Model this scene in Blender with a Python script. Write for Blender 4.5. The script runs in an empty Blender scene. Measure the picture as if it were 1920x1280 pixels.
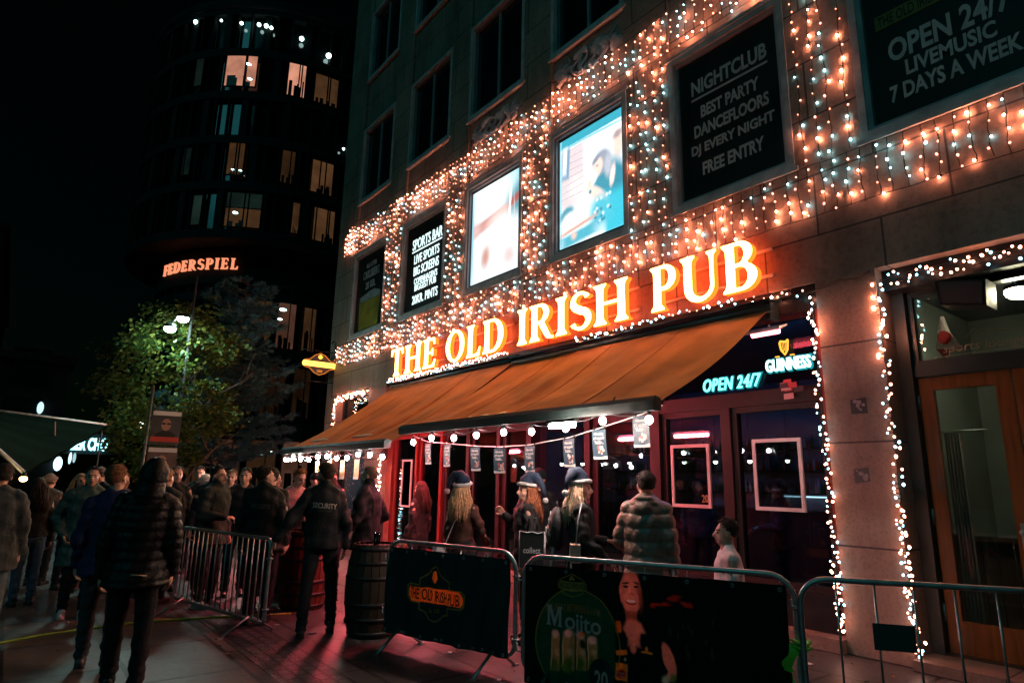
import bpy, bmesh, math, random
import numpy as np
from mathutils import Vector, Matrix, noise
random.seed(7); RNG = np.random.default_rng(7)
PI = math.pi
S = bpy.context.scene
COL = S.collection
# ---------------------------------------------------------------- camera
cam_d = bpy.data.cameras.new("camera"); cam = bpy.data.objects.new("camera", cam_d); COL.objects.link(cam)
cam_d.sensor_width = 36.0; cam_d.lens = 22.2833; cam_d.clip_end = 400; cam_d.clip_start = 0.05
Rm = Matrix(((0.61645178, 0.15897967, 0.77117616), (0.78718775, -0.14677568, -0.59899277), (0.01796223, 0.97631059, -0.21562698)))
cam.matrix_world = Matrix.Translation((0, -7.0132, 1.65)) @ Rm.to_4x4()
S.camera = cam
# ---------------------------------------------------------------- world, moon-dim sun, exposure
W = bpy.data.worlds.new("World"); S.world = W; W.use_nodes = True
nt = W.node_tree; nt.nodes.clear()
sky = nt.nodes.new("ShaderNodeTexSky"); sky.sky_type = 'NISHITA'; sky.sun_disc = False
sky.sun_elevation = math.radians(1.0); sky.sun_rotation = math.radians(215); sky.air_density = 1.0
tint = nt.nodes.new("ShaderNodeMix"); tint.data_type = 'RGBA'; tint.blend_type = 'MULTIPLY'; tint.inputs[0].default_value = 1.0
tint.inputs[7].default_value = (0.22, 0.85, 0.85, 1)
bg = nt.nodes.new("ShaderNodeBackground"); bg.inputs[1].default_value = 0.0011
wo = nt.nodes.new("ShaderNodeOutputWorld")
nt.links.new(sky.outputs[0], tint.inputs[6]); nt.links.new(tint.outputs[2], bg.inputs[0]); nt.links.new(bg.outputs[0], wo.inputs[0])
sun_d = bpy.data.lights.new("sun", 'SUN'); sun_d.energy = 0.115; sun_d.angle = math.radians(25); sun_d.color = (0.12, 0.92, 1.0)
sun = bpy.data.objects.new("sun", sun_d); COL.objects.link(sun)
sun.rotation_euler = Vector((-0.35, 0.85, -0.55)).to_track_quat('-Z', 'Y').to_euler()
S.view_settings.view_transform = 'Standard'; S.view_settings.look = 'None'; S.view_settings.exposure = 0.55; S.view_settings.gamma = 1
S.cycles.use_denoising = True
S.cycles.max_bounces = 8; S.cycles.diffuse_bounces = 3; S.cycles.glossy_bounces = 3; S.cycles.transparent_max_bounces = 16
S.cycles.sample_clamp_indirect = 6.0; S.cycles.caustics_reflective = False; S.cycles.caustics_refractive = False
S.cycles.use_light_tree = True

# ---------------------------------------------------------------- materials
MATS = {}
def mat(key, col=(.5, .5, .5), rough=.6, metal=0.0, emit=None, es=0.0, nz=None, bump=None, coat=0.0, trans=0.0, spec=.5, sheen=0.0):
    """procedural Principled; nz=(scale, amount) mottles the colour, bump=(scale, strength) roughens the surface"""
    if key in MATS: return MATS[key]
    m = bpy.data.materials.new(key); m.use_nodes = True; t = m.node_tree; b = t.nodes["Principled BSDF"]
    b.inputs["Base Color"].default_value = (*col, 1); b.inputs["Roughness"].default_value = rough; b.inputs["Metallic"].default_value = metal
    b.inputs["Specular IOR Level"].default_value = spec
    if sheen: b.inputs["Sheen Weight"].default_value = sheen
    if coat: b.inputs["Coat Weight"].default_value = coat
    if emit: b.inputs["Emission Color"].default_value = (*emit, 1); b.inputs["Emission Strength"].default_value = es
    if nz or bump:
        tc = t.nodes.new("ShaderNodeTexCoord")
    if nz:
        n = t.nodes.new("ShaderNodeTexNoise"); n.inputs["Scale"].default_value = nz[0]; n.inputs["Detail"].default_value = 6
        t.links.new(tc.outputs["Object"], n.inputs["Vector"])
        r = t.nodes.new("ShaderNodeMapRange"); r.inputs[1].default_value = .3; r.inputs[2].default_value = .7
        r.inputs[3].default_value = 1 - nz[1]; r.inputs[4].default_value = 1 + nz[1]
        t.links.new(n.outputs[0], r.inputs[0])
        mx = t.nodes.new("ShaderNodeMix"); mx.data_type = 'RGBA'; mx.blend_type = 'MULTIPLY'; mx.inputs[0].default_value = 1
        mx.inputs[6].default_value = (*col, 1); t.links.new(r.outputs[0], mx.inputs[7]); t.links.new(mx.outputs[2], b.inputs["Base Color"])
        rr = t.nodes.new("ShaderNodeMapRange"); rr.inputs[1].default_value = .3; rr.inputs[2].default_value = .7
        rr.inputs[3].default_value = max(0, rough - .1); rr.inputs[4].default_value = min(1, rough + .1)
        t.links.new(n.outputs[0], rr.inputs[0]); t.links.new(rr.outputs[0], b.inputs["Roughness"])
    if bump:
        n2 = t.nodes.new("ShaderNodeTexNoise"); n2.inputs["Scale"].default_value = bump[0]; n2.inputs["Detail"].default_value = 4
        t.links.new(tc.outputs["Object"], n2.inputs["Vector"])
        bp = t.nodes.new("ShaderNodeBump"); bp.inputs["Strength"].default_value = bump[1]; bp.inputs["Distance"].default_value = .02
        t.links.new(n2.outputs[0], bp.inputs["Height"]); t.links.new(bp.outputs[0], b.inputs["Normal"])
    MATS[key] = m; return m
def glow(key, col, st):
    if key in MATS: return MATS[key]
    m = bpy.data.materials.new(key); m.use_nodes = True; t = m.node_tree; t.nodes.clear()
    e = t.nodes.new("ShaderNodeEmission"); e.inputs[0].default_value = (*col, 1); e.inputs[1].default_value = st
    o = t.nodes.new("ShaderNodeOutputMaterial"); t.links.new(e.outputs[0], o.inputs[0]); MATS[key] = m; return m
def glass(key, tint=(.85, .93, .93), refl=1.0):
    if key in MATS: return MATS[key]
    m = bpy.data.materials.new(key); m.use_nodes = True; t = m.node_tree; t.nodes.clear()
    tr = t.nodes.new("ShaderNodeBsdfTransparent"); tr.inputs[0].default_value = (*tint, 1)
    gl = t.nodes.new("ShaderNodeBsdfGlossy"); gl.inputs["Roughness"].default_value = .02
    fr = t.nodes.new("ShaderNodeFresnel"); fr.inputs[0].default_value = 1.5
    ml = t.nodes.new("ShaderNodeMath"); ml.operation = 'MULTIPLY'; ml.inputs[1].default_value = refl; ml.use_clamp = True
    mx = t.nodes.new("ShaderNodeMixShader"); o = t.nodes.new("ShaderNodeOutputMaterial")
    t.links.new(fr.outputs[0], ml.inputs[0]); t.links.new(ml.outputs[0], mx.inputs[0]); t.links.new(tr.outputs[0], mx.inputs[1]); t.links.new(gl.outputs[0], mx.inputs[2]); t.links.new(mx.outputs[0], o.inputs[0])
    MATS[key] = m; return m
def slabs(key, c1, c2, cm, scale, bw, rh, mortar, axes, rough=.6, nsc=3.0, streak=None, bump=.25, rvar=.15):
    """stone slabs with joints; axes picks which object axes are the slab's width and height"""
    if key in MATS: return MATS[key]
    m = bpy.data.materials.new(key); m.use_nodes = True; t = m.node_tree; b = t.nodes["Principled BSDF"]
    tc = t.nodes.new("ShaderNodeTexCoord"); sp = t.nodes.new("ShaderNodeSeparateXYZ"); cb = t.nodes.new("ShaderNodeCombineXYZ")
    t.links.new(tc.outputs["Object"], sp.inputs[0])
    t.links.new(sp.outputs[axes[0]], cb.inputs[0]); t.links.new(sp.outputs[axes[1]], cb.inputs[1])
    br = t.nodes.new("ShaderNodeTexBrick"); br.inputs["Scale"].default_value = scale
    br.inputs["Color1"].default_value = (*c1, 1); br.inputs["Color2"].default_value = (*c2, 1); br.inputs["Mortar"].default_value = (*cm, 1)
    br.inputs["Mortar Size"].default_value = mortar; br.inputs["Brick Width"].default_value = bw; br.inputs["Row Height"].default_value = rh; br.inputs["Bias"].default_value = -.2
    br.offset = .5
    t.links.new(cb.outputs[0], br.inputs["Vector"])
    n = t.nodes.new("ShaderNodeTexNoise"); n.inputs["Scale"].default_value = nsc; n.inputs["Detail"].default_value = 8; n.inputs["Roughness"].default_value = .7
    mp = t.nodes.new("ShaderNodeMapping"); mp.inputs["Scale"].default_value = streak or (1, 1, 1)
    t.links.new(tc.outputs["Object"], mp.inputs[0]); t.links.new(mp.outputs[0], n.inputs["Vector"])
    r = t.nodes.new("ShaderNodeMapRange"); r.inputs[1].default_value = .3; r.inputs[2].default_value = .72; r.inputs[3].default_value = .48; r.inputs[4].default_value = 1.3
    t.links.new(n.outputs[0], r.inputs[0])
    sp2 = t.nodes.new("ShaderNodeTexNoise"); sp2.inputs["Scale"].default_value = nsc * 14; sp2.inputs["Detail"].default_value = 3
    t.links.new(tc.outputs["Object"], sp2.inputs["Vector"])
    r2 = t.nodes.new("ShaderNodeMapRange"); r2.inputs[1].default_value = .35; r2.inputs[2].default_value = .5; r2.inputs[3].default_value = .78; r2.inputs[4].default_value = 1.0
    t.links.new(sp2.outputs[0], r2.inputs[0])
    ml = t.nodes.new("ShaderNodeMath"); ml.operation = 'MULTIPLY'; t.links.new(r.outputs[0], ml.inputs[0]); t.links.new(r2.outputs[0], ml.inputs[1])
    mx = t.nodes.new("ShaderNodeMix"); mx.data_type = 'RGBA'; mx.blend_type = 'MULTIPLY'; mx.inputs[0].default_value = 1
    t.links.new(br.outputs[0], mx.inputs[6]); t.links.new(ml.outputs[0], mx.inputs[7]); t.links.new(mx.outputs[2], b.inputs["Base Color"])
    rr = t.nodes.new("ShaderNodeMapRange"); rr.inputs[1].default_value = .3; rr.inputs[2].default_value = .7; rr.inputs[3].default_value = rough - rvar; rr.inputs[4].default_value = rough + rvar
    t.links.new(n.outputs[0], rr.inputs[0]); t.links.new(rr.outputs[0], b.inputs["Roughness"])
    bp = t.nodes.new("ShaderNodeBump"); bp.inputs["Strength"].default_value = bump; bp.inputs["Distance"].default_value = .01
    sm = t.nodes.new("ShaderNodeMath"); sm.operation = 'MULTIPLY_ADD'; sm.inputs[1].default_value = -1.0
    t.links.new(br.outputs["Fac"], sm.inputs[0]); t.links.new(sp2.outputs[0], sm.inputs[2]); t.links.new(sm.outputs[0], bp.inputs["Height"]); t.links.new(bp.outputs[0], b.inputs["Normal"])
    MATS[key] = m; return m
def wood(key, col, axis=2, rough=.45):
    if key in MATS: return MATS[key]
    m = mat(key, col, rough, nz=(6, .3), spec=.22); t = m.node_tree; n = [x for x in t.nodes if x.type == 'TEX_NOISE'][0]
    mp = t.nodes.new("ShaderNodeMapping"); sc = [9, 9, 9]; sc[axis] = .6; mp.inputs["Scale"].default_value = sc
    tc = [x for x in t.nodes if x.type == 'TEX_COORD'][0]; t.links.new(tc.outputs["Object"], mp.inputs[0]); t.links.new(mp.outputs[0], n.inputs["Vector"])
    n.inputs["Scale"].default_value = 2.5
    return m
def fabric(key, col, transl=.25, rough=.8, spec=.25, stain=0.0):
    if key in MATS: return MATS[key]
    m = bpy.data.materials.new(key); m.use_nodes = True; t = m.node_tree; t.nodes.clear()
    tc = t.nodes.new("ShaderNodeTexCoord"); n = t.nodes.new("ShaderNodeTexNoise"); n.inputs["Scale"].default_value = 1.6; n.inputs["Detail"].default_value = 6
    t.links.new(tc.outputs["Object"], n.inputs["Vector"])
    r = t.nodes.new("ShaderNodeMapRange"); r.inputs[1].default_value = .3; r.inputs[2].default_value = .7; r.inputs[3].default_value = .8 - stain; r.inputs[4].default_value = 1.15 + stain * .6
    t.links.new(n.outputs[0], r.inputs[0])
    mx = t.nodes.new("ShaderNodeMix"); mx.data_type = 'RGBA'; mx.blend_type = 'MULTIPLY'; mx.inputs[0].default_value = 1; mx.inputs[6].default_value = (*col, 1)
    t.links.new(r.outputs[0], mx.inputs[7])
    d = t.nodes.new("ShaderNodeBsdfPrincipled"); d.inputs["Roughness"].default_value = rough; d.inputs["Specular IOR Level"].default_value = spec
    tl = t.nodes.new("ShaderNodeBsdfTranslucent"); ms = t.nodes.new("ShaderNodeMixShader"); ms.inputs[0].default_value = transl
    o = t.nodes.new("ShaderNodeOutputMaterial")
    t.links.new(mx.outputs[2], d.inputs["Base Color"]); t.links.new(mx.outputs[2], tl.inputs[0])
    t.links.new(d.outputs[0], ms.inputs[1]); t.links.new(tl.outputs[0], ms.inputs[2]); t.links.new(ms.outputs[0], o.inputs[0])
    MATS[key] = m; return m

def paint(key, base, blobs, emit=None, grain=0.0, transl=0.0, rough=.5):
    """a printed or displayed picture as a procedural pattern in the sheet's own x-z plane: soft ellipses ('e') and boxes ('b')
    (shape, cx, cz, rx, rz, degrees, colour, softness) laid one over the other"""
    if key in MATS: return MATS[key]
    m = bpy.data.materials.new(key); m.use_nodes = True; t = m.node_tree; t.nodes.clear(); N = t.nodes.new; K = t.links.new
    tc = N("ShaderNodeTexCoord"); src = tc.outputs["Object"]
    wn = N("ShaderNodeTexNoise"); wn.inputs["Scale"].default_value = 14; K(src, wn.inputs["Vector"])
    sb = N("ShaderNodeVectorMath"); sb.operation = 'SUBTRACT'; sb.inputs[1].default_value = (.5, .5, .5); K(wn.outputs[1], sb.inputs[0])
    sc = N("ShaderNodeVectorMath"); sc.operation = 'MULTIPLY_ADD'; sc.inputs[1].default_value = (.02, .02, .02); K(sb.outputs[0], sc.inputs[0]); K(src, sc.inputs[2])
    col = N("ShaderNodeRGB"); col.outputs[0].default_value = (*base, 1); cur = col.outputs[0]
    for sh, cx, cz, rx, rz, dg, c, so in blobs:
        mp = N("ShaderNodeMapping"); mp.vector_type = 'TEXTURE'; mp.inputs["Location"].default_value = (cx, 0, cz); mp.inputs["Rotation"].default_value = (0, math.radians(-dg), 0); mp.inputs["Scale"].default_value = (rx, 1e6, rz)
        K(sc.outputs[0], mp.inputs[0])
        if sh == 'e': ln = N("ShaderNodeVectorMath"); ln.operation = 'LENGTH'; K(mp.outputs[0], ln.inputs[0]); d = ln.outputs["Value"]
        else:
            ab = N("ShaderNodeVectorMath"); ab.operation = 'ABSOLUTE'; K(mp.outputs[0], ab.inputs[0]); sx = N("ShaderNodeSeparateXYZ"); K(ab.outputs[0], sx.inputs[0])
            mxn = N("ShaderNodeMath"); mxn.operation = 'MAXIMUM'; K(sx.outputs[0], mxn.inputs[0]); K(sx.outputs[2], mxn.inputs[1]); d = mxn.outputs[0]
        mr = N("ShaderNodeMapRange"); mr.interpolation_type = 'SMOOTHSTEP'; mr.inputs[1].default_value = 1 - so; mr.inputs[2].default_value = 1 + so * .6; mr.inputs[3].default_value = 1; mr.inputs[4].default_value = 0; K(d, mr.inputs[0])
        mx = N("ShaderNodeMix"); mx.data_type = 'RGBA'; K(mr.outputs[0], mx.inputs[0]); K(cur, mx.inputs[6]); mx.inputs[7].default_value = (*c, 1); cur = mx.outputs[2]
    if grain:
        n = N("ShaderNodeTexNoise"); n.inputs["Scale"].default_value = 38; n.inputs["Detail"].default_value = 5; K(src, n.inputs["Vector"])
        r = N("ShaderNodeMapRange"); r.inputs[1].default_value = .3; r.inputs[2].default_value = .7; r.inputs[3].default_value = 1 - grain; r.inputs[4].default_value = 1 + grain; K(n.outputs[0], r.inputs[0])
        mx = N("ShaderNodeMix"); mx.data_type = 'RGBA'; mx.blend_type = 'MULTIPLY'; mx.inputs[0].default_value = 1; K(cur, mx.inputs[6]); K(r.outputs[0], mx.inputs[7]); cur = mx.outputs[2]
    o = N("ShaderNodeOutputMaterial")
    if emit: e = N("ShaderNodeEmission"); e.inputs[1].default_value = emit; K(cur, e.inputs[0]); K(e.outputs[0], o.inputs[0])
    else:
        p = N("ShaderNodeBsdfPrincipled"); p.inputs["Roughness"].default_value = rough; p.inputs["Specular IOR Level"].default_value = .4; K(cur, p.inputs["Base Color"])
        tl = N("ShaderNodeBsdfTranslucent"); K(cur, tl.inputs[0]); ms = N("ShaderNodeMixShader"); ms.inputs[0].default_value = transl; K(p.outputs[0], ms.inputs[1]); K(tl.outputs[0], ms.inputs[2]); K(ms.outputs[0], o.inputs[0])
    MATS[key] = m; return m

# ---------------------------------------------------------------- mesh builder
def chaikin(p, n=2):
    for _ in range(n):
        q = []
        for i in range(len(p)):
            a, b = p[i], p[(i + 1) % len(p)]
            q += [(a[0] * .78 + b[0] * .22, a[1] * .78 + b[1] * .22), (a[0] * .22 + b[0] * .78, a[1] * .22 + b[1] * .78)]
        p = q
    return p
class MB:
    def __init__(s): s.v = []; s.f = []; s.m = []; s.sm = []
    def add(s, vs, fs, m=0, smooth=False):
        o = len(s.v); s.v.extend([tuple(p) for p in vs])
        for f in fs: s.f.append(tuple(i + o for i in f)); s.m.append(m); s.sm.append(smooth)
        return s
    def box(s, x0, x1, y0, y1, z0, z1, m=0):
        v = [(x0, y0, z0), (x1, y0, z0), (x1, y1, z0), (x0, y1, z0), (x0, y0, z1), (x1, y0, z1), (x1, y1, z1), (x0, y1, z1)]
        return s.add(v, [(0, 3, 2, 1), (4, 5, 6, 7), (0, 1, 5, 4), (1, 2, 6, 5), (2, 3, 7, 6), (3, 0, 4, 7)], m)
    def tube(s, pts, r, n=8, m=0, cap=True, closed=False, flat=1.0):
        pts = [Vector(p) for p in pts]; k = len(pts); rs = r if isinstance(r, (list, tuple)) else [r] * k
        vs = []; up = None
        for i, p in enumerate(pts):
            a = pts[(i - 1) % k] if (i > 0 or closed) else p; b = pts[(i + 1) % k] if (i < k - 1 or closed) else p
            d = (b - a)
            d = d.normalized() if d.length > 1e-9 else Vector((0, 0, 1))
            if up is None: up = Vector((0, 0, 1)) if abs(d.z) < .9 else Vector((0, 1, 0))
            x = up.cross(d)
            x = x.normalized() if x.length > 1e-6 else d.orthogonal().normalized()
            y = d.cross(x); up = y
            for j in range(n):
                t = 2 * PI * j / n; vs.append(p + x * (rs[i] * math.cos(t)) + y * (rs[i] * flat * math.sin(t)))
        fs = []
        for i in range(k if closed else k - 1):
            i2 = (i + 1) % k
            for j in range(n): fs.append((i * n + j, i * n + (j + 1) % n, i2 * n + (j + 1) % n, i2 * n + j))
        s.add(vs, fs, m, True)
        if cap and not closed:
            o = len(s.v) - k * n
            s.f.append(tuple(o + j for j in reversed(range(n)))); s.m.append(m); s.sm.append(False)
            s.f.append(tuple(o + (k - 1) * n + j for j in range(n))); s.m.append(m); s.sm.append(False)
        return s
    def lathe(s, prof, c=(0, 0, 0), n=16, m=0, axis='z', smooth=True):
        vs = []; k = len(prof)
        for r, z in prof:
            for j in range(n):
                t = 2 * PI * j / n
                if axis == 'z': vs.append((c[0] + r * math.cos(t), c[1] + r * math.sin(t), c[2] + z))
                elif axis == 'x': vs.append((c[0] + z, c[1] + r * math.cos(t), c[2] + r * math.sin(t)))
                else: vs.append((c[0] + r * math.sin(t), c[1] + z, c[2] + r * math.cos(t)))
        fs = [(i * n + j, i * n + (j + 1) % n, (i + 1) * n + (j + 1) % n, (i + 1) * n + j) for i in range(k - 1) for j in range(n)]
        s.add(vs, fs, m, smooth)
        o = len(s.v) - k * n
        if prof[0][0] > 1e-6: s.f.append(tuple(o + j for j in reversed(range(n)))); s.m.append(m); s.sm.append(False)
        if prof[-1][0] > 1e-6: s.f.append(tuple(o + (k - 1) * n + j for j in range(n))); s.m.append(m); s.sm.append(False)
        return s
    def ball(s, c, r, nu=12, nv=8, m=0):
        r = (r, r, r) if not isinstance(r, (tuple, list)) else r
        vs = [(c[0], c[1], c[2] + r[2])]
        for i in range(1, nv):
            p = PI * i / nv
            for j in range(nu):
                t = 2 * PI * j / nu; vs.append((c[0] + r[0] * math.sin(p) * math.cos(t), c[1] + r[1] * math.sin(p) * math.sin(t), c[2] + r[2] * math.cos(p)))
        vs.append((c[0], c[1], c[2] - r[2])); L = len(vs) - 1
        fs = [(0, 1 + j, 1 + (j + 1) % nu) for j in range(nu)]
        for i in range(nv - 2):
            for j in range(nu): a = 1 + i * nu; fs.append((a + j, a + nu + j, a + nu + (j + 1) % nu, a + (j + 1) % nu))
        a = 1 + (nv - 2) * nu; fs += [(a + j, L, a + (j + 1) % nu) for j in range(nu)]
        return s.add(vs, fs, m, True)
    def prism(s, poly, y0, y1, m=0, f=None):
        """poly in (x, z), extruded along y; f maps (x, y, z) to the final point"""
        n = len(poly); f = f or (lambda x, y, z: (x, y, z))
        a = sum(poly[i][0] * poly[(i + 1) % n][1] - poly[(i + 1) % n][0] * poly[i][1] for i in range(n))
        if a < 0: poly = poly[::-1]
        vs = [f(x, y0, z) for x, z in poly] + [f(x, y1, z) for x, z in poly]
        fs = [tuple(range(n)), tuple(reversed(range(n, 2 * n)))] + [(i, n + i, n + (i + 1) % n, (i + 1) % n) for i in range(n)]
        return s.add(vs, fs, m)
    def grid(s, fn, nu, nv, m=0, smooth=True):
        vs = [fn(i / nu, j / nv) for j in range(nv + 1) for i in range(nu + 1)]
        fs = [(j * (nu + 1) + i, j * (nu + 1) + i + 1, (j + 1) * (nu + 1) + i + 1, (j + 1) * (nu + 1) + i) for j in range(nv) for i in range(nu)]
        return s.add(vs, fs, m, smooth)
    def map(s, f): s.v = [tuple(f(*p)) for p in s.v]; return s
    def mesh(s, name, mats):
        me = bpy.data.meshes.new(name); me.from_pydata(s.v, [], s.f)
        for x in mats: me.materials.append(x)
        me.polygons.foreach_set("material_index", s.m); me.polygons.foreach_set("use_smooth", s.sm); me.update(); return me
def link(name, me, parent=None):
    o = bpy.data.objects.new(name, me); COL.objects.link(o)
    if parent is not None: o.parent = parent
    return o
def wloc(o):
    p = Vector(o.location)
    while o.parent is not None: o = o.parent; p = p + Vector(o.location)
    return p
def part(name, mb, mats, parent, world=True, label=None, kind=None, org=None):
    """one mesh object under its thing; world=True when the builder holds world coordinates (unrotated things). A part's origin sits at its
    parent's unless org (world point) is given."""
    mats = mats if isinstance(mats, (list, tuple)) else [mats]
    if world:
        base = wloc(parent); og = Vector(org) if org is not None else base
        mb.v = [(x - og.x, y - og.y, z - og.z) for x, y, z in mb.v]
        o = link(name, mb.mesh(name, mats), parent); o.location = og - base
    else: o = link(name, mb.mesh(name, mats), parent)
    if label: o['label'] = label
    if kind: o['kind'] = kind
    return o
def tag(o, label, cat, group=None, kind=None):
    if label: o['label'] = label
    if cat: o['category'] = cat
    if group: o['group'] = group
    if kind: o['kind'] = kind
    return o
def thing(name, label, cat, loc=(0, 0, 0), rz=0.0, group=None):
    o = bpy.data.objects.new(name, None); COL.objects.link(o); o.location = loc; o.rotation_euler = (0, 0, rz); o.empty_display_size = .2
    return tag(o, label, cat, group)
def solo(name, mb, mats, label, cat, loc, group=None, kind=None):
    mb.v = [(x - loc[0], y - loc[1], z - loc[2]) for x, y, z in mb.v]
    o = link(name, mb.mesh(name, mats if isinstance(mats, (list, tuple)) else [mats])); o.location = loc
    return tag(o, label, cat, group, kind)
def copy_tree(o, parent=None):
    c = o.copy(); COL.objects.link(c); c.parent = parent
    for ch in list(o.children): copy_tree(ch, c)
    return c

# ---------------------------------------------------------------- lettering
def curve_mesh(cu, w=None, h=None):
    ob = bpy.data.objects.new("tmp", cu); COL.objects.link(ob)
    dg = bpy.context.evaluated_depsgraph_get(); me = bpy.data.meshes.new_from_object(ob.evaluated_get(dg))
    bpy.data.objects.remove(ob); bpy.data.curves.remove(cu)
    v = np.empty(len(me.vertices) * 3); me.vertices.foreach_get("co", v); v = v.reshape(-1, 3)
    fs = [tuple(p.vertices) for p in me.polygons]; bpy.data.meshes.remove(me)
    return v, fs
def fit(v, w, h):
    lo = v.min(0); hi = v.max(0); c = (lo + hi) / 2; v = v.copy(); v[:, 0] -= c[0]; v[:, 1] -= c[1]
    sx = w / (hi[0] - lo[0]) if w else None; sy = h / (hi[1] - lo[1]) if h else None
    sx = sx or sy; sy = sy or sx
    v[:, 0] *= sx; v[:, 1] *= sy; return v
def text(mb, s, w, h, at, depth=.004, bold=.0, m=0, f=None, shear=0.0, space=1.0):
    """sans lettering as flat raised glyphs, centred at (u, v) in the local plane (u right, v up, n out); f maps (u, v, n) to 3-D"""
    cu = bpy.data.curves.new("t", 'FONT'); cu.body = s; cu.extrude = .5; cu.offset = bold; cu.resolution_u = 3; cu.shear = shear; cu.space_character = space
    v, fs = curve_mesh(cu); v = fit(v, w, h)
    z = v[:, 2]; n = np.where(z > 0, depth, 0.0)
    f = f or (lambda u, vv, nn: (u, -nn, vv))
    mb.add([f(a + at[0], b + at[1], c) for a, b, c in zip(v[:, 0], v[:, 1], n)], fs, m); return mb
_o = .065
def foot(a, b): return [(a, .17), (a - .018, .10), (a - _o, .04), (a - _o, 0), (b + _o, 0), (b + _o, .04), (b + .018, .10), (b, .17)]
def head(a, b): return [(b, .83), (b + .018, .90), (b + _o, .96), (b + _o, 1), (a - _o, 1), (a - _o, .96), (a - .018, .90), (a, .83)]
def arc(cx, cy, rx, ry, a0, a1, n=14): return [(cx + rx * math.cos(math.radians(a0 + (a1 - a0) * i / n)), cy + ry * math.sin(math.radians(a0 + (a1 - a0) * i / n))) for i in range(n + 1)]
def _S():
    c = arc(.27, .745, .185, .205, 20, 262, 16)[:-1] + arc(.265, .27, .20, .225, 82, -160, 16)
    c = [Vector((x, y)) for x, y in c]; n = len(c); L = []; Rr = []
    for i, p in enumerate(c):
        d = (c[min(i + 1, n - 1)] - c[max(i - 1, 0)]).normalized(); nn = Vector((-d.y, d.x)); t = i / (n - 1)
        w = .035 + .058 * math.exp(-((t - .5) / .24) ** 2) + (.02 if t < .06 or t > .94 else 0)
        L.append(tuple(p + nn * w)); Rr.append(tuple(p - nn * w))
    return [L + Rr[::-1]]
st = .16
GL = {
 'I': (.30, [foot(.07, .07 + st) + head(.07, .07 + st)]),
 'H': (.78, [foot(.07, .07 + st) + [(.23, .47), (.55, .47)] + foot(.55, .55 + st) + head(.55, .55 + st) + [(.55, .545), (.23, .545)] + head(.07, .07 + st)]),
 'L': (.54, [foot(.07, .23)[:4] + [(.50, 0), (.53, .27), (.485, .27), (.43, .11), (.36, .075), (.23, .075)] + head(.07, .23)]),
 'E': (.56, [foot(.07, .23)[:4] + [(.50, 0), (.54, .25), (.495, .25), (.44, .11), (.36, .075), (.23, .075), (.23, .465), (.36, .465), (.39, .39), (.43, .39), (.43, .63), (.39, .63), (.36, .54), (.23, .54), (.23, .925), (.36, .925), (.42, .89), (.46, .77), (.505, .77), (.48, 1)] + head(.07, .23)[4:]]),
 'F': (.52, [foot(.07, .23) + [(.23, .465), (.36, .465), (.39, .38), (.43, .38), (.43, .63), (.39, .63), (.36, .54), (.23, .54), (.23, .925), (.36, .925), (.42, .89), (.46, .77), (.505, .77), (.48, 1)] + head(.07, .23)[4:]]),
 'T': (.62, [foot(.23, .23 + st) + [(.39, .925), (.50, .91), (.565, .76), (.61, .76), (.595, 1), (.025, 1), (.01, .76), (.055, .76), (.12, .91), (.23, .925)]]),
 'O': (.78, [arc(.39, .5, .375, .515, 0, 345, 28), arc(.39, .5, .215, .44, 0, 345, 24)]),
 'D': (.74, [foot(.07, .23)[:4] + [(.34, 0)] + arc(.34, .5, .375, .5, -78, 78, 20) + [(.34, 1)] + head(.07, .23)[4:], [(.23, .075), (.23, .925), (.33, .925)] + arc(.33, .5, .215, .425, 78, -78, 18) + [(.33, .075)]]),
 'P': (.58, [foot(.07, .23) + [(.23, .44), (.31, .43)] + arc(.31, .715, .25, .285, -78, 78, 16) + [(.31, 1)] + head(.07, .23)[4:], [(.23, .52), (.23, .925), (.29, .925)] + arc(.29, .722, .12, .203, 78, -78, 12) + [(.29, .52)]]),
 'R': (.68, [foot(.07, .23) + [(.23, .455), (.27, .455), (.47, .06), (.52, .012), (.60, -.005), (.70, 0), (.70, .04), (.64, .06), (.60, .10), (.425, .475)] + arc(.31, .73, .255, .27, -58, 78, 15) + [(.31, 1)] + head(.07, .23)[4:], [(.23, .53), (.23, .925), (.29, .925)] + arc(.29, .727, .12, .198, 78, -78, 12) + [(.29, .53)]]),
 'B': (.64, [foot(.07, .23)[:4] + [(.34, 0)] + arc(.34, .275, .27, .275, -78, 62, 14) + [(.46, .53)] + arc(.31, .76, .24, .24, -52, 78, 13) + [(.31, 1)] + head(.07, .23)[4:], [(.23, .075), (.23, .485), (.32, .485)] + arc(.32, .28, .13, .205, 78, -78, 12) + [(.32, .075)], [(.23, .56), (.23, .925), (.29, .925)] + arc(.29, .743, .11, .183, 78, -78, 12) + [(.29, .56)]]),
 'U': (.74, [[(.07, .83), (.07, .30)] + arc(.365, .30, .295, .32, 187, 353, 18) + [(.66, .83)] + [(.672, .90), (.72, .96), (.72, 1), (.53, 1), (.53, .96), (.575, .90), (.587, .83), (.587, .30)] + arc(.408, .30, .178, .215, 353, 187, 14) + head(.07, .23)]),
 'S': (.52, _S()),
 'M': (.98, [foot(.07, .20) + [(.20, .70), (.44, 0), (.52, 0), (.74, .72)] + foot(.74, .90) + head(.74, .90)[:4] + [(.70, 1), (.50, .36), (.27, 1)] + head(.07, .20)[4:]]),
}
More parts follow.
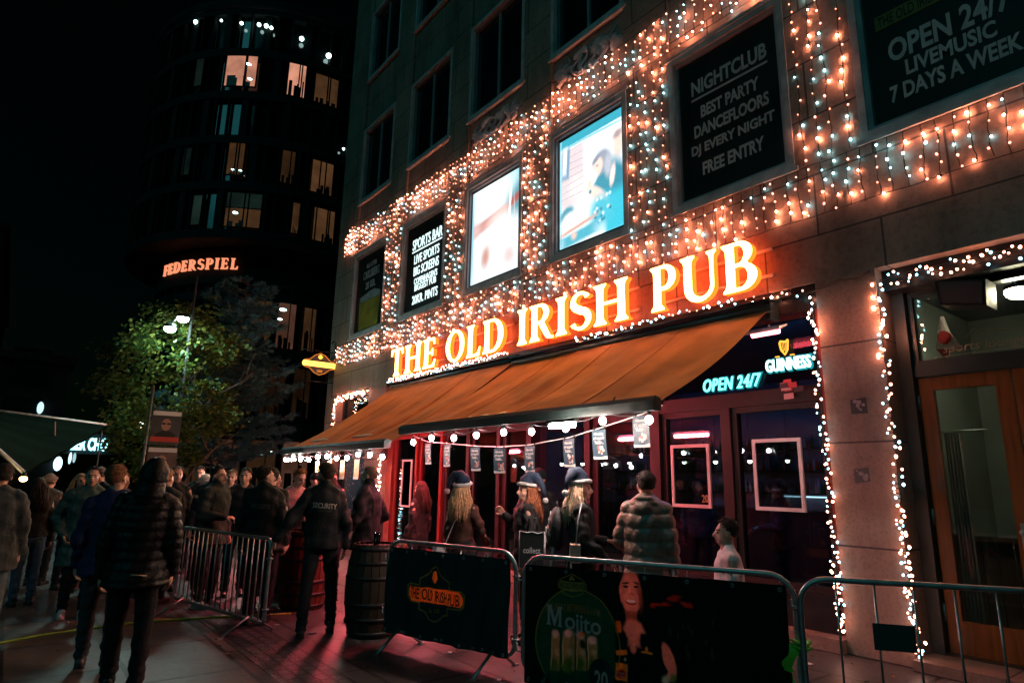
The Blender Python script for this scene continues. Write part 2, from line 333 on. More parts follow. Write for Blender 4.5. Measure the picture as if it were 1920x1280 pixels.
def serif_glyph(ch, depth=.5, bevel=0.0, offset=0.0):
    cu = bpy.data.curves.new("g", 'CURVE'); cu.dimensions = '2D'; cu.fill_mode = 'BOTH'; cu.extrude = depth; cu.bevel_depth = bevel; cu.bevel_resolution = 0; cu.offset = offset
    for loop in GL[ch][1]:
        s = cu.splines.new('POLY'); s.points.add(len(loop) - 1); s.use_cyclic_u = True
        for p, (x, y) in zip(s.points, loop): p.co = (x, y, 0, 1)
    return curve_mesh(cu)
def serif_layout(s, space=.06, gap=.34):
    x = 0; out = []
    for ch in s:
        if ch == ' ': x += gap; continue
        out.append((ch, x)); x += GL[ch][0] + space
    return out, x - space
def box_frame(mb, x0, x1, z0, z1, y0, y1, w, m=0):
    """four butted bars round an opening, in the facade's plane"""
    mb.box(x0, x0 + w, y0, y1, z0, z1, m); mb.box(x1 - w, x1, y0, y1, z0, z1, m)
    mb.box(x0 + w, x1 - w, y0, y1, z0, z0 + w, m); mb.box(x0 + w, x1 - w, y0, y1, z1 - w, z1, m); return mb
# ================================================================ MATERIAL PALETTE
M_stone = slabs('limestone', (.36, .235, .18), (.31, .20, .15), (.08, .06, .05), 1.0, 1.35, .75, .012, (0, 2), .62, 1.3, (1, 1, .35))
M_pier = slabs('pier_stone', (.29, .185, .14), (.245, .16, .12), (.05, .036, .03), 1.0, 4.0, 1.06, .010, (0, 2), .6, 2.2, (1, 1, .4))
M_trim = mat('stone_trim', (.50, .44, .42), .6, nz=(5, .25), bump=(60, .15))
M_wframe = mat('window_frame_metal', (.42, .40, .41), .42, .3, nz=(4, .2))
M_pane = mat('dark_pane', (.006, .012, .014), .06, spec=.6, nz=(1.2, .3))
M_board = mat('board_black', (.006, .010, .009), .5, nz=(2, .3))
M_galv = mat('galvanised_steel', (.34, .37, .37), .42, .85, nz=(14, .22))
M_blackm = mat('black_metal', (.012, .013, .014), .45, .4, nz=(8, .2))
M_wire = mat('wire', (.012, .010, .009), .6)
M_redlit_wood = wood('redlit_wood', (.15, .022, .018), 2, .45)  # plain wood; the red light falling on it is put into the colour
M_brown = wood('brown_wood', (.016, .010, .009), 2, .55)
M_oak = wood('oak_door', (.19, .055, .014), 2, .35)
M_barrel = wood('barrel_oak', (.05, .032, .020), 2, .6)
M_hoop = mat('hoop_iron', (.035, .033, .032), .5, .6, nz=(20, .3))
M_glass = glass('clear_glass', (.86, .92, .92), 1.6)
M_glass2 = glass('shop_glass', (.55, .66, .70), .75)
M_beer = mat('beer', (.55, .17, .02), .15)
M_white = mat('white_paper', (.62, .60, .56), .7, nz=(3, .1))
M_lt = mat('lettering_grey', (.58, .52, .50), .7, nz=(6, .12))
M_warm = glow('bulb_warm', (1.0, .33, .19), 140.0); M_dim = glow('bulb_dim', (1.0, .33, .20), 4.0)
M_cool = glow('bulb_cool', (.34, .85, 1.0), 20.0)
M_fest = glow('festoon_bulb', (1.0, .84, .80), 75.0)
M_rub = mat('rubber', (.02, .02, .02), .7)

# ================================================================ GROUND
M_pave = slabs('paving', (.105, .092, .085), (.058, .052, .048), (.012, .011, .010), 1.0, 1.25, .85, .022, (0, 1), .46, 1.1, None, .35, .18)
M_cob = slabs('setts', (.07, .07, .07), (.035, .036, .037), (.01, .01, .01), 1.0, .16, .11, .016, (0, 1), .5, 3, None, .8, .12)
g = MB(); g.box(-90, 40, -60, 60, -.4, 0); solo('pavement', g, M_pave, None, None, (0, 0, -.2), kind='structure')
g = MB(); g.box(-60, 20, -4.98, -4.46, -.05, .004); solo('gutter_strip', g, M_cob, None, None, (0, -4.7, 0), kind='structure')

# ================================================================ PUB BUILDING
PB = thing('pub_building', 'tall stone pub building wrapped in strings of small lights', 'building', (-8, .2, 0))
WL = [(-16.44, -14.48), (-13.55, -11.57), (-10.75, -8.82), (-7.97, -6.16), (-5.28, -3.5), (-2.69, -.9)]
XL, XR = -17.75, 2.6
ROWS = [(5.46, 7.86), (9.5, 11.85), (13.55, 15.9)]
w = MB()
piers = [(XL, WL[0][0])] + [(WL[i][1], WL[i + 1][0]) for i in range(5)] + [(WL[5][1], XR)]
for a, b in piers: w.box(a, b, 0, .34, 5.4, 18)
for a, b in WL:
    prev = 5.4
    for z0, z1 in ROWS: w.box(a, b, .055, .34, prev, z0); prev = z1
    w.box(a, b, .055, .34, prev, 18)
w.box(XL, XR, 0, .34, 3.95, 5.4)
w.box(XL, XL + .34, .34, 13, 0, 18); w.box(XR - .34, XR, .34, 13, 0, 18)
part('wall', w, M_stone, PB)
w = MB()
w.box(XL, -17.0, 0, .34, 0, 3.95); part('pier', w, M_pier, PB)
w = MB(); w.box(-14.95, -14.0, 0, .42, 0, 3.95); part('pier', w, M_pier, PB)
w = MB(); w.box(-3.37, -2.72, 0, .62, 0, 3.95); part('pier', w, M_pier, PB)
w = MB(); w.box(.4, XR, 0, .34, 0, 3.95); part('pier', w, M_pier, PB)
w = MB(); w.box(XL - .1, XR, -.2, 13, 18, 18.4); part('cornice', w, M_trim, PB)
w = MB(); w.box(XL + .34, XR - .34, .34, 13, 17.7, 18); part('roof', w, M_blackm, PB)
# dark fascia beams over the shopfront and the entrance, steps
w = MB(); w.box(-14.0, -3.37, .10, .30, 3.68, 3.95); w.box(-14.0, -3.37, .02, .10, 3.86, 3.95); part('shopfront_beam', w, M_blackm, PB)
w = MB(); w.box(-2.72, .4, .16, .5, 3.72, 3.95); part('entrance_beam', w, M_blackm, PB)
w = MB(); w.box(-14.0, -3.37, -.10, .34, 0, .14); w.box(-17.0, -14.95, .02, .34, 0, .5); part('step', w, M_pier, PB)
w = MB(); w.box(-2.72, .4, -.12, .44, 0, .10); part('step', w, M_pier, PB)
BOARDS = {0, 1, 4, 5}; SCREENS = {2, 3}
for r, (z0, z1) in enumerate(ROWS):
    for i, (a, b) in enumerate(WL):
        f = MB()
        box_frame(f, a - .02, b + .02, z0 - .02, z1 + .02, -.012, .10, .085, 0)
        box_frame(f, a + .065, b - .065, z0 + .065, z1 - .065, .03, .16, .05, 1)
        f.box(a - .06, b + .06, -.03, .05, z0 - .075, z0 - .02, 0)
        if r == 0: f.box(a - .06, b + .06, -.03, .05, z1 + .02, z1 + .07, 0)
        win = part('window', f, [M_trim, M_wframe], PB, org=((a + b) / 2, .1, z0))
        p = MB(); p.box(a + .115, b - .115, .12, .135, z0 + .115, z1 - .115); part('pane', p, M_pane, win)
        if r > 0:
            p = MB(); p.box((a + b) / 2 - .03, (a + b) / 2 + .03, .085, .118, z0 + .115, z1 - .115); part('mullion', p, M_wframe, win)
# carved relief panels above the third and fourth windows
for k, (a, b) in enumerate(WL[2:4]):
    f = MB(); rr = random.Random(5 + k); cx = (a + b) / 2
    for q in range(26):
        x = cx + rr.uniform(-.72, .72); z = 9.02 + rr.uniform(-.26, .26) * (1 - abs(x - cx) * .6)
        f.ball((x, .055, z), (rr.uniform(.05, .16), .05, rr.uniform(.04, .11)), 10, 6)
    for q in range(7):
        x = cx - .75 + q * .23; pts = [(x + .10 * math.sin(t * 1.3 + q), .04, 8.80 + .075 * t) for t in range(7)]
        f.tube(pts, [.045 - .005 * t for t in range(7)], 7)
    part('carved_relief', f, M_trim, PB)

# ---- shopfront glazing (frames, doors, panes are the building's parts)
YG = .25
def glazing(name, x0, x1, z0, z1, wd, fm, gm=None, y=YG, pane=True, label=None):
    f = MB(); box_frame(f, x0, x1, z0, z1, y - .045, y + .055, wd)
    o = part(name, f, fm, PB, org=((x0 + x1) / 2, y, z0), label=label)
    if pane:
        p = MB(); p.box(x0 + wd, x1 - wd, y - .006, y + .006, z0 + wd, z1 - wd); part('pane', p, gm or M_glass, o)
    return o
xs = [(-14.0, -13.72), (-13.72, -12.66), (-12.56, -11.62), (-11.52, -10.62), (-10.52, -9.62), (-9.52, -8.72), (-8.62, -7.30), (-7.18, -5.92)]
w = MB(); w.box(-14.0, -13.74, .14, .36, .14, 3.68); part('door_post', w, M_redlit_wood, PB); w = MB(); w.box(-3.475, -3.37, .16, .36, .14, 3.68); part('door_post', w, M_redlit_wood, PB)
for x in (-12.66, -11.62, -10.62, -9.62, -8.72, -7.30, -5.92):
    w = MB(); w.box(x, x + .10 + (.02 if x > -7.5 else 0), .14, .36, .14, 3.68); part('door_post', w, M_redlit_wood if x < -11 else M_brown, PB)
for a, b in ((-13.74, -12.66), (-12.56, -11.62), (-11.52, -10.62), (-10.52, -9.62), (-9.52, -8.72), (-8.62, -7.30), (-7.18, -5.92)):
    w = MB(); w.box(a, b, .16, .34, 2.66, 2.78); fm_ = M_redlit_wood if b < -11 else M_brown; part('transom_bar', w, fm_, PB)
    glazing('transom_window', a, b, 2.78, 3.68, .05, fm_, M_glass2)
for a, b in ((-13.74, -12.66), (-12.56, -11.62), (-10.52, -9.62)): glazing('shop_window', a, b, .14, 2.66, .09, M_redlit_wood if b < -11 else M_brown, M_glass2)
for a, b in ((-11.52, -10.62), (-9.52, -8.72), (-7.18, -5.92)):
    d = glazing('door', a, b, .14, 2.66, .11, M_brown, M_glass2)
    h = MB(); h.tube([(b - .07, YG - .05, 1.0), (b - .07, YG - .11, 1.02), (b - .07, YG - .11, 1.35), (b - .07, YG - .05, 1.37)], .013, 8); part('handle', h, M_galv, d)
# open doorway -8.62..-7.30: leaf swung inward
d = MB(); box_frame(d, 0, 1.25, .14, 2.64, 0, .05, .11)
d.map(lambda x, y, z: (-8.60 + x * .25 - y, .36 + x * .95, z)); dd = part('door', d, M_brown, PB, org=(-8.6, .36, .14))
p = MB(); p.box(.11, 1.14, .02, .03, .25, 2.53); p.map(lambda x, y, z: (-8.60 + x * .25 - y, .36 + x * .95, z)); part('pane', p, M_glass, dd)
# big window under the beer sign: two tall panes below, one wide pane above
w = MB(); w.box(-5.80, -3.475, .15, .36, 2.62, 2.76); part('transom_bar', w, M_brown, PB)
glazing('shop_window', -5.80, -4.78, .52, 2.62, .07, M_brown, M_glass2); glazing('shop_window', -4.68, -3.475, .52, 2.62, .07, M_brown, M_glass2)
w = MB(); w.box(-4.78, -4.68, .16, .35, .52, 2.62); part('door_post', w, M_brown, PB)
glazing('transom_window', -5.80, -3.475, 2.76, 3.68, .05, M_brown, glass('upper_glass', (.5, .6, .62), .35))
w = MB(); w.box(-5.80, -3.475, .12, .36, .14, .52); part('sill_panel', w, M_blackm, PB)
# left window beside the corner
glazing('shop_window', -17.0, -14.95, .5, 3.9, .10, M_blackm, M_glass2)
# ---- entrance at the right: dark frame, oak doors, transom window with glass
w = MB(); w.box(-2.72, -2.60, .34, .62, .10, 3.72); w.box(-2.60, .4, .40, .60, 2.80, 2.92); part('door_frame', w, mat('dark_frame', (.018, .022, .02), .4, nz=(5, .2)), PB)
f = MB(); box_frame(f, -2.60, -.30, 2.92, 3.72, .42, .54, .05); tw = part('transom_window', f, MATS['dark_frame'], PB)
p = MB(); p.box(-2.55, -.35, .475, .487, 2.97, 3.67); part('pane', p, glass('door_glass', (.70, .78, .75), 1.3), tw)
for x0, x1 in ((-2.59, -1.79), (-1.775, -.975)):
    f = MB(); box_frame(f, x0, x1, .11, 2.79, .44, .50, .135); f.box(x0 + .135, x1 - .135, .44, .50, .245, .42)
    d = part('door', f, M_oak, PB, org=(x0, .47, .11))
    p = MB(); p.box(x0 + .135, x1 - .135, .465, .477, .42, 2.655); part('pane', p, MATS['door_glass'], d)
    f = MB(); s_ = 1 if x0 < -2 else -1; hx = x1 - .07 if s_ > 0 else x0 + .07
    f.tube([(hx, .44, 1.28), (hx, .39, 1.28)], .022, 10); f.ball((hx, .375, 1.28), .03, 10, 8); f.box(hx - .03, hx + .03, .432, .442, 1.12, 1.36); part('handle', f, M_galv, d)
    for hz in (.4, 1.3, 2.45):
        f = MB(); f.tube([((x0 - .006) if s_ > 0 else (x1 + .006), .432, hz), ((x0 - .006) if s_ > 0 else (x1 + .006), .432, hz + .16)], .012, 8); part('hinge', f, M_galv, d)
# ---- interior room shell and counters behind the glass
M_in = mat('interior_wall', (.12, .14, .17), .7, nz=(2, .3)); M_floor = wood('interior_floor', (.05, .03, .02), 0, .4)
w = MB(); w.box(XL + .34, 2.2, 6.0, 6.1, 0, 3.93); w.box(-2.95, -2.83, .62, 6.0, 0, 3.93); part('interior_wall', w, M_in, PB)
w = MB(); w.box(XL + .34, 2.2, .36, 6.0, .02, .12); part('interior_floor', w, M_floor, PB)
w = MB(); w.box(XL + .34, 2.2, .36, 6.0, 3.86, 3.93); part('interior_ceiling', w, M_in, PB)
# entrance lobby: pale wall, panelled dado
M_lobby = mat('lobby_wall', (.20, .24, .215), .7, nz=(1.5, .2))
w = MB(); w.box(-2.82, 2.0, 2.9, 3.0, .12, 3.86); w.box(-2.82, -2.76, .64, 2.9, .12, 3.86); part('lobby_wall', w, M_lobby, PB)
w = MB()
for k in range(34): w.box(-2.75 + k * .14, -2.75 + k * .14 + .128, 1.30, 1.34, .13, 1.12)
w.box(-2.76, 2.0, 1.27, 1.36, 1.12, 1.17); part('panelling', w, wood('panel_wood', (.16, .10, .075), 2, .5), PB)

# ================================================================ BACK BAR INSIDE
M_blue = glow('blue_led', (.05, .25, 1.0), 14.0)
bb = thing('bar_counter', 'dark bar counter with lit bottle shelves behind the pub windows', 'bar counter', (-6, 4.4, .12))
w = MB(); w.box(-12, -3.2, 4.0, 4.5, .12, 1.2); w.box(-12.05, -3.2, 3.92, 4.58, 1.2, 1.25); part('counter', w, M_brown, bb)
w = MB()
for z in (1.5, 1.95, 2.4): w.box(-12, -3.2, 5.7, 5.95, z, z + .03)
part('shelf', w, M_brown, bb)
w = MB()
for z in (1.53, 1.98, 2.43):
    for k in range(150):
        if random.random() < .75:
            x = -11.9 + k * .058; h = random.uniform(.2, .3); w.lathe([(.026, 0), (.026, h * .6), (.009, h * .78), (.009, h)], (x, 5.82, z), 6, random.randrange(3))
part('bottles', w, [mat('bottle_green', (.02, .10, .03), .1), mat('bottle_amber', (.20, .06, .01), .1), mat('bottle_clear', (.35, .38, .4), .1)], bb, kind='stuff')
w = MB(); w.box(-7.5, -6.2, 5.9, 5.93, 1.44, 1.47); w.box(-4.6, -3.6, 5.9, 5.93, 1.9, 1.93); part('shelf_light', w, glow('shelf_led', (.75, .9, 1.0), 2.0), bb)
def ceil_tube(x0, x1, y, z, col, st, label, key, group=None):
    t = thing('light_tube', label, 'light', ((x0 + x1) / 2, y, z), group=group)
    w = MB(); w.box(x0 - .03, x1 + .03, y - .035, y + .035, z + .03, z + .06); part('housing', w, M_blackm, t)
    w = MB(); w.tube([(x0, y, z), (x1, y, z)], .025, 8); part('tube', w, glow(key, col, st), t); return t
ceil_tube(-5.6, -3.7, .62, 3.80, (.04, .30, 1.0), 60, 'unseen blue light tube added on the ceiling inside the large right window', 'added_blue')  # added out of sight behind the beam to turn the room blue
ceil_tube(-9.9, -7.6, .62, 3.80, (.04, .30, 1.0), 50, 'unseen blue light tube added on the ceiling inside the middle doors', 'added_blue')  # second hidden tube, added for the same blue tint
ceil_tube(-4.0, -3.6, 5.0, 2.75, (.05, .6, .8), 5, 'teal light tube over the bar behind the framed posters', 'tube_teal')
for k in range(12):
    x = -11.6 + k * .72
    t = thing('pendant_lamp', 'small bright pendant lamp in the row over the bar inside', 'lamp', (x, 3.6, 2.1), group='pendant lamps over the bar')
    w = MB(); w.tube([(x, 3.6, 3.86), (x, 3.6, 2.2)], .006, 5); part('cord', w, M_wire, t)
    w = MB(); w.lathe([(.012, .12), (.03, .1), (.06, .03), (.065, 0)], (x, 3.6, 2.1), 10); part('lamp_shade', w, M_blackm, t)
    w = MB(); w.ball((x, 3.6, 2.09), .04, 8, 6); part('bulb', w, glow('pendant', (1, .8, .55), 26), t)

# ================================================================ ROUND TOWER BUILDING (behind)
TC = Vector((-51.5, 8.24, 0))
TB = thing('office_tower', 'dark rounded tower block with a few lit windows behind the trees', 'building', TC)
M_tow = mat('tower_cladding', (.022, .023, .022), .75, nz=(.6, .3), spec=.1)
def cyl(th, R_, z): a = math.radians(th); return (TC.x + R_ * math.cos(a), TC.y + R_ * math.sin(a), z)
def band(mb, R0, R1, z0, z1, a0, a1, n, m=0):
    for k in range(n):
        t0 = a0 + (a1 - a0) * k / n; t1 = a0 + (a1 - a0) * (k + 1) / n
        v = [cyl(t0, R1, z0), cyl(t1, R1, z0), cyl(t1, R0, z0), cyl(t0, R0, z0), cyl(t0, R1, z1), cyl(t1, R1, z1), cyl(t1, R0, z1), cyl(t0, R0, z1)]
        mb.add(v, [(0, 3, 2, 1), (4, 5, 6, 7), (0, 1, 5, 4), (2, 3, 7, 6)] + ([(3, 0, 4, 7)] if k == 0 else []) + ([(1, 2, 6, 5)] if k == n - 1 else []), m)
FZ = [10.0, 13.9, 17.4, 20.85, 24.25, 27.65, 31.0, 34.4]   # floor levels
A0, A1 = -150, 70; NS = 44
w = MB()
for i, z in enumerate(FZ):
    R_ = 8.2 if i < 2 else 10.6
    band(w, R_ - .6, R_ + .12, z - .42, z + .18, A0, A1, NS)
band(w, 8.0, 8.45, 14.6, 17.0, A0, A1, NS)                       # sign band
band(w, 8.0, 10.72, 17.2, 17.25, A0, A1, NS)
for i in range(1, 7):                                             # solid piers between window pairs
    R_ = 8.2 if i < 2 else 10.6
    if i == 1: continue
    for k in range(NS):
        t0 = A0 + (A1 - A0) * k / NS
        if (k + i) % 3 == 0: band(w, R_ - .5, R_ + .05, FZ[i] + .18, FZ[i + 1] - .42, t0, t0 + 2.6, 1)
        else: band(w, R_ - .2, R_ + .10, FZ[i] + .18, FZ[i + 1] - .42, t0, t0 + .5, 1)
for k in range(22): band(w, 7.7, 8.25, 0, 14.6, A0 + k * 10, A0 + k * 10 + 2.2, 1)
band(w, 7.6, 8.1, 4.2, 5.4, A0, A1, NS)
band(w, 7.6, 8.1, 9.2, 10.2, A0, A1, NS)
part('wall', w, M_tow, TB)
w = MB()
band(w, 10.2, 10.3, 17.2, 34.4, A0, A1, NS); band(w, 7.8, 7.9, 0, 14.6, A0, A1, NS); part('curtain_glazing', w, mat('tower_glass', (.004, .006, .007), .08, spec=.5, nz=(.4, .3)), TB)
w = MB(); w.lathe([(10.8, 34.4), (10.8, 35.2), (9.5, 35.2)], TC, 44); part('parapet', w, M_tow, TB)
def lit(th0, th1, z0, z1, R_, col, st, bar=True, lamp=None, fur=0.0, seed=0):
    """a lit window: glowing room back, mullion, dark furniture shapes on the sill, a ceiling lamp"""
    f = MB(); band(f, R_ - .05, R_ + .06, z0 - .06, z0, th0 - .3, th1 + .3, 2); band(f, R_ - .05, R_ + .06, z1, z1 + .06, th0 - .3, th1 + .3, 2)
    for a in (th0, th1): band(f, R_ - .05, R_ + .07, z0, z1, a - .3, a, 1) if a == th0 else band(f, R_ - .05, R_ + .07, z0, z1, a, a + .3, 1)
    if bar: tm = th0 + (th1 - th0) * .62; band(f, R_ - .02, R_ + .07, z0, z1, tm, tm + .45, 1)
    o = part('window', f, M_tow, TB)
    key = 'room_%d_%d_%d_%d' % (int(col[0] * 100), int(col[1] * 100), int(st * 1000), 0)
    p = MB(); band(p, R_ - .02, R_, z0, z1, th0, th1, 3); part('pane', p, roomglow(key, col, st), o)
    if fur:
        rr = random.Random(seed); p = MB()
        for q in range(5):
            a = th0 + (th1 - th0) * rr.uniform(.05, .9); band(p, R_, R_ + .03, z0, z0 + fur * rr.uniform(.4, 1), a, min(th1, a + (th1 - th0) * rr.uniform(.08, .22)), 1)
        part('furniture', p, M_blackm, o)
    if lamp:
        for th, z, s_ in lamp:
            p = MB(); c = cyl(th, R_ + .04, z); p.ball(c, (.10 * s_, .15 * s_, .055 * s_), 8, 6); part('ceiling_lamp', p, glow('tower_lamp', (.65, 1, .95), 6), o)
def roomglow(key, col, st):
    if key in MATS: return MATS[key]
    m = bpy.data.materials.new(key); m.use_nodes = True; t = m.node_tree; t.nodes.clear()
    tc = t.nodes.new("ShaderNodeTexCoord"); n = t.nodes.new("ShaderNodeTexNoise"); n.inputs["Scale"].default_value = .8; n.inputs["Detail"].default_value = 2
    r = t.nodes.new("ShaderNodeMapRange"); r.inputs[1].default_value = .3; r.inputs[2].default_value = .7; r.inputs[3].default_value = st * .55; r.inputs[4].default_value = st * 1.25
    e = t.nodes.new("ShaderNodeEmission"); e.inputs[0].default_value = (*col, 1); o = t.nodes.new("ShaderNodeOutputMaterial")
    t.links.new(tc.outputs["Object"], n.inputs["Vector"]); t.links.new(n.outputs[0], r.inputs[0]); t.links.new(r.outputs[0], e.inputs[1]); t.links.new(e.outputs[0], o.inputs[0])
    MATS[key] = m; return m
PINK = (1, .42, .27); ORG = (1, .46, .19); TEA = (.35, .75, .6)
Ru = 10.66
lit(-42.5, -31, 28.2, 30.75, Ru, PINK, .38, lamp=[(-34, 29.9, 1.2), (-33, 28.75, 1.1)], fur=.9, seed=1)
lit(-19.9, -13.4, 27.95, 30.5, Ru, PINK, .42, lamp=[], fur=1.3, seed=2)
lit(-9.6, -.8, 27.95, 30.2, Ru, ORG, 0.043, fur=.4, seed=3)
lit(-55.5, -52, 28.4, 30.6, Ru, TEA, .010, False)
lit(-37.5, -31.8, 21.5, 23.9, Ru, ORG, 0.037, lamp=[(-35.2, 21.85, .7), (-32.5, 21.8, .7)], fur=.3, seed=4)
lit(-18.6, -14.2, 21.3, 23.7, Ru, ORG, 0.019, fur=.8, seed=5)
lit(-7.8, 0.1, 21.1, 23.5, Ru, ORG, 0.050, fur=.7, seed=6)
lit(-55.5, -52, 21.6, 23.6, Ru, TEA, .008, False)
lit(-36, -24, 17.8, 19.1, Ru, ORG, 0.037, lamp=[(-32.5, 18.75, 1.3)], fur=.5, seed=7)
lit(-36, -24, 19.15, 20.2, Ru, TEA, .012, True)
lit(-48.5, -45, 17.9, 20.0, Ru, TEA, .02, False)
lit(-13.2, -10.9, 17.8, 20.0, Ru, ORG, 0.037, False, fur=.5, seed=8)
lit(-5.6, 2.2, 17.6, 20.0, Ru, ORG, 0.050, fur=.9, seed=9)
Rl = 8.27
lit(-26, -17, 10.3, 13.6, Rl, ORG, 0.025, fur=1.4, seed=10); lit(-14, -6, 10.3, 13.6, Rl, PINK, .055, lamp=[(-12, 13.0, 1.7), (-13, 12.3, 1.1)], fur=1.0, seed=11)
lit(-38, -29, 10.3, 13.6, Rl, TEA, .012, fur=.9, seed=12); lit(-2, 4, 10.3, 13.4, Rl, ORG, 0.031, fur=1.8, seed=13)
lit(-30, -22, 5.6, 9.0, Rl, ORG, 0.011, fur=1.2, seed=14); lit(-18, -8, 5.6, 9.0, Rl, ORG, 0.009, fur=1.2, seed=15); lit(-4, 4, 5.6, 9.0, Rl, ORG, 0.009, fur=1.9, seed=16)
lit(-34, -24, .8, 4.0, Rl, PINK, .028, lamp=[(-32, 3.3, .5), (-28, 3.0, .5), (-26, 3.4, .4)], fur=1.6, seed=17); lit(-21, -9, .8, 4.0, Rl, ORG, 0.017, lamp=[(-19, 3.3, .5), (-15, 3.1, .4), (-11, 3.3, .5)], fur=1.8, seed=18); lit(-6, 6, .8, 4.0, Rl, PINK, .05, lamp=[(-4, 3.2, .8), (2, 3.2, .8), (5, 2.8, .5)], fur=1.9, seed=19)
lit(-52, -40, .8, 4.0, Rl, ORG, 0.019, fur=1.5, seed=20)
for th, z, s_ in ((-59, 33.8, 1), (-38.7, 33.2, .8), (-32.1, 33.15, .9), (-29.4, 33.1, 1), (-27.5, 33.0, .8), (-16.2, 32.6, 1.1), (-5.6, 31.9, 1.3), (-47, 33.5, .6), (3.5, 25.0, .6)):
    p = MB(); p.ball(cyl(th, Ru + .02, z), .15 * s_, 8, 6); part('ceiling_lamp', p, MATS['tower_lamp'], TB)
w = MB(); lay, wd = serif_layout("FEDERSPIEL", .16)
for ch, x in lay:
    v, fs = serif_glyph(ch, .06)
    w.add([cyl(-77 + (x + p[0]) / wd * 43.5, 8.62 + p[2], 15.5 + p[1] * .78) for p in v], fs)
sg = solo('tower_sign', w, glow('tower_letters', (1, .30, .15), .8), 'curved row of glowing orange red letters on the dark tower', 'sign', (TC.x + 6, TC.y - 6, 15.5))
# dark blocks closing the far side of the square
for nm, lab, (x0, x1, y0, y1, h) in (('far_building', 'unlit black block at the far left of the square', (-75, -44, -24, -9, 15)), ('far_building', 'low unlit block directly behind the green stall canopy', (-40, -34, -13, -5.4, 6.4))):
    b_ = thing(nm, lab, 'building', ((x0 + x1) / 2, (y0 + y1) / 2, 0))
    w = MB(); w.box(x0, x1, y0, y1, 0, h); w.box(x0 - .2, x1 + .2, y0 - .2, y1 + .2, h, h + .3); part('wall', w, M_tow, b_)
    for k in range(3):
        for j in range(int((y1 - y0) // 2.4)):
            w = MB(); yy = y0 + .7 + j * 2.4; zz = 1.0 + k * (h / 3.0)
            w.box(x1, x1 + .05, yy, yy + 1.3, zz, zz + min(1.7, h / 3 - .5)); part('window', w, M_pane, b_)
# ================================================================ BIG LIT SIGN
SG = thing('pub_sign', 'huge glowing cream serif lettering on the stone fascia above the orange awnings', 'sign', (-8.7, -.1, 3.95))
M_face = glow('sign_face', (1.0, .52, .10), 17); M_rim = glow('sign_rim', (1.0, .07, .006), 4.0); M_halo = glow('sign_halo', (1.0, .12, .025), 4.5)
def sign_word(wd, x0, x1, z0, z1):
    lay, L = serif_layout(wd, .075)
    for ch, ox in lay:
        v, fs = serif_glyph(ch, .5, 0.0, -.002)
        sx = (x1 - x0) / L; sz = z1 - z0
        vs = [(x0 + (ox + p[0]) * sx, -.17 - p[2] * .10, z0 + p[1] * sz) for p in v]
        mb = MB()
        for f in fs:
            nf = [v[i][2] for i in f]; m = 0 if min(nf) > .4 else 2 if max(nf) < -.4 else 1
            mb.add([vs[i] for i in f], [tuple(range(len(f)))], m)
        c = x0 + (ox + GL[ch][0] / 2) * sx
        # a slim rim border round the face
        cu = bpy.data.curves.new("g", 'CURVE'); cu.dimensions = '2D'; cu.fill_mode = 'NONE'; cu.bevel_depth = .0035; cu.bevel_resolution = 1
        for loop in GL[ch][1]:
            s = cu.splines.new('POLY'); s.points.add(len(loop) - 1); s.use_cyclic_u = True
            for p, (x, y) in zip(s.points, loop): p.co = (x, y, 0, 1)
        v2, f2 = curve_mesh(cu)
        mb.add([(x0 + (ox + p[0]) * sx, -.215 - p[2] * .6, z0 + p[1] * sz) for p in v2], f2, 1)
        part('letter', mb, [M_face, M_rim, M_halo], SG, org=(c, -.13, z0))
for wd, a, b in (('THE', -13.40, -11.36), ('OLD', -10.98, -8.99), ('IRISH', -8.60, -6.0), ('PUB', -5.58, -3.92)): sign_word(wd, a, b, 3.99, 4.63)
w = MB()
for a, b in ((-13.45, -11.3), (-11.0, -8.95), (-8.65, -5.95), (-5.6, -3.85)):
    for z in (4.14, 4.47): w.box(a, b, -.035, 0, z, z + .035)
part('mounting_rail', w, M_trim, SG)

# ================================================================ WINDOW BOARDS
def board(i, label):
    a, b = WL[i]; t = thing('sign_board', label, 'sign', ((a + b) / 2, .1, 5.6))
    w = MB(); w.box(a + .12, b - .12, .075, .11, 5.585, 7.735); part('panel', w, M_board, t); return t
def btext(t, rows, mt, cx, bold=.028, ul=None):
    w = MB()
    for s, z, wd, h in rows: text(w, s, wd, h, (cx, z), .006, bold, f=lambda u, v, n: (u, .074 - n, v))
    if ul: w.box(ul[0], ul[1], .068, .074, ul[2], ul[2] + .03)
    part('lettering', w, mt, t)
b_ = board(4, 'black window board headed NIGHTCLUB in grey capitals')
btext(b_, [('NIGHTCLUB', 7.28, 1.18, .235), ('BEST PARTY', 6.86, .90, .19), ('DANCEFLOORS', 6.58, 1.15, .19), ('DJ EVERY NIGHT', 6.28, 1.27, .19), ('FREE ENTRY', 5.98, .93, .19)], M_lt, -4.36, ul=(-4.96, -3.77, 7.08))
b_ = board(1, 'black window board headed SPORTS BAR in bright white capitals')
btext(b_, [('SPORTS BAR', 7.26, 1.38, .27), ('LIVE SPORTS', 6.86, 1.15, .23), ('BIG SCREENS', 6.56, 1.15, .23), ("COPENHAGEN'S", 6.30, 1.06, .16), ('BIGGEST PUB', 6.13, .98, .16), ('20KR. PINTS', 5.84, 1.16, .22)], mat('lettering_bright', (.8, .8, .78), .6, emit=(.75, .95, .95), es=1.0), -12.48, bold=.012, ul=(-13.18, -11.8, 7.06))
b_ = board(5, 'large black window board reading OPEN 24/7 and LIVEMUSIC')
btext(b_, [('OPEN 24/7', 6.40, 1.12, .28), ('LIVEMUSIC', 6.13, .82, .185), ('7 DAYS A WEEK', 5.88, 1.18, .20)], M_lt, -1.80)
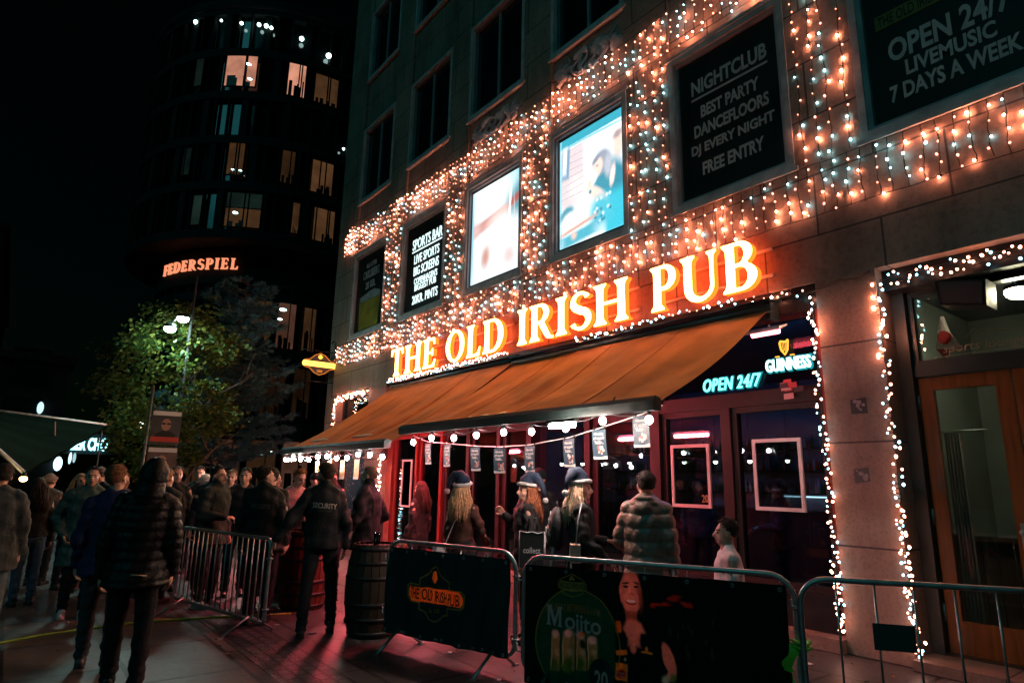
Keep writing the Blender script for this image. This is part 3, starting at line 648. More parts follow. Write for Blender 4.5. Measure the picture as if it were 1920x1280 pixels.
w = MB(); w.box(-2.46, -1.6, .066, .0745, 6.72, 6.9); part('logo_band', w, mat('band_olive', (.16, .15, .03), .6), b_)
w = MB(); text(w, 'THE OLD IRISH PUB', .80, .13, (-2.03, 6.81), .003, .01, f=lambda u, v, n: (u, .066 - n, v)); part('lettering', w, M_board, b_)
b_ = board(0, 'dim window board with grey capitals over a picture of a beer glass')
btext(b_, [('0.5 LITER', 7.42, .62, .13), ('CARLSBERG', 7.16, .98, .24), ('20 KR.', 6.84, .60, .21)], mat('lettering_dim', (.34, .36, .36), .7), -15.46)
w = MB(); w.prism([(-16.02, 5.62), (-14.9, 5.62), (-14.82, 6.40), (-16.08, 6.40)], .068, .0745, 0); w.prism([(-16.08, 6.41), (-14.82, 6.41), (-14.85, 6.55), (-15.2, 6.66), (-15.6, 6.62), (-16.05, 6.56)], .068, .0745, 1)
part('beer_picture', w, [mat('print_beer', (.30, .22, .03), .5, nz=(3, .5)), mat('print_foam', (.28, .30, .30), .6, nz=(8, .3))], b_)

# ================================================================ SCREENS IN THE WINDOWS
def screenmat(key, cols, scale, st, stretch=(1, 1, 1)):
    m = bpy.data.materials.new(key); m.use_nodes = True; t = m.node_tree; t.nodes.clear()
    tc = t.nodes.new("ShaderNodeTexCoord"); mp = t.nodes.new("ShaderNodeMapping"); mp.inputs["Scale"].default_value = stretch
    n = t.nodes.new("ShaderNodeTexNoise"); n.inputs["Scale"].default_value = scale; n.inputs["Detail"].default_value = 3
    cr = t.nodes.new("ShaderNodeValToRGB"); cr.color_ramp.elements[0].position = .3; cr.color_ramp.elements[1].position = .7
    el = cr.color_ramp.elements
    for k, c in enumerate(cols):
        e = el[k] if k < 2 and len(cols) == 2 else (el[0] if k == 0 else el[-1] if k == len(cols) - 1 else el.new(.3 + .4 * k / (len(cols) - 1)))
        e.color = (*c, 1)
    e = t.nodes.new("ShaderNodeEmission"); e.inputs[1].default_value = st; o = t.nodes.new("ShaderNodeOutputMaterial")
    t.links.new(tc.outputs["Object"], mp.inputs[0]); t.links.new(mp.outputs[0], n.inputs["Vector"]); t.links.new(n.outputs[0], cr.inputs[0]); t.links.new(cr.outputs[0], e.inputs[0]); t.links.new(e.outputs[0], o.inputs[0])
    MATS[key] = m; return m
def patch(poly, y, mb, m=0):
    poly = chaikin(poly) if len(poly) > 4 else poly
    return mb.prism(poly, y - .0015, y, m)
SC = thing('video_screen', 'lit window screen overexposed to white with a blurred drink', 'screen', (-9.78, .1, 5.6))
a, b = WL[2]; x0, x1 = a + .13, b - .13; ww = x1 - x0
w = MB(); w.box(x0, x1, .085, .11, 5.60, 7.72); part('panel', w, M_blackm, SC)
def bl(sh, u, v, ru, rv, dg, c, so): return (sh, x0 + ww * u - SC.location.x, 5.63 + 2.06 * v - SC.location.z, ru * ww, rv * 2.06, dg, c, so)
w = MB(); w.box(x0 + .03, x1 - .03, .078, .084, 5.63, 7.69)
part('picture', w, paint('screen_drink', (.85, .95, 1.0), [
    bl('b', .96, .80, .30, .30, 8, (.10, .34, .40), .5), bl('e', .80, .96, .22, .14, 0, (.55, .85, .92), .8), bl('e', .42, .86, .42, .20, 0, (1.05, 1.1, 1.1), .7),
    bl('b', .30, .585, .42, .065, 9, (.62, .30, .26), .5), bl('e', .62, .63, .30, .05, 12, (.80, .45, .38), .7), bl('e', .90, .70, .16, .05, 25, (.45, .12, .10), .6),
    bl('e', .10, .56, .14, .10, 0, (.75, .50, .48), .9), bl('b', .80, .62, .02, .22, -4, (1.3, 1.4, 1.5), .8), bl('b', .90, .50, .012, .25, 3, (.55, .58, .62), .8), bl('e', .62, .34, .34, .30, 0, (1.1, 1.1, 1.1), .7),
    bl('e', .33, .24, .10, .13, -8, (.62, .34, .28), .8), bl('e', .80, .16, .13, .12, 10, (.78, .62, .60), .9), bl('e', .22, .42, .10, .08, 0, (1.5, 1.5, 1.5), .8), bl('e', .55, .06, .35, .05, 0, (.95, .85, .80), .8), bl('b', .035, .5, .03, .6, 0, (.30, .62, .72), .8)],
    emit=.85, grain=.06), SC)
SC = thing('video_screen', 'lit window screen showing a woman drinking before a brick wall', 'screen', (-7.06, .1, 5.6))
a, b = WL[3]; x0, x1 = a + .13, b - .13; ww = x1 - x0
w = MB(); w.box(x0, x1, .085, .11, 5.60, 7.72); part('panel', w, M_blackm, SC)
w = MB(); w.box(x0 + .03, x1 - .03, .078, .084, 5.63, 7.69)
LINES = [bl('b', .24, .44 + q * .062, .20, .004, 4 * math.sin(q), (.50, .46, .52), .9) for q in range(8)] + [bl('b', .64, .66 + q * .055, .24, .003, 2, (.80, .88, .94), .9) for q in range(5)]
part('picture', w, paint('screen_woman', (1.05, 1.15, 1.2), [
    bl('b', .21, .62, .22, .30, 0, (.78, .66, .68), .25), bl('e', .30, .50, .14, .12, 0, (1.0, .84, .80), .9)] + LINES + [
    bl('b', .5, .965, .6, .05, 0, (.05, .40, .52), .25), bl('b', .5, .905, .6, .012, -2, (.28, .65, .74), .6), bl('b', .12, .76, .065, .15, -3, (.22, .38, .52), .25), bl('b', .105, .79, .035, .13, -3, (.95, .95, 1.0), .4), bl('b', .035, .5, .02, .6, 0, (.35, .75, .85), .8),
    bl('e', .93, .70, .10, .13, 0, (1.0, .72, .62), .6), bl('e', .92, .79, .08, .04, 20, (.45, .34, .34), .7),
    bl('e', .86, .34, .26, .30, 15, (.05, .28, .38), .35), bl('e', .70, .44, .17, .10, 25, (.07, .32, .42), .4), bl('b', .88, .14, .18, .20, 0, (.06, .55, .70), .4), bl('e', .84, .46, .04, .10, -10, (1.1, .85, .75), .5),
    bl('e', .69, .62, .14, .115, -20, (.34, .38, .46), .35), bl('e', .78, .56, .06, .11, 0, (.52, .56, .64), .6), bl('e', .63, .585, .075, .085, -15, (1.0, .74, .64), .35), bl('e', .60, .66, .08, .025, 35, (.30, .32, .40), .6), bl('e', .62, .60, .022, .010, 0, (.5, .34, .32), .8),
    bl('e', .53, .515, .085, .06, 0, (1.3, 1.28, 1.22), .5), bl('e', .50, .46, .04, .06, -15, (.98, .70, .58), .5), bl('e', .60, .36, .20, .055, -38, (1.0, .76, .66), .45), bl('e', .51, .40, .022, .02, 0, (.10, .30, .40), .5),
    bl('e', .66, .20, .19, .15, 20, (.10, .55, .68), .6)] + [bl('e', .55 + .26 * random.Random(q).random(), .10 + .22 * random.Random(q + 50).random(), .02, .016, 0, ((.8, 1.0, 1.1), (.04, .25, .36))[q % 2], .8) for q in range(18)] + [
    bl('e', .14, .29, .13, .07, 22, (.10, .34, .44), .4), bl('e', .20, .21, .15, .09, 0, (1.35, 1.25, 1.2), .5), bl('e', .38, .28, .10, .13, 0, (1.3, 1.35, 1.35), .5), bl('b', .30, .145, .32, .018, 9, (.72, .44, .36), .5), bl('b', .32, .06, .34, .06, 6, (.10, .46, .58), .5), bl('e', .25, .08, .05, .04, 0, (.85, .6, .5), .8)],
    emit=.88, grain=.10), SC)

# ================================================================ AWNINGS
M_awn = fabric('awning_canvas', (.50, .135, .032), .16, stain=.22)
M_bar = mat('awning_bar', (.02, .035, .034), .38, .3, nz=(6, .2))
def awning(label, x0, x1, xf0, xf1, zr, zf, yf, seed):
    t = thing('awning', label, 'awning', ((x0 + x1) / 2, -.2, zr))
    ph = [random.Random(seed).uniform(0, 6) for _ in range(8)]
    def fn(u, v, off=0.0):
        xa = x0 + (x1 - x0) * u; xb = xf0 + (xf1 - xf0) * u; x = xa + (xb - xa) * v
        s = math.sin(u * 31 + ph[0] + 2.2 * v) * .5 + math.sin(u * 53 + ph[1] - 3 * v) * .35 + math.sin(u * 90 + ph[2] + 4 * v) * .18 + .5 * math.sin(u * 15 + 5 * v + ph[3])
        e = min(1, 8 * u) * min(1, 8 * (1 - u))
        z = zr + (zf - zr) * v - .09 * math.sin(PI * v) + .026 * s * math.sin(PI * min(1, v * 1.02)) * (.5 + v) * e
        return (x, -.22 + (yf + .22) * v, z + off)
    w = MB(); w.grid(fn, 120, 40, 0); w.grid(lambda u, v: fn(1 - u, v, -.004), 120, 40, 0)
    for (ua, ub) in ((0, 0), (1, 1)):
        for j in range(40):
            q = [fn(ua, j / 40), fn(ua, (j + 1) / 40), fn(ua, (j + 1) / 40, -.004), fn(ua, j / 40, -.004)]; w.add(q, [(0, 1, 2, 3)], 0)
    part('canvas', w, M_awn, t)
    w = MB()
    for k in range(1, 4):
        u = k / 4; w.tube([fn(u, v / 20, .003) for v in range(21)], .006, 5)
    part('seam', w, M_awn, t)
    w = MB(); w.tube([(x0 - .05, -.2, zr + .02), (x1 + .05, -.2, zr + .02)], .062, 12); part('roller', w, M_bar, t)
    w = MB()
    w.prism([(-.2 - .10, zr + .09), (-.02, zr + .12), (-.02, zr + .14), (-.3, zr + .11)], x0 - .07, x1 + .07, f=lambda a, b, c: (b, a, c)); part('rain_hood', w, M_bar, t)
    w = MB(); pr = [(yf - .05, zf - .065), (yf + .055, zf - .06), (yf + .06, zf + .055), (yf - .02, zf + .075), (yf - .06, zf + .03)]
    w.prism(pr, xf0 - .02, xf1 + .02, f=lambda a, b, c: (b, a, c)); part('front_bar', w, M_bar, t)
    for u in (.1, .9):
        xa = x0 + (x1 - x0) * u; s_ = .9 if u < .5 else -.9
        w = MB(); w.tube([(xa, -.2, zr - .08), (xa + s_, -.2 + (yf + .2) * .48, zr + (zf - zr) * .5 - .13), (xa + s_ * .15, yf + .05, zf - .02)], .026, 8); part('folding_arm', w, M_bar, t)
    for x in (x0 + .02, x1 - .02): w = MB(); w.box(x - .03, x + .03, -.2, 0, zr - .1, zr + .1); part('wall_bracket', w, M_bar, t)
    return t
awning('orange canvas awning over the doors and the women in party hats', -8.66, -3.84, -8.74, -3.84, 3.68, 2.385, -2.32, 1)
awning('orange canvas awning farther along, over the barrels and bearded guard', -13.25, -8.68, -13.3, -8.72, 3.72, 2.17, -2.58, 5)

# ================================================================ HEATERS AND TUBES UNDER THE AWNINGS
def heater(x, y, z, label, L=.55, hk='heat_assumed', hs=320):
    t = thing('heater', label, 'heater', (x, y, z), group='heaters under the awnings')
    w = MB(); w.prism([(y - .10, z + .02), (y + .08, z + .10), (y + .08, z + .12), (y - .12, z + .05)], x - L / 2 - .06, x + L / 2 + .06, f=lambda a, b, c: (b, a, c))
    w.tube([(x, y + .05, z + .1), (x, y + .09, z + .14)], .012, 6); part('reflector', w, M_galv, t)
    w = MB(); w.tube([(x - L / 2, y - .01, z + .03), (x + L / 2, y - .01, z + .03)], .034, 8); part('heating_tube', w, glow(hk, (1.0, .085, .12), hs), t); return t
heater(-3.90, -.20, 3.38, 'glowing pink heater at the right end of the awning', .34, 'heat_weak', 30)
heater(-6.95, -1.92, 2.47, 'unseen red heater assumed under the awning behind the hanging posters', .7)  # no heater shows here; assumed from the red light, hidden behind the front bar
heater(-8.3, -1.92, 2.47, 'unseen red heater assumed under the awning above the open doorway', .7)  # another unseen heater, added to redden the ground and the people below
heater(-10.4, -2.1, 2.33, 'unseen red heater assumed under the farther awning behind its bulbs', .7, 'heat_far_assumed', 480)  # assumed heater out of sight behind the bar, added to redden the crowd
heater(-12.4, -2.1, 2.33, 'unseen red heater assumed at the far end of the farther awning', .7, 'heat_far_assumed', 480)  # unseen like its neighbour, added for more red light on the crowd
ceil_tube(-9.6, -8.85, -1.25, 2.62, (.10, .55, 1.0), 9, 'blue tube light under the awning near the barrels', 'tube_sky')
ceil_tube(-4.98, -4.62, -2.62, 2.215, (1.0, .72, .62), 300, 'short white tube light under the awning between posters', 'tube_white')
ceil_tube(-12.6, -12.2, -2.72, 1.985, (1, .66, .60), 480, 'pinkish white tube light at the far awning edge', 'tube_pink')

# ================================================================ STRING LIGHTS
def ico(r):
    bm = bmesh.new(); bmesh.ops.create_icosphere(bm, subdivisions=1, radius=r); me = bpy.data.meshes.new('bulb')
    for f in bm.faces: f.smooth = True
    for v in bm.verts: v.co.z *= 1.25
    bm.to_mesh(me); bm.free(); return me
BW = ico(.0115); BW.materials.append(M_warm); BC = ico(.0118); BC.materials.append(M_cool)
BWs = ico(.0095); BWs.materials.append(glow('bulb_warm_small', (1.0, .42, .28), 26)); BCs = ico(.0095); BCs.materials.append(glow('bulb_cool_small', (.6, .93, 1.0), 18))
BD = ico(.0115); BD.materials.append(M_dim)
BCn = ico(.012); BCn.materials.append(glow('bulb_cool_near', (.34, .85, 1.0), 7))
BN = ico(.013); BN.materials.append(glow('bulb_near', (1.0, .36, .21), 13))
def lights(label, group, wires, bulbs, name='light_string', small=False, cool=.25, near=False):
    """wires: polylines; bulbs: world points. One thing: its wire and each bulb (past a hundred: the farther ones as one part)"""
    c = bulbs[len(bulbs) // 2]; t = thing(name, label, 'string lights', c, group=group)
    w = MB()
    for p in wires: w.tube(p, .0052, 4, cap=False)
    part('wire', w, M_wire, t)
    order = sorted(range(len(bulbs)), key=lambda i: (Vector(bulbs[i]) - Vector((0, -7, 1.65))).length)
    far = MB()
    for n_, i in enumerate(order):
        cl = random.random() < cool; b = Vector(bulbs[i])
        me = (BCs if cl else BWs) if small else ((BCn if near else BC) if cl else (BN if near else (BD if random.random() < .6 else BW)))
        if n_ < 100:
            o = link('bulb', me, t); o.location = b - Vector(c); s_ = random.uniform(.65, 1.3); o.scale = (s_, s_, s_)
            o.rotation_euler = (random.uniform(-.6, .6), random.uniform(-.6, .6), 0)
        else: far.add([Vector(v.co) + b for v in me.vertices], [tuple(p.vertices) for p in me.polygons], int(cl), True)
    if far.v: part('bulbs', far, [BWs.materials[0], BCs.materials[0]] if small else [M_warm, M_cool], t, kind='stuff')
    return t
def curtain(x0, x1, z0, z1, sp, bsp, ya, label, group, guides=True, bottom=0.0):
    n = max(1, round((x1 - x0) / sp)); wires = []; bulbs = []
    for k in range(n):
        x = x0 + (k + .5) * (x1 - x0) / n + random.uniform(-.02, .02); zb = z0 + random.uniform(-.5, 1) * bottom; y = ya + random.uniform(-.012, .008)
        m = max(3, int((z1 - zb) / .07)); ph = random.uniform(0, 6)
        xf = lambda z: x + .013 * math.sin(z * 9 + ph) + .006 * math.sin(z * 31 + ph)
        wires.append([(xf(z1 + (zb - z1) * q / m), y, z1 + (zb - z1) * q / m) for q in range(m + 1)])
        z = z1 - random.uniform(.02, bsp)
        while z > zb - .01:
            s_ = random.choice((-1, 1)); bx = xf(z) + s_ * random.uniform(.008, .026); by = y - random.uniform(-.012, .022); bulbs.append((bx, by, z))
            wires.append([(xf(z + .012), y, z + .012), (bx, by, z + .004)]); z -= bsp * random.uniform(.75, 1.25)
    if guides:
        for zz in (z1, z0): wires.append([(x0 + (x1 - x0) * q / 12, ya - .004, zz + random.uniform(-.012, .012)) for q in range(13)])
    return lights(label, group, wires, bulbs, 'light_curtain', cool=.24)
G1, G2, G3 = 'light curtains along the fascia under the windows', 'light curtains over the windows', 'light curtains down the piers between the windows'
nm6 = ['beer glass board', 'SPORTS BAR board', 'white screen', 'screen with the drinking woman', 'NIGHTCLUB board', 'OPEN 24/7 board']
for i, (a, b) in enumerate(WL):
    xa = -17.3 if i == 0 else (WL[i - 1][1] + a) / 2; xb = (b + WL[i + 1][0]) / 2 if i < 5 else .3
    curtain(xa, xb, 4.73, 5.36, .150, .138, -.035, 'curtain of small warm lights on the fascia below the ' + nm6[i], G1, bottom=.03)
    if i < 5: curtain(xa if i else -17.2, xb, 8.04, 8.72, .150, .135, -.035, 'band of small warm lights on the wall above the ' + nm6[i], G2, bottom=.02)
for i in range(5):
    a, b = WL[i][1] + .05, WL[i + 1][0] - .05
    curtain(a, b, 5.40, 8.0 if i < 4 else 8.7, .165, .160, -.03, 'light strands down the pier left of the ' + nm6[i + 1], G3, False)
curtain(-16.95, -16.5, 8.04, 8.9, .15, .11, -.035, 'short bunch of lights at the far end of the upper band', G3, False)
def garland(pts, sp, jit, label, small=False, cool=.3, loose=.02, near=False):
    pts = [Vector(p) for p in pts]; wires = []; bulbs = []; path = []
    for a, b in zip(pts[:-1], pts[1:]):
        L = (b - a).length; n = max(1, int(L / .05))
        for q in range(n): path.append(a + (b - a) * (q / n) + Vector([random.uniform(-1, 1) * loose for _ in range(3)]) * .5)
    path.append(pts[-1]); wires.append(path); acc = 0
    for a, b in zip(path[:-1], path[1:]):
        acc += (b - a).length
        while acc > sp:
            acc -= sp; j = Vector((random.uniform(-1, 1) * jit[0], -abs(random.uniform(.2, 1)) * jit[1], random.uniform(-1, 1) * jit[2])); bulbs.append(tuple(b + j)); wires.append([b, b + j * .9])
    return lights(label, 'light garlands round the openings', wires, bulbs, 'light_garland', small, cool, near)
garland([(-3.41, -.02, 3.74), (-3.40, -.03, 2.4), (-3.38, -.03, .9), (-3.36, -.04, .22), (-3.40, -.05, .18), (-3.39, -.05, .9)], .040, (.045, .045, .01), 'garland of lights down the left edge of the stickered pillar', cool=.4, near=True)
garland([(-2.72, .02, 3.84), (-2.705, -.03, 2.6), (-2.70, -.03, 1.3), (-2.68, -.04, .16), (-2.71, -.03, .12), (-2.70, -.03, .8), (-2.72, -.03, 1.4)], .044, (.055, .045, .02), 'garland of lights between the stickered pillar and the oak doors', cool=.35, near=True)
garland([(-2.72, .10, 3.84), (-1.9, .10, 3.86), (-1.2, .10, 3.88), (-.2, .10, 3.87), (-.9, .10, 3.80), (-2.6, .10, 3.78)], .065, (.02, .03, .05), 'sparse garland of lights along the dark beam over the entrance', cool=.25, near=True)
garland([(-3.43, .05, 3.72), (-3.45, .05, 3.88), (-3.9, -.04, 3.86), (-4.3, -.30, 3.85), (-5.2, -.32, 3.84), (-6.1, -.32, 3.83), (-7.0, -.31, 3.82)], .075, (.02, .03, .035), 'thin garland of lights above the nearer awning under PUB', cool=.55)
garland([(-13.35, -.30, 3.90), (-11, -.32, 3.88), (-8.75, -.31, 3.87), (-11, -.32, 3.84), (-13.3, -.30, 3.86)], .058, (.02, .03, .03), 'dense garland of lights above the farther awning under THE OLD', True, .45)
garland([(-16.97, -.02, 1.3), (-16.98, -.02, 2.4), (-16.97, -.02, 3.80), (-16.0, -.02, 3.86), (-15.0, -.02, 3.82), (-15.9, -.02, 3.78), (-16.9, -.02, 3.72)], .052, (.07, .05, .05), 'garland of lights round the window beside the building corner', cool=.2)
garland([(-14.05, -.03, 2.2), (-14.03, -.03, 1.2), (-14.0, -.03, .2), (-13.93, -.03, 1.1), (-13.96, -.03, 2.1)], .05, (.06, .05, .03), 'garland of lights on the red post beside the grey pier', cool=.35)
# festoon bulbs on the awning front bars
def festoon(pts, label):
    t = thing('festoon_string', label, 'string lights', pts[len(pts) // 2], group='festoon bulbs on the awning bars')
    w = MB(); path = []
    for a, b in zip(pts[:-1], pts[1:]):
        for q in range(6): s_ = q / 6; path.append((a[0] + (b[0] - a[0]) * s_, a[1], a[2] + (b[2] - a[2]) * s_ + .09 - .05 * math.sin(PI * s_)))
    path.append((pts[-1][0], pts[-1][1], pts[-1][2] + .09)); w.tube(path, .007, 6); part('cable', w, M_wire, t)
    for p in pts:
        w = MB(); w.ball((p[0], p[1], p[2]), (.036, .036, .042), 10, 8); bl = part('bulb', w, M_fest, t, org=p)
        w = MB(); w.lathe([(.018, .035), (.021, .04), (.019, .085), (.008, .10)], p, 8); part('socket', w, M_rub, bl)
festoon([(-8.42 + k * .555, -2.30 - .02 * (k % 2), 2.225 + .012 * math.sin(k * 2.1) - (.03 if k == 0 else 0)) for k in range(7)] + [(-4.52, -2.32, 2.27), (-3.92, -2.32, 2.24)], 'row of white globe bulbs hanging from the nearer awning bar')
festoon([(-13.2 + k * .43, -2.55, 2.01 + .03 * math.sin(k * 1.7)) for k in range(11)], 'row of white globe bulbs hanging from the farther awning bar')

# ================================================================ POSTERS ON A LINE UNDER THE AWNING
HP = [(-8.55, 2.20), (-8.0, 2.16), (-7.28, 2.10), (-6.72, 2.07), (-6.10, 2.08), (-5.40, 2.14), (-4.92, 2.22), (-4.32, 2.33)]
YP = -1.95
w = MB(); w.tube([(-8.8, YP, 2.27)] + [(x, YP, z + .02) for x, z in HP] + [(-4.05, YP, 2.42)], .007, 6); solo('poster_line', w, M_white, 'pale line sagging under the awning with small posters clipped on', 'line', (-6.5, YP, 2.2))
M_navy = mat('poster_navy', (.018, .05, .075), .5, nz=(5, .25)); M_pl = mat('poster_ink', (.62, .55, .50), .6)
wh = ['leftmost, beside the red post', 'second from the left end', 'third from the left end', 'fourth from the left end, above the woman in brown', 'above the girl in the black jacket', 'above the blonde with the backpack', 'beside the short white tube', 'rightmost and highest, near the awning end']
for k, (x, z) in enumerate(HP):
    rr = random.Random(k); t = thing('hanging_poster', 'navy poster clipped to the line: ' + wh[k], 'poster', (x, YP, z), group='posters on the line')
    tw, th = random.Random(k + 3).uniform(-.2, .2), rr.uniform(-.10, .10); W_, H_ = .21, .315
    def F(u, v, n): return (x + u * math.cos(tw) - v * math.sin(th) * .5 - n * math.sin(tw), YP + u * math.sin(tw) - n * math.cos(tw) - .02 * math.sin((v + H_) * 6), z + v)
    w = MB()
    fr = [(-W_ / 2 + W_ * i / 6, -H_ * j / 8) for j in range(9) for i in range(7)]
    w.add([F(a, b, .0) for a, b in fr] + [F(a, b, -.003) for a, b in fr], [(j * 7 + i, (j + 1) * 7 + i, (j + 1) * 7 + i + 1, j * 7 + i + 1) for j in range(8) for i in range(6)] + [(63 + j * 7 + i, 63 + j * 7 + i + 1, 63 + (j + 1) * 7 + i + 1, 63 + (j + 1) * 7 + i) for j in range(8) for i in range(6)]); part('sheet', w, M_navy, t)
    w = MB()
    for s, v, ww_, hh in (('Glædelig', -.048, .145, .036), ('jul og godt', -.092, .165, .036), ('Tubår...', -.136, .135, .034)): text(w, s, ww_, hh, (.0, v), .002, .012, f=lambda u, v_, n: F(u, v_, n + .002), shear=.15)
    part('lettering', w, M_pl, t)
    w = MB()
    for q in range(16):
        uu = rr.uniform(-.02, .08); vv = -.185 - rr.uniform(0, .085); s_ = rr.uniform(.008, .02)
        w.add([F(uu - s_, vv - s_, .003), F(uu + s_, vv - s_ * .6, .003), F(uu + s_ * .7, vv + s_, .003), F(uu - s_ * .8, vv + s_ * .8, .003)], [(0, 1, 2, 3)], rr.randrange(2))
    w.add([F(-W_ / 2, -H_, .003), F(W_ / 2, -H_, .003), F(W_ / 2, -H_ + .035, .003), F(.0, -H_ + .02, .003), F(-W_ / 2, -H_ + .03, .003)], [(0, 1, 2, 3, 4)], 0)
    part('print', w, [M_pl, mat('poster_red', (.5, .09, .07), .6)], t)
    for u in (-.08, .08): w = MB(); w.box(x + u - .008, x + u + .008, YP - .012, YP + .012, z - .03, z + .035); part('peg', w, M_brown, t)
for k, x in enumerate((-12.35, -11.75, -11.15, -10.55)):
    t = thing('hanging_poster', 'yellow lit poster under the farther awning, ' + ['at the far end', 'behind the bearded guard', 'beside the blue window', 'nearest the red post'][k], 'poster', (x, -2.2, 1.98), group='yellow posters under the farther awning')
    w = MB(); w.box(x - .10, x + .10, -2.205, -2.2, 1.64, 1.98); part('sheet', w, mat('poster_gold', (.55, .36, .15), .5, nz=(14, .5)), t)
    w = MB(); w.box(x - .10, x + .10, -2.208, -2.2055, 1.64, 1.68); part('print', w, M_pl, t)
    w = MB(); w.tube([(x, -2.2, 1.98), (x, -2.45, 2.12)], .004, 5); part('hook', w, M_wire, t)

# ================================================================ SIGNS IN THE RIGHT WINDOW
M_teal = glow('neon_teal', (.10, .92, .95), 5.5)
t = thing('neon_sign', 'slanted teal neon reading OPEN 24/7 in the window', 'sign', (-4.64, .2, 2.92))
fo = lambda u, v, n: (u, .20 - n, v)
w = MB(); text(w, 'OPEN 24/7', .84, .165, (-4.65, 2.945), .02, .006, f=fo, shear=.25, space=1.1); part('tube_lettering', w, glow('neon_core', (.16, .92, .90), 2.1), t)
w = MB(); text(w, 'OPEN 24/7', .88, .20, (-4.65, 2.945), .006, .045, f=lambda u, v, n: (u, .222 - n, v), shear=.25, space=1.1); part('halo_outline', w, glow('neon_halo', (.01, .42, .45), .5), t)  # wider, dimmer copy of the letters imitates the glow round the neon
t = thing('beer_sign', 'teal lit beer lettering under a small golden harp', 'sign', (-3.92, .2, 3.1))
w = MB(); text(w, 'GUINNESS', .56, .15, (-3.87, 3.09), .03, .014, f=fo); part('lettering', w, glow('beer_letters', (.62, 1.0, 1.0), 1.9), t)
w = MB(); text(w, 'GUINNESS', .60, .19, (-3.87, 3.09), .008, .05, f=lambda u, v, n: (u, .218 - n, v)); part('glow_outline', w, glow('beer_halo', (.02, .50, .56), .5), t)  # larger faint lettering stands in for the glow, not a real backing
w = MB()
w.tube([(-3.955, .19, 3.34), (-3.945, .19, 3.375), (-3.88, .19, 3.36), (-3.845, .19, 3.385)], .014, 6); w.tube([(-3.955, .19, 3.36), (-3.94, .19, 3.27), (-3.895, .19, 3.205), (-3.86, .19, 3.26), (-3.848, .19, 3.38)], .014, 6)
for q in range(3): w.tube([(-3.925 + q * .022, .19, 3.355), (-3.91 + q * .014, .19, 3.25)], .004, 4)
w.box(-4.02, -3.97, .18, .2, 3.185, 3.198); w.box(-3.83, -3.78, .18, .2, 3.185, 3.198)
part('harp', w, glow('harp_gold', (1.0, .45, .05), 1.2), t)
def wframe(x0, x1, z0, z1, label):
    t = thing('framed_poster', label, 'poster', ((x0 + x1) / 2, .2, z0))
    w = MB(); box_frame(w, x0, x1, z0, z1, .17, .20, .042); part('frame', w, mat('frame_white', (.50, .46, .45), .5), t)
    w = MB(); w.box(x0 + .042, x1 - .042, .185, .19, z0 + .042, z1 - .042); part('sheet', w, glass('poster_film', (.55, .58, .58), 1.2), t); return t
t = wframe(-5.64, -5.02, 1.36, 2.18, 'white framed poster in the window pane nearer the women')
w = MB(); text(w, '20', .10, .10, (-5.12, 1.48), .003, .02, f=lambda u, v, n: (u, .184 - n, v)); part('lettering', w, mat('ink_gold', (.4, .25, .06), .6), t)
t = wframe(-4.40, -3.78, 1.37, 2.21, 'white framed poster in the pane next to the stickered pillar')
wframe(-13.3, -12.85, 1.05, 2.1, 'white framed menu on the far red-framed window')
t = thing('stickers', 'bunch of red and white stickers at the end of the window transom', 'stickers', (-3.72, .14, 2.75))
w = MB(); rr = random.Random(3)
for q in range(9):
    x = -3.80 + rr.uniform(-.10, .12); z = 2.76 + rr.uniform(-.08, .10); s_ = rr.uniform(.04, .065)
    w.prism([(x - s_, z - s_ * .6), (x + s_, z - s_ * .5), (x + s_ * .9, z + s_ * .6), (x - s_ * .95, z + s_ * .5)], .12 - q * .004, .122 - q * .004, q % 3)
part('sticker', w, [mat('stk_red', (.40, .03, .04), .5), mat('stk_dark', (.03, .015, .02), .5), mat('stk_pink', (.5, .25, .25), .5)], t)
for lab, x, z, s_, c in (('dark square sticker high on the pillar', -3.02, 2.50, .085, (.02, .018, .018)), ('tilted brownish sticker halfway up the pillar', -3.06, 1.78, .075, (.06, .045, .05))):
    t = thing('sticker', lab, 'sticker', (x, -.002, z))
    w = MB(); k_ = .12 if c[0] > .03 else 0; w.prism([(x - s_, z - s_ - k_ * .08), (x + s_, z - s_ + k_ * .1), (x + s_ * .95, z + s_ + k_ * .05), (x - s_, z + s_ * .8)], -.003, -.0005); part('backing', w, mat('stk%d' % int(c[0] * 100), c, .4), t)
    w = MB(); rr = random.Random(int(x * 100)); 
    for q in range(7): a = x + rr.uniform(-.05, .05); b = z + rr.uniform(-.045, .05); r_ = rr.uniform(.008, .02); w.prism([(a - r_, b - r_), (a + r_, b - r_), (a + r_, b + r_), (a - r_, b + r_)], -.005 - q * .0003, -.0032)
    part('print', w, mat('stk_print%d' % int(c[0] * 100), (.25, .2, .2), .5), t)
w = MB(); w.tube([(-3.36, -.012, 3.86), (-3.1, -.012, 3.90), (-2.9, -.012, 3.88), (-2.76, -.02, 3.93)], .009, 6); solo('cable', w, M_wire, 'black cable across the top of the stickered pillar', 'cable', (-3.05, -.02, 3.9))
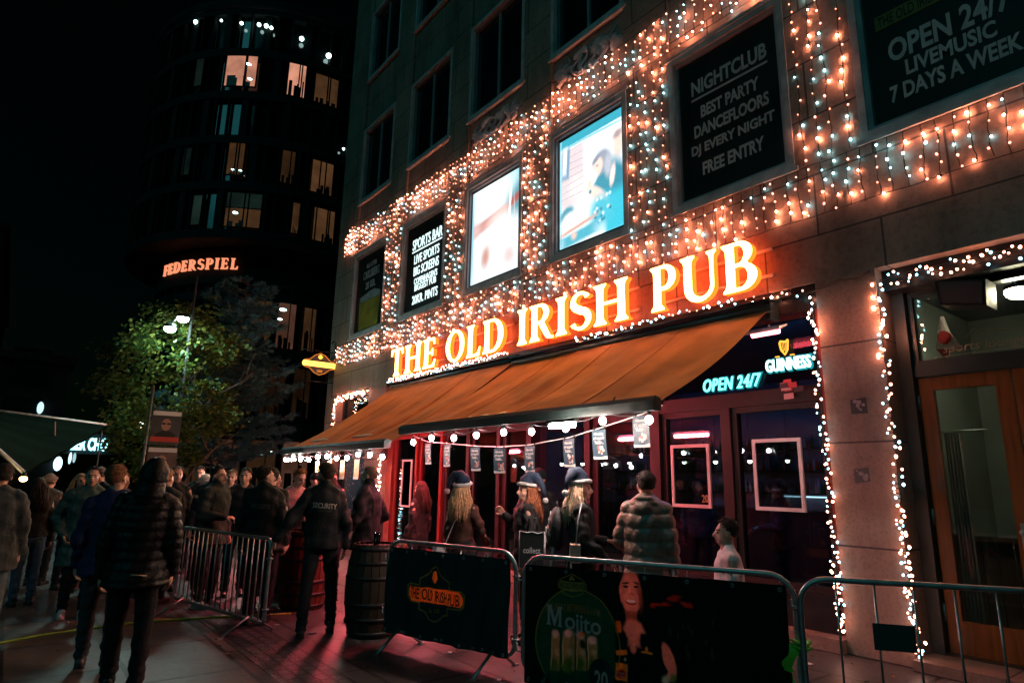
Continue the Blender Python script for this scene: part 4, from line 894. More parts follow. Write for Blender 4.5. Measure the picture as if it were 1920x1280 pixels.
# ---- lubar window poster, left
t = thing('window_poster', 'dark blue starry poster filling the window near the corner', 'poster', (-15.6, .2, .6))
w = MB(); w.box(-16.35, -14.98, .14, .15, .6, 3.2); part('sheet', w, mat('poster_blue', (.015, .05, .075), .5, nz=(2, .3)), t)
w = MB(); rr = random.Random(1)
for q in range(110):
    x = rr.uniform(-16.3, -15.05); z = rr.uniform(.7, 3.1); w.prism([(x - .012, z), (x, z - .016), (x + .012, z), (x, z + .016)], .136, .1398)
text(w, 'lubår...', .75, .24, (-15.6, 2.28), .004, .012, f=lambda u, v, n: (u, .139 - n, v)); text(w, '& gl', .4, .14, (-15.7, 2.75), .004, .0, f=lambda u, v, n: (u, .139 - n, v))
part('print', w, M_pl, t)
# ---- entrance: speaker, ceiling lamp, flag, glass lettering
t = thing('loudspeaker', 'black box loudspeaker under the beam over the oak doors', 'speaker', (-1.98, .2, 3.4))
w = MB(); w.prism([(-2.18, 3.44), (-1.80, 3.36), (-1.78, 3.62), (-2.20, 3.70)], .06, .36); part('cabinet', w, M_blackm, t)
w = MB(); w.prism([(-2.15, 3.455), (-1.83, 3.385), (-1.81, 3.60), (-2.17, 3.675)], .052, .0598); part('grille', w, M_rub, t)
w = MB(); w.tube([(-1.99, .3, 3.64), (-1.99, .34, 3.76)], .02, 6); part('bracket', w, M_blackm, t)
t = thing('entrance_lamp', 'round bright white lamp inside the entrance, over the oak doors', 'lamp', (-1.70, .80, 3.64))
w = MB(); w.ball((-1.70, .80, 3.62), (.13, .13, .08), 14, 8); part('globe', w, glow('lobby_globe', (1, .74, .52), 85), t)
w = MB(); w.lathe([(.13, .0), (.13, .04), (.05, .06), (.05, .22)], (-1.70, .80, 3.64), 14); part('lamp_base', w, M_blackm, t)
t = thing('pennant_flag', 'small white pennant with a red disc hanging inside the entrance glass', 'flag', (-2.33, .56, 3.3))
def FF(u, v, n): return (-2.33 + u * .9, .56 + .03 * math.sin(u * 22) - n, 3.22 + v)
tri = [(-.015, .22), (.015, .22), (.05, .05), (.16, -.14), (.10, -.16), (.07, -.15), (-.02, -.13), (-.10, -.12), (-.06, .04)]
w = MB(); w.add([FF(a, b, 0) for a, b in tri] + [FF(a, b, -.004) for a, b in tri], [tuple(range(len(tri)))[::-1], tuple(range(len(tri), 2 * len(tri)))]); part('cloth', w, mat('flag_white', (.75, .70, .66), .8), t)
w = MB(); ci = [(.0 + .06 * math.cos(a * .4), -.01 + .075 * math.sin(a * .4)) for a in range(16)]; w.add([FF(a, b, .006) for a, b in ci], [tuple(range(16))]); part('disc', w, mat('flag_red', (.55, .03, .03), .8), t)
w = MB(); w.add([FF(a, b, -.01) for a, b in [(-.10, -.12), (-.02, -.13), (.06, -.15), (-.03, -.23)]], [(0, 1, 2, 3)]); part('tail', w, mat('flag_tail', (.4, .06, .06), .8), t)
w = MB(); fd = lambda u, v, n: (u, .462 - n, v)
text(w, 'sports lounge', .70, .12, (-1.98, 3.06), .003, .0, f=fd, shear=.2); w.prism([(-2.42, 2.99), (-1.55, 3.0), (-1.56, 3.006), (-2.42, 2.996)], .459, .462)
for q in range(3): w.tube([(-2.12 + q * .14, .46, 3.16 + .02 * q), (-2.04 + q * .14, .46, 3.24 - .03 * q), (-1.95 + q * .14, .46, 3.17)], .004, 4)
solo('glass_lettering', w, mat('gilt', (.20, .15, .10), .5, .2), 'faded gilt script lettering on the glass over the oak doors', 'lettering', (-1.98, .46, 3.06))
t = thing('curtain', 'pale strip added as a reflection in the glass of the left oak door', 'curtain', (-2.3, 1.0, .12))
w = MB(); w.grid(lambda u, v: (-2.60 + .16 * u + .0 * v, 1.02 + (.012 * math.sin(u * 34)), .15 + 2.1 * v), 40, 6); part('cloth', w, fabric('reflection_strip', (.45, .38, .34), .3), t)  # pale strip imitates a tall reflection; no real curtain hangs here
w = MB(); w.tube([(-2.7, 1.02, 2.27), (-2.2, 1.02, 2.27)], .012, 6); part('rail', w, M_galv, t)  # rail added only to carry the reflection strip

# ================================================================ HANGING SIGN AT THE CORNER
t = thing('hanging_sign', 'lit amber hanging sign on a bracket at the building corner', 'sign', (-17.35, 0, 4.8))
fx = lambda a, b, c: (b, a, c)
def pl(s, cy=-.44, cz=4.79):
    pts = [(-.48, .0), (-.46, .10), (-.30, .13), (-.16, .26), (0, .33), (.16, .26), (.30, .13), (.46, .10), (.48, 0), (.46, -.10), (.30, -.13), (.16, -.25), (0, -.31), (-.16, -.25), (-.30, -.13), (-.46, -.10)]
    return [(cy + a * s, cz + b * s) for a, b in pts]
w = MB(); w.prism(pl(1.0), -17.38, -17.32, f=fx); part('plaque', w, mat('plaque_dark', (.03, .018, .01), .4), t)
w = MB(); pp = [(-17.315, a, b) for a, b in pl(.97)]; w.tube(pp, .012, 6, closed=True); part('border', w, glow('sign_edge', (1, .28, .04), .55), t)
w = MB(); w.prism([(-.92 , 4.72), (-.95, 4.79), (-.92, 4.86), (.04, 4.86), (.07, 4.79), (.04, 4.72)], -17.325, -17.29, f=fx); part('lit_band', w, glow('sign_amber', (1, .50, .06), 3.4), t)
w = MB(); text(w, 'THE OLD IRISH PUB', .80, .07, (0, 0), .003, .01, f=lambda u, v, n: (-17.289 + n, -.44 + u, 4.79 + v)); text(w, '2008', .16, .06, (0, 0), .003, .01, f=lambda u, v, n: (-17.318 + n, -.44 + u, 4.60 + v)); part('lettering', w, glow('sign_ink', (.9, .25, .02), .9), t)
w = MB()
for dx, dz in ((-.035, .0), (.035, 0), (0, .04), (0, -.03)): w.ball((-17.315, -.44 + dx, 5.0 + dz), (.01, .036, .036), 10, 6)
part('clover', w, glow('sign_clover', (1, .45, .05), 1.6), t)
w = MB(); w.tube([(-17.35, .0, 5.18), (-17.35, -1.0, 5.18)], .016, 6); w.tube([(-17.35, 0, 4.3), (-17.35, -1.02, 4.3)], .014, 6); w.tube([(-17.35, 0.0, 3.9), (-17.35, -.0, 5.5), (-17.35, -.08, 5.52), (-17.35, -.12, 5.44)], .018, 8)
for y in (-.2, -.7): w.tube([(-17.35, y, 5.18), (-17.35, y, 5.0)], .008, 5); w.tube([(-17.35, y, 4.3), (-17.35, y, 4.62)], .006, 5)
part('bracket', w, M_blackm, t)
# ================================================================ CROWD BARRIERS
def barrier(label, P1, P2, H, rc, nb, zb=.17, feet=(.22, .22), group='crowd barriers round the pub front'):
    P1 = Vector((*P1, 0)); P2 = Vector((*P2, 0)); d = P2 - P1; L = d.length; a = math.atan2(d.y, d.x)
    t = thing('crowd_barrier', label, 'barrier', P1, a, group)
    w = MB(); pts = [(0, 0, zb + rc * .6)]
    pts += [(rc - rc * math.cos(q * PI / 12), 0, H - rc + rc * math.sin(q * PI / 12)) for q in range(7)]
    pts += [(L - rc + rc * math.sin(q * PI / 12), 0, H - rc + rc * math.cos(q * PI / 12)) for q in range(7)]
    r2 = rc * .6; pts += [(L - r2 + r2 * math.cos(q * PI / 12), 0, zb + r2 - r2 * math.sin(q * PI / 12)) for q in range(7)]
    pts += [(r2 - r2 * math.sin(q * PI / 12), 0, zb + r2 - r2 * math.cos(q * PI / 12)) for q in range(6)]
    w.tube(pts, .0195, 12, closed=True); part('frame', w, M_galv, t, False)
    for k in range(1, nb + 1):
        x = L * k / (nb + 1); w = MB(); w.tube([(x, 0, zb), (x, 0, H)], .0075, 6); part('bar', w, M_galv, t, False)
    for x in (feet[0] , L - feet[1]):
        for s_ in (-1, 1):
            w = MB(); w.tube([(x, s_ * .012, zb + .03), (x, s_ * .30, .012)], .017, 8, flat=.6); w.box(x - .02, x + .02, min(s_ * .27, s_ * .34), max(s_ * .27, s_ * .34), 0, .014); part('leg', w, M_galv, t, False)
    for z in (zb + .14, H - .2): w = MB(); w.tube([(L + .005 + .035 * math.cos(q * PI / 4), .03 * math.sin(q * PI / 4), z) for q in range(8)], .008, 6, closed=True); part('loop', w, M_galv, t, False); w = MB(); w.tube([(-.02, 0, z), (-.055, 0, z), (-.055, 0, z + .06)], .008, 6); part('hook', w, M_galv, t, False)
    return t, L
bl_, L0 = barrier('plain slatted steel barrier left of the bearded guard', (-9.35, -5.1), (-7.2, -4.65), 1.0, .09, 17, .15, (.3, .3))
b1_, L1 = barrier('steel barrier carrying the dark pub-crest banner', (-6.25, -3.73), (-4.66, -3.3), 1.03, .17, 4)
b2_, L2 = barrier('steel barrier carrying the green cocktail banner', (-4.30, -3.50), (-2.45, -2.60), 1.05, .17, 4)
b3_, L3 = barrier('bare steel barrier in front of the stickered pillar and oak doors', (-2.37, -2.68), (-.50, -1.40), 1.05, .17, 9)
w = MB(); w.box(.42, .66, -.014, -.009, .64, .80); 
for x in (.43, .65): w.box(x - .004, x + .004, -.009, .010, .66, .78)
part('plate', w, mat('plate_dark', (.05, .06, .055), .5, .4), b3_, False)

def vinyl(key, col, thru):
    m = mat(key, col, .42, nz=(2, .3), spec=.5); t = m.node_tree; b = t.nodes["Principled BSDF"]; o = [n for n in t.nodes if n.type == 'OUTPUT_MATERIAL'][0]
    tr = t.nodes.new("ShaderNodeBsdfTransparent"); mx = t.nodes.new("ShaderNodeMixShader"); mx.inputs[0].default_value = thru
    t.links.new(b.outputs[0], mx.inputs[1]); t.links.new(tr.outputs[0], mx.inputs[2]); t.links.new(mx.outputs[0], o.inputs[0]); return m
def art(mb, poly, F, layer, m=0, step=.035, rnd=False):
    if rnd and len(poly) > 4: poly = chaikin(poly)
    bm = bmesh.new()
    a = sum(poly[i][0] * poly[(i + 1) % len(poly)][1] - poly[(i + 1) % len(poly)][0] * poly[i][1] for i in range(len(poly)))
    if a < 0: poly = poly[::-1]
    bm.faces.new([bm.verts.new((x, y, 0)) for x, y in poly])
    bmesh.ops.triangulate(bm, faces=bm.faces[:])
    for ax in (0, 1):
        lo = min(p[ax] for p in poly); hi = max(p[ax] for p in poly); s_ = step if ax == 0 else step * 2; q = math.floor(lo / s_) * s_ + s_
        while q < hi:
            bmesh.ops.bisect_plane(bm, geom=bm.verts[:] + bm.edges[:] + bm.faces[:], dist=1e-6, plane_co=(q, 0, 0) if ax == 0 else (0, q, 0), plane_no=(1, 0, 0) if ax == 0 else (0, 1, 0)); q += s_
    bm.verts.index_update()
    mb.add([F(v.co.x, v.co.y, layer * .0011) for v in bm.verts], [tuple(v.index for v in f.verts) for f in bm.faces], m); bm.free()
def outline(pts, wd):
    n = len(pts); c = Vector((sum(p[0] for p in pts) / n, sum(p[1] for p in pts) / n)); return pts
def stroke(mb, pts, wd, F, layer, m=0, closed=True):
    n = len(pts)
    for i in range(n if closed else n - 1):
        a = Vector(pts[i]); b = Vector(pts[(i + 1) % n]); d = (b - a)
        if d.length < 1e-6: continue
        d.normalize(); nn = Vector((-d.y, d.x)) * wd / 2; e = d * wd * .3
        art(mb, [tuple(a + nn - e), tuple(a - nn - e), tuple(b - nn + e), tuple(b + nn + e)], F, layer + .02 * (i % 2), m)
def ell(cx, cy, rx, ry, a0=0, a1=360, n=24): return [(cx + rx * math.cos(math.radians(a0 + (a1 - a0) * k / n)), cy + ry * math.sin(math.radians(a0 + (a1 - a0) * k / n))) for k in range(n if a1 - a0 == 360 else n + 1)]
def banner_sheet(t, L, H, F, m, z0, z1, u0, u1, us=None):
    w = MB(); w.grid(lambda a, b: F(u0 + (u1 - u0) * a, z0 + (z1 - z0) * b, 0), 90, 30); w.grid(lambda a, b: F(u1 + (u0 - u1) * a, z0 + (z1 - z0) * b, -.003), 90, 30)
    if us:
        for k, f in enumerate(w.f): c = sum(w.v[i][0] for i in f) / len(f); w.m[k] = 0 if c < us[0] else 1 if c < us[1] else 2
    o = part('banner', w, m, t, False)
    w = MB()
    for k in range(7):
        for v in (z0 + .03, z1 - .03):
            u = u0 + .04 + (u1 - u0 - .08) * k / 6; p = Vector(F(u, v, .002)); w.tube([p + Vector((.012 * math.cos(q), 0, .012 * math.sin(q))) for q in [i * PI / 4 for i in range(8)]], .004, 5, closed=True)
            if v > .5: w.tube([p, (u, -.0, H), (u + .01, .022, H - .01)], .003, 4)
    part('eyelet', w, M_galv, o, False); return o
CU, CV = .70, .56
GB = (.80, .36, .075)
M_vinyl = paint('vinyl_green_black', (.018, .050, .052), [('b', CU, CV, .325, .068, 1.2, GB, .04), ('e', CU - .32, CV + .006, .036, .062, 0, GB, .06), ('e', CU + .32, CV - .006, .036, .062, 0, GB, .06)] + [('e', CU + a, CV + b, r_, r_, 0, GB, .1) for a, b, r_ in ((-.01, .20, .028), (-.025, .165, .026), (.012, .165, .026), (-.005, .135, .02))], transl=.5, rough=.4, grain=.12); M_gold = fabric('print_gold', (.85, .42, .10), .5, .5); M_ink = mat('print_black', (.012, .012, .010), .5)
# --- banner one: the crest
def F1(u, v, n):
    y = .034 + .018 * math.sin(u * 13 + v * 4) * (1 - v * .5) + .012 * math.sin(u * 27 - v * 9) + .02 * math.exp(-((u - .66) / .025) ** 2) * (.5 + .5 * v)
    return (u, -(y + n), v)
bn = banner_sheet(b1_, L1, 1.03, F1, M_vinyl, .15, .97, .02, L1 - .05)
cu_, cv_ = .70, .56
sh = [(-.0, .27), (.05, .24), (.10, .19), (.17, .15), (.19, .145), (.19, .08), (.33, .08), (.365, .05), (.365, -.05), (.33, -.08), (.19, -.08), (.19, -.145), (.12, -.16), (.05, -.21), (0, -.235)]
sh = sh + [(-a, b) for a, b in sh[::-1][1:-1]]
sh = [(cu_ + a, cv_ + b - a * .02) for a, b in sh]
w = MB(); stroke(w, sh, .012, F1, 1)
part('crest', w, M_gold, bn, False)
w = MB(); text(w, 'THE OLD IRISH PUB', .64, .105, (cu_, cv_), .001, .014, f=lambda u, v, n: F1(u, v - (u - cu_) * .02, .0035 + n)); part('lettering', w, M_ink, bn, False)
w = MB(); text(w, 'Est. 2008', .11, .04, (cu_, cv_ - .13), .001, .0, f=lambda u, v, n: F1(u, v, .003 + n)); part('lettering', w, M_gold, bn, False)
# --- banner two: the cocktail
def F2(u, v, n):
    y = .034 + .010 * math.sin(u * 9 + v * 3) + .006 * math.sin(u * 31 - v * 5) + .014 * math.exp(-((u - .80) / .012) ** 2)
    return (u, -(y + n), v)
def q2(x, y):
    k = .000891665 * x + .000410098 * y + 1; return ((.011232726 * x + .000153187 * y - 11.1691955) / k, (.001654234 * x - .009269281 * y + 10.4503294) / k)
def Q(*pts): return [q2(*p) for p in pts]
oc = q2(1082, 1205); orx, ory = .345, .40
K_ = .0042
def bq_(sh, x, y, rx, ry, dg, c, so=.15): u, v = q2(x, y); return (sh, u, v, rx * K_, ry * .00383, dg, c, so)
SKN, SKD, HR, BLK = (.78, .36, .28), (.50, .17, .11), (.012, .008, .007), (.005, .005, .006)
rr = random.Random(4); INK = (.006, .007, .007); us = (q2(1153, 1100)[0], q2(1222, 1100)[0]); art2 = [('e', oc[0], oc[1], orx, ory, 0, (.022, .11, .055), .03)]
for x0, x1, yt in ((1032, 1050, 1190), (1053, 1077, 1190), (1079, 1099, 1193), (1101, 1121, 1202)):
    xm, hw = (x0 + x1) / 2, (x1 - x0) / 2
    art2 += [bq_('b', xm, (yt + 1256) / 2, hw, (1256 - yt) / 2, 0, (.30, .27, .13), .12), bq_('e', xm, yt - 3, hw * .9, 8, 0, (.55, .46, .42), .5), bq_('e', xm - 2, 1244, hw * .9, 14, 0, (.10, .20, .03), .6), bq_('e', xm + 3, 1222, hw * .5, 7, 20, (.42, .38, .26), .7), bq_('b', x0 + 2, 1222, 1.2, 28, 0, (.48, .40, .30), .6)]
art2 += [bq_('e', 1093, 1207, 7, 10, 20, (.02, .05, .02), .5), bq_('e', 1092, 1188, 6, 5, 0, (.50, .22, .04), .6), bq_('e', 1060, 1252, 12, 8, -20, (.12, .22, .04), .6)]
art2 += [bq_('e', rr.uniform(1214, 1300), 1128 + rr.gauss(0, 6), rr.uniform(4, 11), rr.uniform(2.5, 5), 0, (.50, .05, .025), .8) for q in range(12)]
art2 += [bq_('e', rr.uniform(1255, 1345), rr.uniform(1160, 1230), rr.uniform(2, 4), rr.uniform(5, 12), 0, (.05, .075, .05), .8) for q in range(12)]
art2 += [bq_('e', 1182, 1112, 31, 54, 0, HR), bq_('e', 1204, 1158, 17, 52, 4, HR), bq_('e', 1163, 1150, 14, 45, 0, HR),
    bq_('b', 1184, 1160, 11, 22, 0, SKD, .15), bq_('e', 1188, 1190, 22, 30, 0, SKN, .2), bq_('e', 1203, 1240, 44, 52, 6, BLK, .06), bq_('e', 1246, 1208, 18, 22, 20, BLK, .1), bq_('e', 1168, 1216, 10, 36, 0, BLK, .15), bq_('b', 1188, 1189, 12, 22, 0, SKN, .35), bq_('e', 1187, 1214, 6, 10, 0, SKN, .5),
    bq_('e', 1254, 1236, 10, 32, 18, SKN, .2), bq_('e', 1258, 1268, 8, 9, 0, SKN, .3),
    bq_('e', 1182, 1110, 20.5, 40, 2, SKN, .08), bq_('e', 1199, 1116, 6, 30, 4, SKD, .8), bq_('e', 1182, 1076, 14, 8, 0, (.60, .26, .19), .8), bq_('e', 1171, 1122, 6, 8, 0, (.88, .42, .34), .9), bq_('e', 1193, 1122, 5, 8, 0, (.80, .36, .29), .9),
    bq_('e', 1172.5, 1099, 5, 2.4, -4, (.03, .015, .012), .4), bq_('e', 1191.5, 1100, 5, 2.4, 4, (.03, .015, .012), .4), bq_('e', 1172, 1092, 7, 1.8, 6, (.10, .035, .025), .5), bq_('e', 1192, 1093, 7, 1.8, -8, (.10, .035, .025), .5),
    bq_('e', 1182, 1113, 4.5, 3, 0, SKD, .8), bq_('e', 1179.5, 1106, 1.6, 10, 3, (.88, .45, .36), .9), bq_('e', 1182, 1128, 11, 6.0, 0, (.42, .08, .07), .25), bq_('e', 1182, 1126.6, 9, 3.4, 0, (.92, .80, .74), .25), bq_('e', 1182, 1121.5, 12, 3, 0, SKN, .4), bq_('e', 1183, 1148, 13, 4, 0, SKD, .7),
    bq_('e', 1190, 1209, 1.5, 2, 0, (.9, .7, .6), .5), bq_('b', 1213, 1224, 11, 2.2, -4, (.75, .40, .06), .3), bq_('e', 1211, 1217, 3, 5, 0, (.75, .40, .06), .5),
    bq_('b', 1160, 1177, 5, 14, 0, (.55, .22, .04), .15), bq_('e', 1166, 1252, 12.5, 60, 0, (.02, .012, .008), .06), bq_('b', 1160, 1196, 5.5, 12, 0, (.02, .015, .012), .2), bq_('b', 1166, 1222, 10, 5, 6, (.75, .34, .05), .2), bq_('b', 1166, 1258, 11.5, 16, 0, (.75, .36, .06), .12), bq_('e', 1166, 1262, 8, 9, 0, (.42, .02, .02), .2), bq_('e', 1172, 1235, 2.5, 3, 0, (.7, .65, .6), .6),
    bq_('e', 1248, 1274, 8, 9, 0, (.55, .55, .42), .6), bq_('e', 1262, 1272, 6, 8, 0, (.25, .32, .08), .6)]
bn = banner_sheet(b2_, L2, 1.05, F2, [paint('banner_print_drink', INK, [x for x in art2 if x[1] - x[3] < us[0]], transl=.55, rough=.42, grain=.12), paint('banner_print_woman', INK, [x for x in art2 if x[1] + x[3] > us[0] and x[1] - x[3] < us[1] and x[6] != (.05, .075, .05)], transl=.55, rough=.42, grain=.12), paint('banner_print_back', INK, [x for x in art2 if x[1] + x[3] > us[1]], transl=.55, rough=.42, grain=.12)], .10, .985, .03, L2 - .05, us)
w = MB(); eo = [p for p in ell(oc[0], oc[1], orx, ory, -50, 230, 44)]; eo = [p for p in eo if p[1] > .13]
stroke(w, eo, .010, F2, 2, closed=False)
lc = q2(1073, 1096)
art(w, [(lc[0] + a, lc[1] + b) for a, b in [(-.125, -.03), (-.10, -.038), (0, -.05), (.10, -.038), (.125, -.03), (.125, .018), (.10, .03), (0, .022), (-.10, .03), (-.125, .018)]], F2, 3)
stroke(w, [(lc[0] - .11, lc[1] + .035), (lc[0] - .05, lc[1] + .06), (lc[0], lc[1] + .085), (lc[0] + .05, lc[1] + .06), (lc[0] + .11, lc[1] + .035)], .007, F2, 3, closed=False)
stroke(w, [(lc[0] - .10, lc[1] - .05), (lc[0] - .05, lc[1] - .075), (lc[0], lc[1] - .088), (lc[0] + .05, lc[1] - .075), (lc[0] + .10, lc[1] - .05)], .007, F2, 3, closed=False)
for a, b in ((0, .06), (-.012, .045), (.012, .045)): art(w, ell(lc[0] + a, lc[1] + b, .012, .013, n=10), F2, 3.5 + a * 3)
part('crest', w, M_gold, bn, False)
w = MB(); text(w, 'THE OLD IRISH PUB', .24, .045, (lc[0], lc[1] - .006), .001, .01, f=lambda u, v, n: F2(u, v, .0048 + n)); part('lettering', w, M_ink, bn, False)
w = MB(); sc = q2(1074, 1139); text(w, 'SATURDAY BETWEEN 8-11PM.', .47, .055, (0, 0), .001, .01, f=lambda u, v, n: F2(sc[0] + u, sc[1] + v - u * u * .35, .0035 + n)); part('lettering', w, fabric('print_orange', (.95, .30, .10), .5, .5), bn, False)
w = MB(); mc = q2(1076, 1168); mv, mf = serif_glyph('M', .5); fm = lambda u, v, n: F2(mc[0] + u, mc[1] + v - u * .06, .0046 + n)
w.add([fm(-.235 + p[0] * .145, -.045 + p[1] * .15, .001 if p[2] > 0 else 0) for p in mv], mf); text(w, 'ojito', .30, .165, (.075, -.01), .001, .014, f=fm); part('lettering', w, fabric('print_pinkwhite', (.95, .62, .58), .5, .5), bn, False)
w = MB(); pc = q2(1128, 1268); art(w, ell(pc[0], pc[1], .105, .13, n=24), F2, 4); part('price_disc', w, M_ink, bn, False)
w = MB(); text(w, '20', .11, .13, (pc[0] - .0, pc[1] - .02), .001, .02, f=lambda u, v, n: F2(u, v, .0058 + n)); part('lettering', w, MATS['print_pinkwhite'], bn, False)
w = MB(); bc = q2(1166, 1263); text(w, 'Havana', .055, .018, (bc[0], bc[1] + .012), .0008, .0, f=lambda u, v, n: F2(u, v, .0095 + n)); text(w, 'Club', .04, .018, (bc[0], bc[1] - .012), .0008, .0, f=lambda u, v, n: F2(u, v, .0095 + n)); part('lettering', w, MATS['print_pinkwhite'], bn, False)
# tape at the joint
w = MB(); jx, jy = -2.41, -2.64
M_tape = mat('tape_green', (.16, .55, .03), .5, nz=(6, .2)); M_tape2 = mat('tape_yellow', (.55, .40, .03), .5)
for z in (.60, .635): w.tube([(jx + .052 * math.cos(q * PI / 6), jy + .04 * math.sin(q * PI / 6), z + .008 * math.sin(q)) for q in range(12)], .024, 6, 0, closed=True, flat=.35)
for k, (a, m_) in enumerate(((0, 0), (.5, 0), (1.0, 1))):
    w.grid(lambda u, v: (jx - .06 + .025 * math.cos(a) * (u - .5) * 2 + .03 * math.sin(v * 6 + k), jy - .03 + .02 * (u - .5) + .02 * math.cos(v * 5 + k * 2), .62 - (.18 + .14 * k) * v), 2, 12, m_)
solo('tape', w, [M_tape, M_tape2], 'green and yellow tape tied round the joint of two barriers', 'tape', (jx, jy, .6))

# ================================================================ BARRELS AND GLASSES
def barrel(x, y, h, r, label, m):
    t = thing('barrel', label, 'barrel', (x, y, 0), group='barrels used as tables')
    n = 22; w = MB()
    prof = [(0, 1.0)] and [(r * (.80 + .20 * math.sin(PI * (k / 10) ** 1.0)), h * k / 10) for k in range(11)]
    for j in range(n):
        a0 = 2 * PI * j / n + .012; a1 = 2 * PI * (j + 1) / n - .012; vs = []
        for rr_, z in prof:
            for a in (a0, a1): vs.append((x + rr_ * math.cos(a), y + rr_ * math.sin(a), z))
        for rr_, z in prof:
            for a in (a0, a1): vs.append((x + (rr_ - .02) * math.cos(a), y + (rr_ - .02) * math.sin(a), z))
        k = len(prof); fs = []
        for i in range(k - 1):
            fs.append((2 * i, 2 * i + 1, 2 * i + 3, 2 * i + 2)); o = 2 * k
            fs.append((2 * i, 2 * i + 2, o + 2 * i + 2, o + 2 * i)); fs.append((2 * i + 1, o + 2 * i + 1, o + 2 * i + 3, 2 * i + 3))
        fs.append((2 * k - 2, 2 * k - 1, 4 * k - 1, 4 * k - 2)); w.add(vs, fs, 0)
    part('staves', w, m, t)
    w = MB(); w.lathe([(r * .80 - .01, 0), (r * .80 - .01, .02)], (x, y, h - .05), 22); part('lid', w, m, t)
    for f_ in (.05, .20, .36, .64, .80, .95):
        rr_ = r * (.80 + .20 * math.sin(PI * f_)); w = MB(); w.lathe([(rr_ + .001, -.022), (rr_ + .006, -.022), (rr_ + .006, .022), (rr_ + .001, .022)], (x, y, h * f_), 28); part('hoop', w, M_hoop, t)
    return t
barrel(-6.78, -3.62, .95, .31, 'weathered oak barrel between the bearded guard and the crest banner', M_barrel)
barrel(-8.62, -3.72, .97, .33, 'red lit barrel with drinkers standing round it', wood('barrel_red', (.14, .045, .03), 2, .5))
def glass_of(x, y, z, label, fill, h=.15):
    t = thing('beer_glass', label, 'glass', (x, y, z), group='beer glasses on the barrels')
    w = MB(); w.lathe([(.028, 0), (.031, .01), (.040, h), (.037, h), (.028, .014), (0, .012)], (x, y, z), 14); part('glass', w, M_glass, t)
    w = MB(); w.lathe([(0, .015), (.027, .016), (.027 + .008 * fill, .015 + h * fill), (0, .015 + h * fill)], (x, y, z), 12); part('beer', w, M_beer, t)
    w = MB(); w.lathe([(0, 0), (.027 + .008 * fill, 0), (.027 + .008 * fill, .012), (0, .014)], (x, y, z + .016 + h * fill), 12); part('foam', w, M_white, t)
glass_of(-6.62, -3.70, .92, 'nearly empty beer glass by the crest banner', .25); glass_of(-6.90, -3.55, .92, 'half full beer glass on the left of the oak barrel', .5, .13)
glass_of(-8.45, -3.83, .94, 'beer glass on the red lit barrel', .6); glass_of(-8.72, -3.60, .94, 'taller beer glass behind it on the red lit barrel', .8, .17)

# ================================================================ GROUND CABLE, POSTERS POLE, STREET LAMP, STALL, FAR SIGNS
pts = [(-7.6, -7.9), (-8.38, -6.81), (-8.55, -6.5), (-8.63, -6.15), (-8.68, -5.7), (-8.66, -5.36), (-8.5, -4.7), (-8.25, -3.98)]
w = MB(); w.tube([(x, y, .012) for x, y in pts], .013, 8); solo('ground_cable', w, mat('cable_green', (.20, .33, .02), .5, nz=(10, .2)), 'yellow green cable lying across the paving', 'cable', (-8.6, -5.8, 0))
t = thing('poster_pole', 'grey pole carrying two portrait posters in front of the leafy tree', 'pole', (-11.95, -5.28, 0))
w = MB(); w.tube([(-11.95, -5.28, 0), (-11.95, -5.28, 3.1)], .022, 10); part('pole', w, mat('pole_paint', (.08, .09, .09), .5, nz=(6, .3)), t)
for z, c in ((2.42, (.05, .05, .05)), (1.82, (.10, .06, .05))):
    def Fp(u, v, n, z=z): return (-11.90 + .0 + n * .96 + u * .10, -5.28 + .26 + u * .98 - n * .1, z + v)
    w = MB(); w.add([Fp(a, b, 0) for a, b in ((-.22, -.28), (.22, -.28), (.22, .28), (-.22, .28))] + [Fp(a, b, -.01) for a, b in ((-.22, -.28), (.22, -.28), (.22, .28), (-.22, .28))], [(0, 1, 2, 3), (7, 6, 5, 4), (0, 4, 5, 1), (1, 5, 6, 2), (2, 6, 7, 3), (3, 7, 4, 0)]); ps = part('poster', w, mat('pp%d' % int(c[0] * 100), c, .5, nz=(4, .3)), t)
    w = MB()
    w.add([Fp(a, b, .003) for a, b in ((-.21, .20), (.21, .20), (.21, .27), (-.21, .27))], [(0, 1, 2, 3)], 0)
    w.add([Fp(a, b, .003) for a, b in ell(0, .05, .075, .10, n=16)], [tuple(range(16))], 1); w.add([Fp(a, b, .0025) for a, b in ((-.17, -.20), (.17, -.20), (.14, -.10), (.05, -.05), (-.05, -.05), (-.14, -.10))], [(0, 1, 2, 3, 4, 5)], 3)
    w.add([Fp(a, b, .004) for a, b in ((-.07, .05), (-.01, .05), (-.01, .08), (-.07, .08))], [(0, 1, 2, 3)], 3); w.add([Fp(a, b, .004) for a, b in ((.01, .05), (.07, .05), (.07, .08), (.01, .08))], [(0, 1, 2, 3)], 3)
    w.add([Fp(a, b, .0045) for a, b in ((-.21, -.23), (.21, -.23), (.21, -.15), (-.21, -.15))], [(0, 1, 2, 3)], 2); part('print', w, [M_white, mat('pp_skin', (.38, .20, .15), .6), mat('pp_red', (.5, .05, .03), .6), M_ink], ps)
